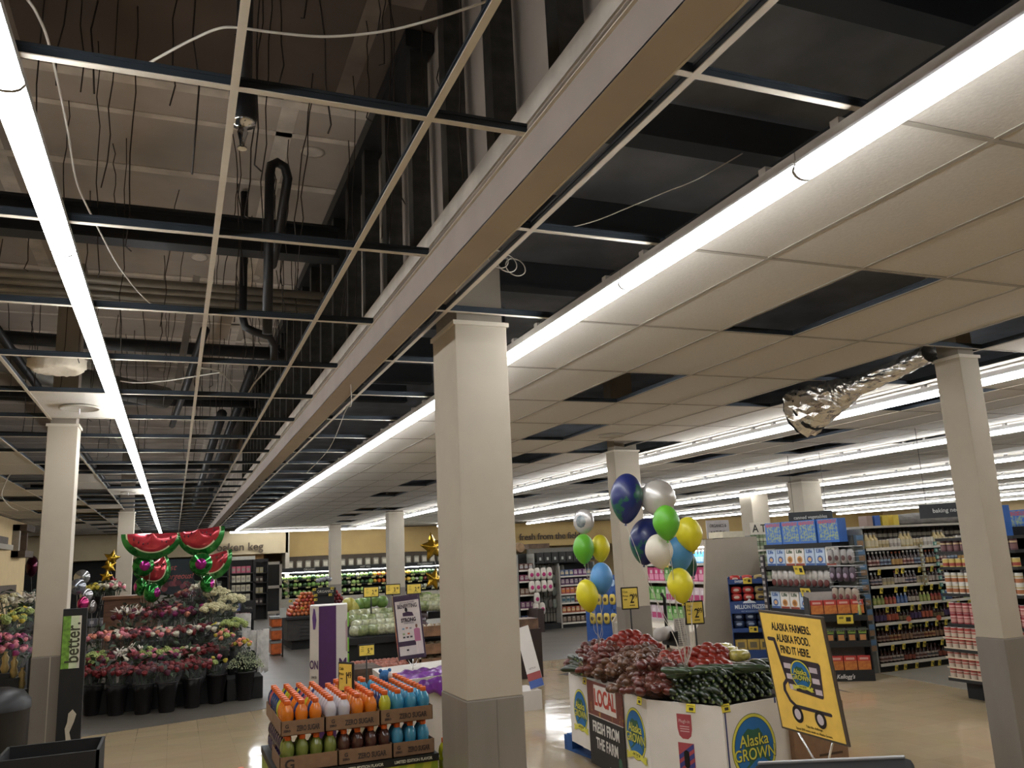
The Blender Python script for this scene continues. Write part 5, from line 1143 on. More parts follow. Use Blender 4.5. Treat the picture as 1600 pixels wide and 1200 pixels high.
o = mb.build('purple_cloth'); tag(o, 'shiny purple cloth draped over the edge of the white table', 'cloth'); sd = o.modifiers.new('s', 'SOLIDIFY'); sd.thickness = .004
tl, tr, br, bl = atd(623, 935, 7.2), atd(658, 931, 7.2), atd(656, 1022, 7.2), atd(621, 1028, 7.2)
xd = ((tr-tl)+(br-bl))/2; S2 = frame((tl+tr+br+bl)/4, xd); w2, h2 = xd.length/2+.006, ((tl-bl).length+(tr-br).length)/4
t = thing('benefit_poster', 'purple framed poster reading BENEFITING STRONG on a metal stand', 'poster', (0, 0, 0))
MB().box(-w2-.012, w2+.012, 0, .014, -h2-.012, h2+.012, F('3a2a40'), S2).build('frame', t); MB().box(-w2-.02, -w2-.012, -.004, .02, -h2-.02, h2+.02, m_chrome, S2).build('metal_edge', t)
mb = MB(); mb.box(-w2, w2, -.003, 0, -h2, h2, F('cdc4c0'), S2); mb.box(-w2, w2, -.004, -.003, h2-.035, h2, F('3a2a40'), S2); mb.box(-w2, w2*.45, -.004, -.003, -h2*.62, -h2*.46, F('3a2a40'), S2); mb.box(-w2, w2, -.004, -.003, -h2, -h2+.02, F('3a2a40'), S2); mb.build('sheet', t)
mb = MB(); text_mb(mb, 'JOIN OUR SPONSORS', F('4a3a48'), .018, S2 @ Tm(0, -.005, h2*.80), .75, 0, .0005); text_mb(mb, 'BENEFITING', F('2e2030'), .048, S2 @ Tm(0, -.005, h2*.68), .66, .001, .0005); text_mb(mb, 'STRONG', F('2e2030'), .045, S2 @ Tm(0, -.005, h2*.22), .72, .002, .0005)
text_mb(mb, 'AGAINST CANCER', F('6a5a68'), .014, S2 @ Tm(0, -.005, h2*.12), .75, 0, .0005)
mb.prism([(-.045, h2*.36), (.05, h2*.34), (.04, h2*.46), (.0, h2*.50), (-.045, h2*.47)][::-1], -.005, -.004, F('3a2440'), S2, axis='y'); oval(mb, S2, -.012, h2*.56, .012, .018, F('1c1418'), -.004)
oval(mb, S2, w2*.6, -h2*.0, .010, .016, F('7a5a4a'), -.004); mb.prism([(w2*.35, -h2*.1), (w2*.35, -h2*.5), (w2*.85, -h2*.5), (w2*.85, -h2*.1), (w2*.6, -h2*.06)], -.005, -.004, F('b0708c'), S2, axis='y'); mb.box(w2*.42, w2*.55, -.005, -.004, -h2*.9, -h2*.5, F('d4c8c4'), S2); mb.box(w2*.65, w2*.78, -.005, -.004, -h2*.9, -h2*.5, F('d4c8c4'), S2)
for q, (xx, zz, cc_) in enumerate(((-.6, -.08, '7a96b0'), (-.3, -.06, 'b07a6a'), (0, -.08, '8a8a90'), (-.6, -.25, '8a9a70'), (-.2, -.25, 'b05a3a'), (-.6, -.36, '3a3a40'), (-.3, -.36, '3a3a40'), (0, -.36, '3a3a40'), (-.4, -.78, '2a2a30'))): mb.box(w2*xx, w2*xx+.02, -.005, -.004, h2*zz, h2*zz+.014, F(cc_), S2)
mb.build('printing', t)
c = S2 @ Vector((0, .008, -h2)); MB().tube([tuple(c), (c.x, c.y, TZ)], .006, m_chrome, 8).build('stem', t); mb = MB(); mb.tube([tuple(S2 @ Vector((-.05, .01, -h2))), tuple(S2 @ Vector((-.015, .01, -h2-.07))), tuple(S2 @ Vector((.015, .01, -h2-.07))), tuple(S2 @ Vector((.05, .01, -h2)))], .004, m_chrome, 6); mb.build('bracket', t)
# purple and white column display
PY = 7.6
pa, pb_, pc = aty(484, 1000, PY+.10), aty(498, 1000, PY), aty(543, 1000, PY+.0)
zt_ = aty(498, 947, PY).z
t = thing('cardboard_column', 'white and purple cardboard column display behind the drinks', 'display', (0, 0, 0))
hexa([(pa.x, pa.y), (pb_.x, PY), (pc.x, PY), (pc.x+.05, PY+.3), (pa.x+.05, PY+.35)], 0, [(pa.x, pa.y), (pb_.x, PY), (pc.x, PY), (pc.x+.05, PY+.3), (pa.x+.05, PY+.35)], zt_, m_wt).build('column_body', t)
mb = MB(); Tf = frame((pb_.x, PY, 0), (1, 0, 0)); wf = pc.x-pb_.x; mb.box(0, wf*.60, -.003, -.001, 0, zt_-.004, F('4a2458'), Tf)
text_mb(mb, 'M', F('4a2458'), .12, Tf @ Tm(wf*.83, -.003, zt_-.50), .8, .002, .0006); text_mb(mb, 'CANCER', F('4a4048'), .035, Tf @ Tm(wf*.83, -.003, zt_-.60), .6, 0, .0006)
Tl = frame((pa.x, pa.y, 0), (pb_.x-pa.x, PY-pa.y, 0)); wl = math.hypot(pb_.x-pa.x, PY-pa.y)
text_mb(mb, 'ON', F('4a2458'), .10, Tl @ Tm(wl*.5, -.003, zt_-.50), .7, .002, .0006); text_mb(mb, 'CANCER', F('4a4048'), .03, Tl @ Tm(wl*.5, -.003, zt_-.60), .6, 0, .0006)
mb.prism([(wl*.45, zt_-.02), (wl*.6, zt_-.03), (wl*.75, zt_-.12), (wl*.68, zt_-.17), (wl*.6, zt_-.20), (wl*.4, zt_-.20), (wl*.3, zt_-.10)][::-1], -.003, -.001, F('5a3a7a'), Tl, axis='y')
mb.prism([(wf*.93, zt_-.15), (wf*.99, zt_-.12), (wf*.99, zt_-.40), (wf*.95, zt_-.4)], -.003, -.001, F('a88a90'), Tf, axis='y'); mb.build('print', t)
# ================================================================== far produce case along the back
CYf = 33.9
xa, xb = aty(434, 900, CYf).x, aty(690, 900, CYf).x+1.2
zTop, zBand = 1.58, 1.42
t = thing('produce_case', 'long black open refrigerated produce case along the back of the hall', 'refrigerated case', (0, 0, 0))
MB().box(xa, xb, CYf+.7, CYf+.9, .2, zTop, m_blackm).build('back', t); MB().box(xa, xb, CYf-.15, CYf+.9, .0, .42, F('9a9488')).build('base', t); MB().box(xa, xb, CYf-.05, CYf+.9, zBand, zTop, m_blackm).build('canopy', t)
for z in (.55, .85, 1.12): MB().box(xa, xb, CYf+.0, CYf+.7, z-.03, z, m_blackm).build('shelf', t)
MB().box(xa-.12, xa, CYf-.15, CYf+.9, 0, zTop, F('b8b0a4')).build('end_panel', t)
mb = MB()
for xx, s_ in ((xa+1.2, 'ORGANIC'), (xa+3.4, 'WET VEG'), (xa+5.8, 'ORGANIC'), (xa+8.5, 'MEAN VEGETABLES'), (xb-1.8, 'ORGANIC')): text_mb(mb, s_, F('9a968c'), .11, frame((xx, CYf-.056, 1.50), (1, 0, 0)), .9, .002, .001)
mb.build('lettering', t)
MB().box(xa+.05, xb, CYf+.0, CYf+.12, zBand-.03, zBand-.005, m_tube).build('lamp', t)
pal = [('leafy green', fruit('leafy_green', '5a8a3a', .09, col2='88aa5a')), ('dark green', fruit('dark_green_veg', '2c4a26', .09)), ('orange', fruit('orange_veg', 'c8642a', .08)), ('yellow', fruit('yellow_veg', 'd0a83a', .08)), ('pale green', fruit('pale_green_veg', '9ab86a', .085)), ('white', fruit('white_veg', 'b8b8a4', .08)), ('red', fruit('red_veg', '7a3030', .08))]
random.seed(23)
for zi, z in enumerate((.55, .85, 1.12)):
    x = xa+.15
    while x < xb-.1:
        f_ = (x-xa)/(xb-xa)
        k = random.choice([0, 1, 1, 4, 0]) if f_ < .3 else (random.choice([2, 2, 3]) if zi and (.17 < f_ < .27 or .48 < f_ < .68) else random.choice([0, 4, 4, 1, 5] if f_ < .75 else [5, 4, 6, 5, 1]))
        nm, me = pal[k]; inst(me, (x, CYf+.12, z+.08), random.uniform(0, 6), '%s vegetable on the %s shelf of the long produce case' % (nm, ['lowest', 'middle', 'top'][zi]), 'vegetable', '%s vegetables on the %s shelf of the produce case' % (nm, ['lowest', 'middle', 'top'][zi]), 'vegetable', sc=random.uniform(.9, 1.2)); x += .175
for z in (.55, .85, 1.12):
    for k in range(26): shelf_tag((xa+.3+k*.42+random.uniform(-.1, .1), CYf-.02, z-.06), 0, 'pale shelf tag on the long produce case', 'shelf tags on the produce case', .16, .06, 'c9c88a')
jar = MB(); jar.box(-.1, .1, -.08, .08, 0, .26, F('8e8878')); jar.box(-.075, .075, -.085, -.08, .04, .2, F('bdb6a4')); jar.box(-.08, .08, -.06, .06, .26, .30, F('4a443c')); jar = jar.mesh('canister')
for k in range(38):
    if k*.34+xa+.5 < xb: inst(jar, (xa+.5+k*.34, CYf+.25, zTop), 0, 'cream canister lined up on top of the long produce case', 'canister', 'canisters on the produce case')
tag(MB().box(max(xa-.1, 4.25), xb, 34.86, 34.98, .2, 2.02, mat('dark_bulkhead', hx('4a4034'), .8)).build('dark_bulkhead'), 'dark band of wall above the long produce case', 'wall panel')
MB  # lettering on the far walls
def wall_text(s_, px, py, Y, size, label, sx=1.0):
    p = aty(px, py, Y); mb = MB(); text_mb(mb, s_, F('4a3c2e'), size, frame((p.x, Y-.02, p.z), (1, 0, 0)), sx, .004, .02); tag(mb.build('wall_lettering'), label, 'lettering')
wall_text('oaken keg', 375, 855, 33.95, .42, 'raised brown oaken keg lettering on the far cream soffit', 1.0)
wall_text('fresh from the fields', 862, 838, 34.9, .40, 'raised brown fresh from the fields lettering on the far ochre wall', .98)
# wine and goods shelves under oaken keg
def far_shelf(px0, px1, Y, ztop, nm, lb, cols, zs, col_='15110f', seed=0, w_=.13):
    x0, x1 = aty(px0, 900, Y).x, aty(px1, 900, Y).x; random.seed(seed)
    t = thing('display_shelf', lb, 'shelf', (0, 0, 0)); MB().box(x0, x1, Y+.35, Y+.42, 0, ztop, F(col_)).build('back', t)
    for z in zs: MB().box(x0, x1, Y, Y+.35, z-.03, z, F(col_)).build('shelf', t)
    for x in (x0, x1-.04): MB().box(x, x+.04, Y, Y+.35, 0, ztop, F(col_)).build('upright', t)
    MB().box(x0, x1, Y-.05, Y+.1, ztop-.1, ztop, F('a8a498') if nm == 'goods' else F(col_)).build('header', t)
    for zi, z in enumerate(zs):
        c1 = random.choice(cols); n = int((x1-x0-.1)/w_)
        for k in range(n):
            if k % 6 == 0: c1 = random.choice(cols)
            me = boxm('pack_'+c1, w_*.85, .1, .18, F(c1), ((-.3, .3, .3, .7, F('8a8478')),)) if bpy.data.meshes.get('pack_'+c1+nm) is None else bpy.data.meshes['pack_'+c1+nm]
            me.name = 'pack_'+c1+nm
            inst(me, (x0+.08+k*w_, Y+.02, z), 0, 'small packet on the %s' % lb.split(',')[0], 'packet', 'packets on the '+lb.split(',')[0], 'packet')
far_shelf(360, 398, 24.5, 2.0, 'goods', 'tall lit goods shelf below the oaken keg lettering', ['b05a6a', 'a8b0b8', '3a4a8a', 'b0a890', 'b87a80', 'c0c0c4'], (.3, .55, .8, 1.05, 1.3, 1.55), seed=1)
far_shelf(398, 419, 29, 1.95, 'wine', 'dim wine rack between the goods shelf and the produce case', ['2a1a18', '8a8060', '3a2a20'], (.5, .85, 1.2, 1.5), seed=2)
far_shelf(338, 358, 23, 1.75, 'mixed', 'dark mixed shelf left of the goods shelf', ['6a6a4a', '8a8a80', '3a3a30', '9a9470'], (.3, .6, .9, 1.2, 1.5), seed=3)
tag(MB().box(aty(352, 0, 34.6).x, aty(425, 0, 34.6).x, 34.5, 34.6, 0, 2.18, mat('lit_recess', hx('a07a4a'), .8)).build('recess_wall'), 'warm tan recess wall under the oaken keg lettering', 'wall panel')
t = thing('grey_kiosk', 'narrow grey glazed frame left of the long produce case', 'frame', (aty(427, 900, 32).x, 32, 0))
for sx in (-.28, .22): MB().box(sx, sx+.09, 0, .1, 0, 1.85, F('9a9184')).build('post', t)
for z in (0, .9, 1.75): MB().box(-.28, .31, 0, .1, z, z+.1, F('9a9184')).build('rail', t)
MB().box(-.2, .22, .04, .06, .1, 1.75, mat('dark_glass', hx('1a1c1e'), .1)).build('pane', t)
for px, py, dep in ((388, 950, 15), (367, 935, 15.5)):
    c = atd(px, py, dep); t = thing('dark_sign', 'dark placard on a thin post, %s the white sleeves' % ('right behind' if px == 388 else 'left behind'), 'sign', (c.x, c.y, 0)); MB().box(-.13, .13, 0, .02, c.z-.08, c.z+.12, m_blackm).build('placard', t); MB().tube([(0, .01, 0), (0, .01, c.z-.08)], .01, m_blackm, 6).build('post', t)
    mb = MB(); text_mb(mb, 'SPECIAL', F('8a8680'), .05, frame((0, -.003, c.z+.0), (1, 0, 0)), .8, 0, .0006); mb.build('lettering', t)
# leaning board & brown box behind the big column
t = thing('leaning_board', 'white board with red and blue bottom bands leaning behind the big column', 'board', (0, 0, 0))
BL, BR, TR, TL_ = atd(829, 1077, 9.3), atd(850, 1070, 9.3), atd(822, 985, 9.85), atd(800, 985, 9.85)
xd, ud = BR-BL, TL_-BL; Sb = frame(BL, xd, ud); wb, hb = xd.length, ud.length
MB().box(0, wb, 0, .03, 0, hb, m_wt, Sb).build('board', t); mb = MB(); mb.box(0, wb, -.002, 0, .0, .09, F('2f4f96'), Sb); mb.box(0, wb, -.002, 0, .09, .18, F('8e3430'), Sb); text_mb(mb, 'NETFLIX', F('5a4a44'), .03, Sb @ Tm(wb*.5, -.003, .23), .7, 0, .0005); mb.build('bands', t)
a = atz(842, 1095, 0); tag(MB().box(BL.x-.5, BR.x-.04, min(BL.y, BR.y)-.02, BL.y+.35, 0, max(.05, min(BL.z, BR.z)-.004), m_wt).build('white_plinth'), 'low white plinth carrying the leaning board', 'plinth')
a = aty(847, 1010, 11.2); t = thing('brown_bin', 'dark brown shopping bag holder with stacked brown paper, right behind the big column', 'stand', (a.x-.25, 11.2, 0))
MB().box(-.3, .25, 0, .4, 0, .66, F('2e211c')).build('holder', t); MB().box(-.3, .22, .02, .36, .66, .80, mat('paper_brown', hx('6a5140'), .6, noise=.3, scale=12)).build('paper_stack', t)

# ================================================================== back gondola with pegboard goods (behind the left balloons)
def gondola(label, x0, x1, y, zs, lip='c9c2b4', top=None, depth=.42, back='14130f', base='100f0f', name='shelf_unit', ny=1, post='8a8880'):
    t = thing(name, label, 'shelf unit', (0, 0, 0))
    MB().box(x0, x1, y+depth, y+depth+.04, .0, top or zs[-1]+.35, F(back)).build('back_panel', t); MB().box(x0, x1, y+.03, y+depth, 0, .10, F(base)).build('kick_base', t)
    for z in zs: s_ = MB().box(x0, x1, y, y+depth, z-.025, z, F(back)).build('shelf', t); MB().box(x0, x1, y-.008, y, z-.034, z+.002, F(lip)).build('shelf_lip', s_)
    for x in (x0-.03, x1): MB().box(x, x+.03, y+.02, y+depth+.04, 0, top or zs[-1]+.35, F(post)).build('end_post', t)
    return t
def row(me_list, x0, x1, y, z, pitch, label, cat, group, name, dy=0, rz=0, rows=1, stack=1, sh=.1):
    x = x0
    k = 0
    while x < x1:
        me = me_list[(k//3) % len(me_list)]
        for r_ in range(rows):
            for s_ in range(stack): inst(me, (x, y+r_*.09, z+s_*sh), rz, label, cat, group, name)
        x += pitch; k += 1
Yb = 17.85
XB = lambda px: aty(px, 920, Yb).x
zb = [aty(880, p, Yb).z for p in (978, 958, 942, 928, 914, 900)]
gondola('right half of the back wall shelving, behind the left balloon bunch', XB(876), XB(930), Yb, [max(.12, z) for z in zb], top=1.46)
packs = {}
def pk(c, c2, w_=.10, h_=.14, nm='packet'):
    k = (c, c2, w_, h_)
    if k not in packs: packs[k] = boxm(nm, w_, .09, h_, F(c), ((-.4, .4, .25, .65, F(c2)), (-.3, .3, .7, .85, F('b8b0a0'))))
    return packs[k]
for z, cs, nm in zip(zb, ((('5a4a40', '8a7a68'),), (('9a4a2a', 'c8a87a'),), (('8a9088', '3a5a6a'), ('7a3a34', 'b09a80')), (('b05a50', 'c87a3a'), ('c08a3a', 'a04a3a')), (('5a3a5a', 'a09090'), ('4a3a50', '8a8088')), (('4a5a7a', 'c0b090'), ('6a3a6a', 'b0a0a8'))), ('bottom', 'second', 'third', 'fourth', 'fifth', 'top')):
    row([pk(a, b) for a, b in cs], XB(876)+.08, XB(930)-.05, Yb+.03, max(.12, z), .115, 'small packet on the %s shelf of the back wall shelving' % nm, 'packet', 'packets on the %s shelf at the back wall' % nm, 'packet')
gondola('left half of the back wall shelving, beside the big column', XB(812), XB(836), Yb, [.2, .5, .8, 1.1, 1.35], top=1.70)
for z, c in zip((.2, .5, .8, 1.1, 1.35), (('3a4a6a', '8a9a8a'), ('6a3a5a', '9a8a8a'), ('7a5a4a', 'a89a8a'), ('8a3a5a', 'b0a0a0'), ('5a3a34', '9a9a9a'))): row([pk(*c)], XB(812)+.08, XB(836)-.05, Yb+.03, z, .115, 'small packet on the left shelving of the back wall', 'packet', 'packets on the left back wall shelving', 'packet')
t = thing('grid_panel', 'tall black wire grid panel with hanging goods at the back wall', 'grid panel', (0, 0, 0))
MB().box(XB(836), XB(875), Yb+.3, Yb+.33, .15, 1.45, F('a59e90')).build('panel', t); MB().box(XB(836), XB(875), Yb+.0, Yb+.33, 0, .12, m_blackm).build('base', t)
for k in range(9): x = XB(837)+k*(XB(874)-XB(837))/8; MB().tube([(x, Yb+.26, .12), (x, Yb+.26, 1.5)], .007, m_blackm, 4).build('wire', t)
for z in (.35, .6, .85, 1.1, 1.35): MB().tube([(XB(837), Yb+.25, z), (XB(874), Yb+.25, z)], .007, m_blackm, 4).build('wire', t)
MB().box(XB(874), XB(876), Yb-.02, Yb+.3, 0, 1.4, F('9a948a')).build('post', t)
pinkbag = bag_mesh('snack_bag', .14, .26, .08, F('c9c0b4', .3), ((-.33, .33, .25, .62, F('b02a6a')),), seed=2)
for (xa_, n_, z) in ((XB(829), 4, 1.12), (XB(829), 4, .84), (XB(836), 1, .58), (XB(834), 2, .35)):
    for k in range(n_): inst(pinkbag, (xa_+k*.15, Yb-.12, z), 0, 'white and magenta snack bag hanging on the wire grid at the back wall', 'bag', 'magenta snack bags at the back wall')
gz = [bag_mesh('tool_card_%d' % q, .1, .2, .06, F(c, .4), seed=q) for q, c in enumerate(('8e9488', '5c5a50', '6a6058'))]
for z in (1.22, 1.0, .72, .45):
    for k in range(5): inst(gz[(k+int(z*10)) % 3], (XB(857)+k*.115, Yb+.16, z), 0, 'small hanging packet on the right of the wire grid', 'packet', 'small packets on the wire grid', 'hanging_packet')
tag(MB().box(XB(824), XB(834), Yb-.5, Yb+.1, 0, .5, F('3a2c26')).build('brown_stand'), 'dark brown stand before the wire grid', 'stand')
tag(MB().box(XB(812), XB(930), Yb+.48, Yb+.6, 0, 1.72, F('4a463e')).build('back_partition'), 'grey partition behind the back wall shelving', 'partition')
dk = boxm('dark_bin', .17, .16, .22, F('24231f'), ((-.15, .15, .2, .5, F('a8a8a0')),))
for k in range(8): inst(dk, (XB(843)+.1+k*.19, Yb+.1, 1.50), 0, 'dark bin with a white card along the top of the back wall shelving', 'bin', 'dark bins along the back shelving top')
tag(MB().box(XB(838), XB(922), Yb+.0, Yb+.40, 1.47, 1.498, m_blackm).build('bin_shelf'), 'black shelf board carrying the dark bins at the back wall', 'shelf'); tag(MB().box(XB(838), XB(915), Yb+.36, Yb+.47, 1.5, 1.82, F('6a665c')).build('bin_backboard'), 'grey board behind the dark bins at the back wall', 'panel')
t = thing('wooden_barrel', 'small wooden barrel on top of the back wall shelving', 'barrel', (XB(826), Yb+.5, 1.72+.13))
MB().lathe([(.10, -.15), (.125, -.08), (.13, 0), (.125, .08), (.10, .15)], 18, mat('barrel_wood', hx('8a6f50'), .6, noise=.2, scale=6), Rx(PI/2)).build('staves', t)
for yy in (-.09, .09): MB().lathe([(.124, yy-.012), (.124, yy+.012)], 18, m_steel, Rx(PI/2), cap=False).build('hoop', t)
tag(MB().box(XB(839), XB(872), Yb+.35, Yb+.75, 1.82, 1.93, mat('crate_wood', hx('5e4a38'), .7, noise=.3, scale=7)).build('wooden_crate'), 'brown wooden crate on top of the back wall shelving', 'crate')
tag(MB().box(XB(812), XB(838), Yb+.9, Yb+1.0, 0, 1.70, F('4a463e')).build('back_partition'), 'grey partition end behind the wooden barrel', 'partition')
# blue cardboard snack display
bx, by = 7.66, 14.6
t = thing('blue_snack_display', 'blue cardboard snack display with cut-out windows behind the left balloons', 'display', (bx, by, 0), math.radians(-52))
zT = 1.0; m_bl = F('2a5090', .45)
mb = MB(); W2 = .36; mb.box(-W2, W2, .02, .5, 0, zT, m_bl); mb.box(-W2, W2, 0, .02, 0, .28, m_bl); mb.box(-W2, W2, 0, .02, .60, .68, m_bl); mb.box(-W2, W2, 0, .02, .92, zT, m_bl); mb.box(-W2, -W2+.08, 0, .02, .28, .92, m_bl); mb.box(W2-.22, W2-.14, 0, .02, .28, .92, m_bl); mb.box(W2-.03, W2, 0, .02, .28, .92, m_bl)
mb.prism([(.1, zT), (W2, zT), (W2, zT+.22), (.28, zT+.24), (.14, zT+.15)], 0, .02, m_bl, axis='y'); mb.build('cardboard_body', t)
mb = MB(); mb.ball((.24, -.004, zT+.09), .05, .003, .07, F('9ab4d0'), 10, 6); mb.build('white_mark', t)
yb_ = bag_mesh('yellow_snack', .12, .2, .06, F('c2aa4a', .3), ((-.3, .3, .3, .7, F('4a3a2a')),), seed=4)
T0 = Tm(bx, by, 0) @ Rz(math.radians(-52))
for z in (.33, .68):
    for k in range(4): P_ = T0 @ Vector((-.22+k*.145, -.02, z)); inst(yb_, P_, math.radians(-52), 'yellow snack bag in a window of the blue cardboard display', 'bag', 'yellow snack bags in the blue display')
# ================================================================== cooler with grey end panel
t = thing('open_cooler', 'long open cooler with a tall grey end panel and lit shelves', 'refrigerated case', (0, 0, 0))
Yc = 11.6; m_cp = mat('cooler_grey', hx('a39888'), .6, noise=.02)
zt_ = 1.80
prof = [(8.02, .0), (7.72, .02), (7.70, .38), (7.80, .50), (7.93, .60), (7.93, .70), (8.06, zt_), (9.08, zt_+.02), (9.12, 0)]
mb = MB(); mb.prism(prof[::-1], Yc, Yc+.05, m_cp, axis='y'); mb.build('end_panel', t)
MB().box(8.75, 9.08, Yc+.05, Yc+2.7, 0, zt_, m_cp).build('back', t)
MB().prism([(7.72, .02), (8.7, .02), (8.7, .42), (7.85, .42), (7.72, .36)], Yc+.05, Yc+2.7, F('b0a798'), axis='y').build('base', t)
MB().box(8.05, 9.08, Yc+.05, Yc+2.7, zt_-.1, zt_, m_cp).build('canopy', t); MB().box(8.10, 8.16, Yc+.1, Yc+2.6, zt_-.13, zt_-.105, m_tube).build('lamp', t)
MB().prism(prof[::-1], Yc+2.7, Yc+2.75, m_cp, axis='y').build('end_panel', t)
for z in (.45, .78, 1.12, 1.42): s_ = MB().box(8.12, 8.75, Yc+.05, Yc+2.7, z-.02, z, F('c9c4bc')).build('shelf', t); MB().box(8.10, 8.12, Yc+.05, Yc+2.7, z-.035, z+.005, F('b8b4ac')).build('shelf_lip', s_)
cb = {k: boxm('carton_'+k, .16, .12, .24, F(c, .4), ((-.45, .45, .1, .5, F(c2)), (-.2, .2, .55, .8, F(c3)))) for k, c, c2, c3 in (('pink', 'b8366a', 'd48aa8', 'c9b8bc'), ('green', '4e8a3a', '8ab070', 'b8c8a8'), ('ring', 'c9b8c0', 'a83a6a', 'd8d0d4'))}
bo = bottle_mesh('cooler_bottle_blue', F('3a86b8'), F('d8d8d8'), F('a8c8d8'), .04, .22); bo2 = bottle_mesh('cooler_bottle_orange', F('c85a2a'), F('d8d8d8'), F('c87a4a'), .04, .22)
random.seed(31)
for zi, z in enumerate((.45, .78, 1.12)):
    for k in range(14):
        y_ = Yc+.16+k*.175; kd = (['ring', 'green', 'ring', 'green'] if zi == 0 else ['ring', 'ring', 'green', 'ring'] if zi == 1 else ['pink', 'green', 'pink', 'green'])[(k//4) % 4]
        inst(cb[kd], (8.14, y_, z), -PI/2, 'bright %s drink carton on the %s shelf of the open cooler' % ({'ring': 'pink and white', 'pink': 'pink', 'green': 'green'}[kd], ['lowest', 'middle', 'upper'][zi]), 'carton', '%s cartons on the %s cooler shelf' % (kd, ['lowest', 'middle', 'upper'][zi]), 'drink_carton')
for k in range(26): inst(bo if k < 8 or k > 20 else bo2, (8.2, Yc+.12+k*.095, 1.42), 0, '%s bottle with white cap on the top shelf of the open cooler' % ('blue' if k < 8 or k > 20 else 'orange'), 'bottle', '%s bottles on the top cooler shelf' % ('blue' if k < 8 or k > 20 else 'orange'), 'cooler_bottle')
for k in range(3): shelf_tag((8.09, Yc+.5+k*.8, 1.36 if k % 2 else .70), -PI/2, 'yellow tag on a shelf of the open cooler', 'yellow tags on the cooler', .14, .10)
c = aty(1122, 826, 12.5); t = thing('organics_sign', 'grey ORGANICS & NATURAL sign on top of the cooler', 'sign', (c.x, 12.5, zt_)); MB().box(-.24, .24, 0, .02, .02, .34, F('a39c98')).build('board', t); MB().box(-.1, .1, -.03, .05, 0, .02, m_steel).build('foot', t)
mb = MB(); text_mb(mb, 'ORGANICS &', F('3a3232'), .075, frame((0, -.003, .24), (1, 0, 0)), .8, .001, .0006); text_mb(mb, 'NATURAL', F('3a3232'), .085, frame((0, -.003, .12), (1, 0, 0)), .85, .002, .0006); mb.build('lettering', t)
tag(MB().box(8.55, 9.0, 11.8, 12.2, zt_+.02, zt_+.12, F('c9c0a8')).build('flat_carton'), 'flat cream carton lying on top of the cooler end', 'carton')
# receipt-like bag roll and list board behind the bin
c = atd(1040, 990, 7.3); t = thing('bag_roll_stand', 'white produce bag roll on a black stand with a long paper list', 'stand', (c.x, c.y, 0))
MB().lathe([(.02, -.09), (.058, -.088), (.058, .088), (.02, .09)], 24, mat('white_roll', hx('c4beb6'), .5, noise=.03, scale=30), Tm(-.02, 0, c.z) @ Rz(.5) @ Ry(PI/2)).build('bag_roll', t)
MB().box(.0, .03, -.1, .12, c.z-.10, c.z+.02, m_black, Tm(.02, -.02, 0)).build('bracket', t); MB().tube([(.08, .1, 0), (.07, .09, c.z+.30), (.04, .09, c.z+.34)], .015, m_black, 8).build('post', t); MB().lathe([(.16, 0), (.16, .015)], 20, m_black, Tm(.08, .1, 0)).build('base', t)
mb = MB(); mb.box(.09, .24, -.01, .0, c.z-.12, c.z+.12, F('c4beb6')); 
for k in range(12): mb.box(.10, .10+random.uniform(.06, .12), -.012, -.01, c.z+.10-k*.018, c.z+.104-k*.018, F('6a6660'))
mb.build('paper_list', t)
t = thing('dark_door_frame', 'grey steel framed glass panels left of the cooler, behind the column', 'frame', (aty(1018, 900, 14.5).x, 14.5, 0))
for sx in (-.22, .0, .2): MB().box(sx, sx+.06, 0, .08, 0, 1.55, F('8a847c')).build('post', t)
for z in (0, .7, 1.45): MB().box(-.22, .26, 0, .08, z, z+.08, F('8a847c')).build('rail', t)
MB().box(-.2, .22, .03, .05, .08, 1.45, mat('dark_glass', hx('1a1c1e'), .1)).build('pane', t)
# ================================================================== blue MILLION PRIZES shipper
ang = math.radians(-36); cx_, cy_ = atz(1150, 1029, 0).x, atz(1150, 1029, 0).y
T0 = Tm(cx_, cy_, 0) @ Rz(ang)
t = thing('blue_prize_shipper', 'navy blue MILLION PRIZES snack shipper before the grey cooler panel', 'display', (cx_, cy_, 0), ang)
m_nv = F('1e3c72', .4); Ws, Hs, Ds = .56, 1.20, .42
mb = MB(); mb.box(-.015, 0, 0, Ds, 0, Hs, m_nv); mb.box(Ws, Ws+.015, 0, Ds, 0, Hs, m_nv); mb.box(0, Ws, Ds-.015, Ds, 0, Hs, m_nv); mb.build('side_walls', t)
for z0, z1 in ((0, .12), (.38, .44), (.66, .84), (1.10, 1.17)): MB().box(0, Ws, 0, .02, z0, z1, m_nv).build('front_band', t)
for z in (.12, .44, .80, 1.12): MB().box(0, Ws, .02, Ds, z-.015, z, m_nv).build('tray', t)
mb = MB(); Tt = frame((Ws*.5, -.003, .755), (1, 0, 0)); text_mb(mb, 'MILLION PRIZES!', F('c4ccd4'), .085, Tt, .72, .002, .0006); text_mb(mb, 'VISIT MYCOOKIE.COM', F('8aa0c0'), .03, frame((Ws*.5, -.003, .69), (1, 0, 0)), .9, .0005, .0006); text_mb(mb, 'SWEEPS', F('c4ccd4'), .05, frame((Ws*.28, -.003, 1.135), (1, 0, 0)), .8, .001, .0006)
mb.prism([(.18, .81), (.38, .81), (.35, .84), (.31, .845), (.28, .88), (.25, .845), (.2, .84)], -.003, -.001, F('c4ccd4'), axis='y'); mb.build('lettering', t)
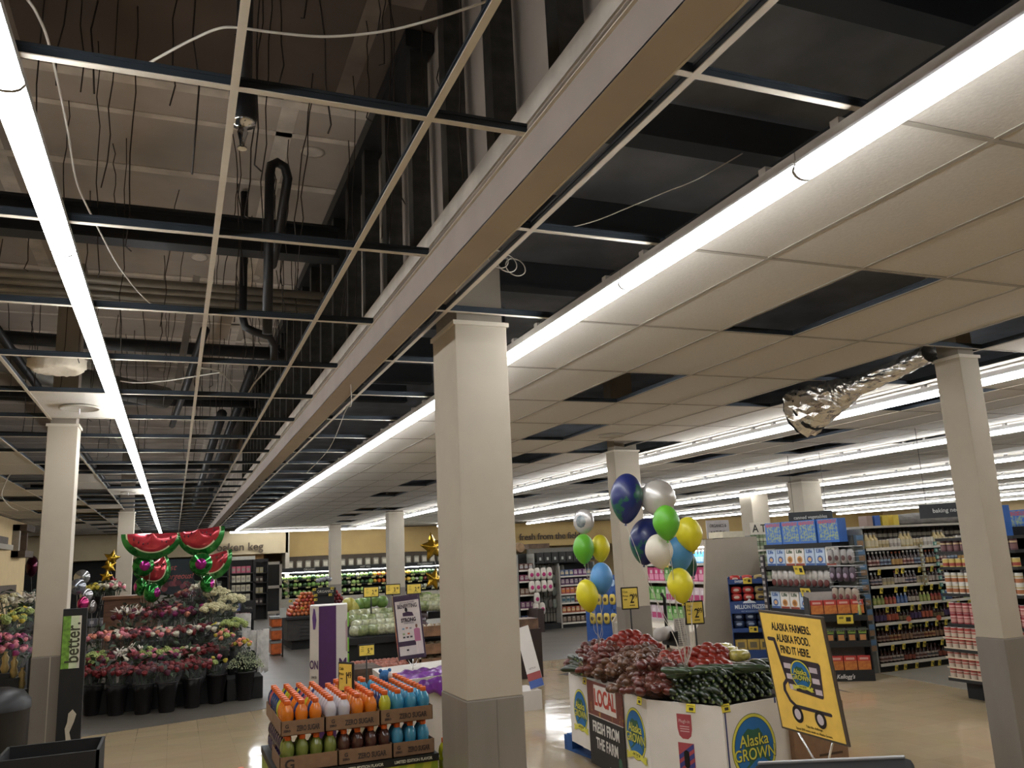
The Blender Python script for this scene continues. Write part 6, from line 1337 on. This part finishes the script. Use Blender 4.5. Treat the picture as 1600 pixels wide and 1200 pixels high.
Tsd = frame((-.017, Ds, 0), (0, -1, 0)); mb = MB(); mb.box(.08, .34, -.002, -.001, .62, 1.02, F('3a62a0'), Tsd); oval(mb, Tsd, .2, .84, .05, .07, F('1a1414'), -.002); oval(mb, Tsd, .24, .32, .06, .06, F('b0b0b4'), -.002); oval(mb, Tsd, .22, .48, .06, .07, F('2a3040'), -.002); text_mb(mb, 'SHARE', F('c4ccd4'), .04, Tsd @ Tm(.2, -.004, .97), .8, 0, .0006); mb.build('side_print', t)
tag(t, t['label'], 'display')
rp = bag_mesh('red_pack', .16, .11, .07, F('a8302a', .3), ((-.3, .3, .3, .7, F('c8b0a0')),), seed=1); gp = bag_mesh('gold_pack', .16, .11, .07, F('9a8450', .3), ((-.3, .3, .3, .7, F('2a2a3a')),), seed=2); bp_ = bag_mesh('navy_pack', .16, .11, .07, F('22304e', .3), ((-.3, .3, .3, .7, F('8a98b0')),), seed=3); yp = boxm('yellow_pack', .17, .1, .15, F('b89a48'), ((-.3, .3, .2, .75, F('6a6048')),))
for z, ms, nn_, st, nm in ((1.12, (rp, rp, gp), 3, 1, 'top'), (.84, (rp, rp, gp), 3, 2, 'upper'), (.44, (bp_, bp_, bp_), 3, 2, 'middle'), (.12, (yp, yp, yp), 3, 1, 'lowest')):
    for k in range(nn_):
        for s_ in range(st): P_ = T0 @ Vector((.10+k*.18, .05, z+s_*.11)); inst(ms[k], P_, ang, 'cookie pack in the %s tray of the navy blue shipper' % nm, 'packet', 'cookie packs in the %s tray of the blue shipper' % nm, 'cookie_pack')
for x, z in ((.28, 1.10), (.30, .38)): P_ = T0 @ Vector((x, -.01, z)); shelf_tag(P_, ang, 'yellow price tag on the %s of the navy blue shipper' % ('top band' if z > 1 else 'lower band'), None, .13, .09)
# ================================================================== aisle end with cereal boxes
XE = 8.02; yE = lambda px, py=885: atx(px, py, XE).y
yl, yr = yE(1197), 8.72
zE = [atx(1210, p, XE).z for p in (984, 950, 917, 884, 851)]
t = thing('endcap_shelf', 'black aisle end shelf stacked with white and blue cereal boxes', 'shelf unit', (0, 0, 0))
MB().box(XE+.45, XE+.49, yr, yl, 0, zE[-1]+.1, m_blackm).build('back_panel', t); MB().box(XE+.02, XE+.49, yr, yl, 0, .12, m_blackm).build('kick_base', t)
for z in zE: MB().box(XE, XE+.45, yr, yl, z-.06, z, m_blackm).build('shelf', t)
cer = {}
for k, (c, c2, c3) in {'white': ('cfcac4', 'c08a4a', '8a3a2a'), 'blue': ('a8b8cc', '35558e', 'b07a4a')}.items():
    mb = MB(); mb.box(-.095, .095, 0, .06, 0, .29, F(c)); oval(mb, I4, 0, .10, .055, .06, F(c2), -.001); oval(mb, I4, 0, .10, .035, .035, F('8a5a2a' if k == 'white' else 'c8a070'), -.0025); mb.box(-.09, .09, -.001, 0, .0, .035, F('35558e' if k == 'blue' else c3))
    text_mb(mb, 'Life', F('2e4a2e') if k == 'white' else F('35558e'), .085, frame((0, -.003, .235), (1, 0, 0)), 1, .002, .0006); cer[k] = mb.mesh('cereal_box'); [setattr(v, 'co', (v.co.x*.97, v.co.y, v.co.z*.80)) for v in cer[k].vertices]
def on_end(me, px, zb_, lb, cat, gp_, nm, dx=.03, py=885): inst(me, (XE+dx, atx(px, py, XE).y, zb_), -PI/2, lb, cat, gp_, nm)
pt_ = (yl-yr)
for zi, z in ((3, zE[3]), (1, zE[1])):
    n_ = 7 if zi == 3 else 6
    for k in range(n_): on = ['blue', 'blue', 'white', 'white', 'blue', 'blue', 'white'][k] if zi == 3 else ['blue', 'white', 'white', 'blue', 'blue', 'blue'][k]; inst(cer[on], (XE+.02, yl-.11-k*.20, z), -PI/2, '%s cereal box on the %s shelf of the aisle end' % (on, 'upper' if zi == 3 else 'lower'), 'cereal box', '%s cereal boxes on the %s aisle end shelf' % (on, 'upper' if zi == 3 else 'lower'), 'cereal_box')
for k in range(5): inst(cer['white'] if k % 2 else cer['blue'], (XE+.02, yl-.11-k*.2, zE[0]), -PI/2, 'cereal box on the lowest visible shelf of the aisle end, behind the yellow sign', 'cereal box', 'cereal boxes behind the yellow sign', 'cereal_box')
cof = bag_mesh('coffee_bag', .12, .27, .09, mat('silver_bag', hx('b4b0ac'), .25, metal=.3, noise=.3, scale=14, bump=.6, coat=.4), ((-.42, .42, .05, .42, F('5a2420')),), seed=3)
for k in range(10): inst(cof, (XE+.04, yl-.09-k*.118, zE[2]), -PI/2, 'silver bag with dark red label on the middle shelf of the aisle end', 'bag', 'silver bags on the aisle end')
pa_ = MB(); pa_.box(-.17, .17, 0, .16, 0, .31, F('2d5fa8', .4)); pa_.box(-.14, .16, -.001, 0, .03, .30, mat('confetti_print', hx('2d5fa8'), .5, col2=hx('8a9a70'), scale=30, lo=.42, hi=.6)); pa_.box(-.15, .15, -.002, -.001, .25, .295, mat('title_print', hx('6a5a80'), .5, col2=hx('a04a58'), scale=40, lo=.45, hi=.55)); pa_ = pa_.mesh('party_carton')
for k, d_ in enumerate((0, .36, .70, 1.10)): inst(pa_, (XE+.03, yl-.20-d_, zE[4]), -PI/2+(.12 if k == 3 else .03*(k % 2)), 'tall bright blue patterned carton on top of the aisle end', 'carton', 'blue patterned cartons on the aisle end')
for px, zi in ((1250, 3), (1257, 2), (1262, 1)): shelf_tag((XE-.01, yE(px), zE[zi]-.12), -PI/2, 'yellow price card on the %s shelf edge of the aisle end' % {3: 'upper', 2: 'middle', 1: 'lower'}[zi], None, .19, .12)
# strips of small packs either side
sp = boxm('strip_pack', .07, .03, .09, F('3c3638'), ((-.35, .35, .2, .7, F('9a9490')),))
for k in range(12): inst(sp, (XE-.02, yl+.06, 1.44-k*.085), -PI/2, 'small dark pack on the clip strip at the left edge of the aisle end', 'packet', 'packs on the left clip strip')
# wire rack with snacks on the right of the endcap
t = thing('wire_rack', 'wire snack rack hanging right of the cereal boxes', 'rack', (0, 0, 0)); ya_, yb2 = yE(1347), yE(1305)
for z in (1.62, 1.38, 1.12, .92): MB().box(XE-.12, XE+.02, ya_, yb2, z-.012, z, F('9a9a98')).build('basket', t)
for y_ in (ya_, yb2):
    for k in range(12): MB().tube([(XE-.12, y_, .9+k*.065), (XE+.04, y_, .9+k*.065)], .004, m_galv, 4).build('wire', t)
spk = [bag_mesh('small_snack_%d' % q, .10, .18, .05, F(c, .3), ((-.35, .35, .2, .6, F(c2)),), seed=q) for q, (c, c2) in enumerate((('8a8684', '4a2a2a'), ('3a2e38', '8a7a8a'), ('8e8070', '6a3030'), ('a8a860', '3a6a8a')))]
for zi, z in enumerate((1.62-.22, 1.38-.20, 1.12-.20, .92-.2, .74)):
    for k in range(4): inst(spk[min(zi, 3)], (XE-.13, yb2-.06-k*(yb2-ya_)/4, z), -PI/2, 'small snack bag on the wire rack right of the cereal boxes', 'bag', 'snack bags on the wire rack', 'snack_bag')
# hanging aisle sign
c = atx(1266, 808, 9.5); t = thing('aisle_sign', 'small black hanging aisle sign reading canned vegetables', 'sign', tuple(c), -.9); MB().box(-.34, .34, 0, .02, -.09, .09, F('24262a')).build('board', t); mb = MB(); text_mb(mb, 'canned vegetables', F('c0c0bc'), .075, frame((0, -.003, 0), (1, 0, 0)), .95, .001, .0006); mb.build('lettering', t)
for sx in (-.25, .25): MB().tube([(sx, .01, .09), (sx, .01, CEIL-c.z)], .004, m_wire, 4).build('hanger', t)
# shelf unit seen between cooler and cereal
zs2 = [aty(1200, p, 12.6).z for p in (958, 930, 905, 883, 858)]
X2 = lambda px: aty(px, 880, 12.6).x
gondola('distant jar shelf between the cooler panel and the cereal boxes', X2(1178), X2(1262), 12.6, [z for z in zs2], top=1.85)
jm = [can_mesh('jar_%d' % q, F(c), F(c2), .04, .13) for q, (c, c2) in enumerate((('6a7a5a', 'a8a890'), ('8a9a7a', 'c0bca8'), ('4a5a44', '98a080')))]
for zi, z in enumerate(zs2): row(jm, X2(1178)+.06, X2(1262), 12.65, z, .09, 'pale green jar on the distant shelf beside the cereal boxes', 'jar', 'pale green jars on the distant unit', 'jar', stack=2 if zi > 2 else 1, sh=.14)
c = aty(1214, 828, 12.4); t = thing('letter_sign', 'white and black letter sign above the distant jar shelf', 'sign', (c.x, 12.9, 1.85)); MB().box(-.2, .2, 0, .02, 0, .24, F('b8b0a0')).build('board', t); mb = MB(); text_mb(mb, 'A T', F('1c1a1a'), .2, frame((0, -.003, .12), (1, 0, 0)), 1, .003, .0006); mb.build('lettering', t)
# ================================================================== sauce aisle (long gondola facing us)
YS = 8.62; XL_, XR_ = aty(1366, 960, YS).x, 11.6
zS = [aty(a, b, YS).z for a, b in ((1383, 1037), (1379, 1005), (1374, 974), (1369, 946), (1364, 916), (1360, 887), (1355, 857))]
gondola('long black aisle shelf full of sauce bottles, right of the cereal end', XL_, XR_, YS, zS, top=1.83, depth=.5)
db = lambda nm, cap, lab_, body='2a120c', r=.028, h=.185, l2=None: bottle_mesh(nm, F(body, .15), F(cap), F(lab_), r, h, lab2=F(l2) if l2 else None)
sets = [[db('sauce_a', '1a1614', '9a8a80', l2='5a2a20'), db('sauce_b', '3a1a14', 'a89888', l2='3a3a3a'), db('sauce_c', '14110f', '7a3a28', h=.16)],
        [db('sauce_d', '7a7a50', '8a7462', l2='4a2018'), db('sauce_e', '24304a', '9a7a50', l2='6a2a18'), db('sauce_f', '6a5a4a', '7a5a40')],
        [db('sauce_g', '2a2a4a', '3e2e4e', h=.2), db('sauce_h', '5a2a1a', '9a4a30', h=.21), db('sauce_i', '3a3a2a', '6a5a3a', h=.14)],
        [bottle_mesh('spice_a', F('7a8a3a', .3), F('c0b080'), F('9a9a5a'), .025, .12), bottle_mesh('spice_b', F('8a2a24', .3), F('3a2a20'), F('a05a3a'), .025, .12), bottle_mesh('spice_c', F('2a4a7a', .3), F('9aa0a8'), F('5a6a8a'), .025, .13), db('sauce_j', '7a6a5a', 'a09484', h=.16)],
        [db('sauce_k', 'b0b0ac', '9a8c88', h=.17, l2='3a3a4a'), can_mesh('sauce_tub', F('8a7e6a'), F('a0906a'), .035, .09), db('sauce_l', '6a2a2a', 'a89c90', h=.18)],
        [db('sauce_m', 'c4c0b8', 'a89488', h=.2, l2='6a2e28'), db('sauce_n', 'b8b4b0', '8a98a4', h=.2, l2='3a3a50'), db('sauce_o', '7a3a1a', 'b08a50', h=.19)],
        [bottle_mesh('vinegar_jug', F('b4a070', .3), F('8a8478'), F('bcb090'), .045, .2), can_mesh('mustard_tub', F('b8a888'), F('9a8a60'), .035, .10), can_mesh('white_tub', F('c4beb2'), F('a8a098'), .035, .11)]]
nmz = ('bottom', 'second lowest', 'third lowest', 'middle', 'third highest', 'second highest', 'top')
for zi, z in enumerate(zS): row(sets[zi], XL_+.06, XR_-.9, YS+.03, z, .068, 'sauce bottle or jar on the %s shelf of the long sauce aisle' % nmz[zi], 'bottle', 'bottles on the %s sauce shelf' % nmz[zi], 'sauce_bottle')
row([can_mesh('oil_tub', F('4a4038'), F('c0b8a4'), .04, .12)], XL_+.1, XR_-.9, YS+.28, zS[6], .09, 'dark tub at the back of the top sauce shelf', 'tub', 'tubs at the back of the top sauce shelf', 'tub', stack=2, sh=.125)
random.seed(77)
for zi, z in enumerate(zS[:6]):
    for k in range(9):
        x = XL_+.2+k*.21+random.uniform(-.06, .06)
        shelf_tag((x, YS-.012, z-.10), 0, 'yellow sale tag hanging from the %s shelf edge of the sauce aisle' % nmz[zi], 'sale tags on the %s sauce shelf' % nmz[zi], .05, .075)
for px, py in ((1420, 967), (1467, 965)): c = aty(px, py, YS-.02); mb = MB(); oval(mb, Tm(*c), 0, 0, .045, .035, F('b0503a'), 0); tag(mb.build('round_tag'), 'round red shelf tag on the third sauce shelf, %s one' % ('left' if px == 1420 else 'right'), 'shelf tag')
tp = thing('top_shelf', 'pale top shelf board with grey rolled fabric above the sauce aisle', 'shelf', (0, 0, 0)); MB().box(XL_, XR_, YS-.02, YS+.5, 1.83, 1.86, F('a8a294')).build('board', tp)
mb, _ = lumpy([(XL_+.75, YS+.25, 1.93), (XL_+1.5, YS+.25, 1.95), (XR_-.3, YS+.25, 1.94)], [.07, .085, .08], mat('grey_fabric', hx('6e6a66'), .9, noise=.15, scale=10), amp=.06, n=16); tag(mb.build('fabric_roll'), 'lumpy grey rolled fabric lying on top of the sauce aisle', 'fabric')
for k, (px, c_) in enumerate(((1362, '2f5598'), (1374, 'b8a030'), (1391, 'c0a838'), (1350, '8a7468'))): c = aty(px, 812, YS+.2); tag(MB().box(c.x-.05, c.x+.05, YS+.1, YS+.25, 1.86, 2.0, F(c_)).build('top_box'), '%s box on top of the sauce aisle' % ['blue', 'dark yellow', 'yellow', 'brownish'][k], 'box')
# bun bag strips at the gondola end
bun = boxm('bun_pack', .13, .04, .15, F('5a6a74', .3), ((-.4, .4, .05, .5, F('8a6a4a')), (-.4, .4, .6, .95, F('5a7a9a'))))
for k in range(8): inst(bun, (XL_-.11, YS-.03, 1.60-k*.19), 0, 'blue and brown hanging pack on the strip at the left end of the sauce aisle', 'packet', 'hanging packs at the sauce aisle end')
tag(MB().box(XL_-.19, XL_-.03, YS+.015, YS+.09, 0, 1.75, F('5a5a52')).build('end_board'), 'grey end board behind the hanging packs', 'panel')
# clip strips
for px0, py0, px1, py1, cc_, lb in ((1439, 855, 1448, 915, '8a7a5a', 'brown'), (1462, 852, 1476, 938, '5a8a7e', 'teal')):
    a, b = aty(px0, py0, YS-.06), aty(px1, py1, YS-.06)
    for k in range(9): P_ = a.lerp(b, k/8); inst(boxm('strip_'+lb, .045, .02, .05, F(cc_), ((-.3, .3, .2, .7, F('a8b8a8')),)), P_, 0, 'small %s pack on a clip strip before the sauce shelves' % lb, 'packet', '%s clip strip packs' % lb, 'strip_pack')
# ================================================================== cracker shipper in front
pA = atz(1309, 1065, 0); pB = atz(1367, 1064, 0); dv = (pB-pA).normalized(); pL = pB-dv*.66; ang = math.atan2(dv.y, dv.x); T0 = Tm(pL.x, pL.y, 0) @ Rz(ang)
t = thing('cracker_shipper', 'black cracker shipper with red boxes, right of the yellow farm sign', 'display', (pL.x, pL.y, 0), ang)
Hk = 1.0; mb = MB(); mb.box(-.012, 0, 0, .4, 0, Hk, m_blackm); mb.box(.66, .672, 0, .4, 0, Hk, m_blackm); mb.box(0, .66, .388, .4, 0, Hk+.05, F('a8a098')); mb.build('side_walls', t)
for z in (.13, .47, .78): MB().box(0, .66, 0, .388, z-.13 if z < .2 else z-.07, z, m_blackm).build('tray', t)
mb = MB(); text_mb(mb, "Kellogg's", F('c4c0bc'), .07, frame((.33, -.003, .055), (1, 0, 0)), .85, .001, .0006, shear=.3); mb.build('lettering', t); MB().box(0, .66, -.003, 0, .60, .62, F('4a4a4a')).build('rail', t)
ck = MB(); ck.box(-.075, .075, 0, .06, 0, .165, F('a8322c')); ck.box(-.075, .075, -.001, 0, .0, .105, mat('cracker_print', hx('c07a34'), .5, noise=.2, scale=30, col2=hx('a85a2a'))); ck.box(-.05, .05, -.002, -.001, .12, .145, F('c89a90')); ck = ck.mesh('cracker_box')
gk = MB(); gk.box(-.05, .05, 0, .05, 0, .165, F('161616')); gk.box(-.045, .045, -.001, 0, .09, .15, F('7a9a3a')); gk.box(-.035, .035, -.001, 0, .01, .075, F('b07a48')); text_mb(gk, 'Club', F('161616'), .045, frame((0, -.003, .12), (1, 0, 0)), .9, .001, .0005); gk = gk.mesh('green_cracker_box')
for k in range(4):
    for z, nm in ((.80, 'top'), (.13, 'lowest')): P_ = T0 @ Vector((.09+k*.16, .02, z)); inst(ck, P_, ang, 'red and orange cracker box in the %s tray of the black shipper' % nm, 'cracker box', 'red cracker boxes in the %s tray' % nm, 'cracker_box')
for k in range(5): P_ = T0 @ Vector((.08+k*.128, .02, .47)); inst(gk, P_, ang, 'black and green cracker box in the middle tray of the shipper', 'cracker box', 'green cracker boxes')
P_ = T0 @ Vector((.40, -.01, .68)); shelf_tag(P_, ang, 'large yellow price card on the black cracker shipper', None, .19, .11)
# ================================================================== canned food end at the right
XC = 7.78; yC = lambda px, py: atx(px, py, XC).y
ycl, ycr = 6.88, 5.95
zC = [atx(*a, XC).z for a in ((1487, 974), (1477, 927), (1470, 886), (1465, 862))]
t = thing('endcap_shelf', 'black aisle end shelf of canned food left of the right-hand column', 'shelf unit', (0, 0, 0))
MB().box(XC+.40, XC+.44, ycr, ycl, 0, 1.75, m_blackm).build('back_panel', t); MB().box(XC+.06, XC+.44, ycr, ycl-.08, 0, .20, m_blackm).build('kick_base', t)
for z in zC: MB().box(XC, XC+.40, ycr, ycl, z-.03, z, m_blackm).build('shelf', t)
for z, h_ in ((.52, .0), (.22, .0)): s_ = MB().box(XC-.12, XC+.40, ycr, ycl-.02, z-.03, z, m_blackm).build('tray', t)
cans = {'red_soup': can_mesh('can_red', F('9a3c34'), F('b8a898'), band=F('b09a8a')), 'pink': can_mesh('can_pink', F('8a2e34'), F('b08078'), band=F('c8a098')), 'orange': can_mesh('can_orange', F('c0beb4'), F('9a5e3a'), band=F('a89468')), 'spag': can_mesh('can_yellow', F('b4a05a'), F('8e3a30'), .037, .085), 'dark': can_mesh('jar_dark', F('4a2a34'), F('6a4a4a'), .035, .12, band=F('b09a78'))}
nrow = int((ycl-ycr)/.083)
def canrows(key, z, st, sh, x, lb, gp_):
    for s_ in range(st):
        for k in range(nrow): inst(cans[key], (x, ycl-.06-k*.083, z+s_*sh), random.uniform(0, 6), lb, 'can', gp_, 'food_can')
canrows('dark', zC[3], 1, .1, XC+.05, 'dark jar with a tan lid on the top shelf of the can display', 'dark jars on the can display')
canrows('spag', zC[2], 1, .1, XC+.05, 'yellow and red can on the second shelf of the can display', 'yellow cans on the can display')
canrows('orange', zC[1], 2, .109, XC+.05, 'white and orange can stacked on the third shelf of the can display', 'orange cans on the can display')
canrows('pink', zC[0], 2, .109, XC+.05, 'dark red and pink can stacked on the fourth shelf of the can display', 'dark red cans on the can display')
canrows('red_soup', .52, 2, .109, XC-.07, 'red and white can in the upper slanted tray of the can display', 'red and white cans in the upper tray')
canrows('red_soup', .22, 3, .098, XC-.07, 'red and white can in the lowest tray of the can display', 'red and white cans in the lowest tray')
for z in (.52, .22):
    for s_ in range(3 if z == .22 else 2): tag(MB().box(XC-.115, XC-.112, ycr, ycl-.02, z+s_*.1, z+.014+s_*.1, F('c4b49c')).build('tray_edge'), 'cream cardboard edge of a can tray, level %s of the %s stack' % (['one', 'two', 'three'][s_], 'lower' if z == .22 else 'upper'), 'tray edge')
inst(pa_, (XC+.03, 6.25, zC[3]+.14), -PI/2, 'tall blue patterned carton above the canned food end', 'carton')
tag(MB().box(XC+.0, XC+.40, ycr, ycl, zC[3]+.11, zC[3]+.14, m_blackm).build('top_board'), 'black top board of the canned food end', 'board')
c = atx(1482, 797, 9.2); t = thing('aisle_sign', 'black hanging aisle sign left of the right-hand column', 'sign', tuple(c), -.9); MB().box(-.34, .34, 0, .02, -.09, .09, F('24262a')).build('board', t); mb = MB(); text_mb(mb, 'baking needs', F('c0c0bc'), .075, frame((0, -.003, 0), (1, 0, 0)), .95, .001, .0006); mb.build('lettering', t)
for sx in (-.25, .25): MB().tube([(sx, .01, .09), (sx, .01, CEIL-c.z)], .004, m_wire, 4).build('hanger', t)
# long gondola bodies running away behind the ends
for y0, y1, lb in ((6.05, 6.8, 'first'), (10.6, 11.3, 'second')):
    tag(MB().box(8.7 if y0 < 7 else 9.2, 16, y0, y1, 0, 1.72, m_blackm).build('gondola_body'), 'dark %s gondola body running to the right behind the shelves' % lb, 'shelf unit')
# ================================================================== teal display right of the column
XT = 8.2
c = [atx(1566, 900, XT), atx(1606, 900, XT)]; y1_, y0_ = c[0].y+.02, c[1].y-.3
t = thing('teal_display', 'teal and white display unit at the right edge, beyond the column', 'display', (0, 0, 0)); m_tl = F('2f7f84', .4)
zt1, zt0 = atx(1585, 862, XT).z, atx(1585, 905, XT).z
MB().box(XT+.4, XT+.44, y0_, y1_, 0, zt0, F('c4beb4')).build('back_panel', t); hd = MB().box(XT, XT+.44, y0_, y1_, zt0, zt1, F('c4beb4')).build('header', t); mb = MB(); Th = frame((XT, y1_, 0), (0, -1, 0)); wH = y1_-y0_
mb.prism([(0, zt0), (wH, zt0), (wH, zt1), (wH*.45, zt1-.02), (wH*.32, zt0+.09), (.0, zt0+.04)], -.003, -.001, m_tl, Th, axis='y'); mb.build('teal_swoosh', hd)
for z in (atx(1585, 952, XT).z, atx(1590, 1000, XT).z, .3): s_ = MB().box(XT+.02, XT+.4, y0_, y1_, z-.03, z, m_tl).build('shelf', t)
MB().box(XT, XT+.44, y0_, y1_, 0, .12, m_blackm).build('kick_base', t)
zz = [atx(1585, 952, XT).z, atx(1590, 1000, XT).z, .3]
for z, me, nm in ((zz[0], pk('2c2422', '8a8a7a', .1, .12), 'dark packet'), (zz[1], pk('c0622e', 'c8a050', .12, .16), 'orange packet'), (zz[2], pk('3a5a9a', '9aa8b8', .12, .18), 'blue packet')):
    for k in range(int((y1_-y0_)/.13)): inst(me, (XT+.04, y1_-.08-k*.13, z), -PI/2, '%s on a shelf of the teal display' % nm, 'packet', '%ss on the teal display' % nm, 'packet')
inst(pa_, (XT+.05, y1_-.22, zt1+.12), -PI/2-.1, 'blue patterned carton on top of the teal display', 'carton'); 
mb, _ = lumpy([(XT+.15, y1_-.5, zt1+.24), (XT+.15, y0_, zt1+.27)], [.12, .13], F('2a447e'), amp=.12, n=14); tag(mb.build('blue_bundle'), 'dark blue bundle on top of the teal display', 'bundle')
tag(MB().box(XT-.02, XT+.44, y0_, y1_, zt1+.0, zt1+.12, mat('magazine_mix', hx('9a9a90'), .4, col2=hx('8a3a3a'), scale=9)).build('leaflet_tray'), 'tray of colourful leaflets on top of the teal display', 'tray')
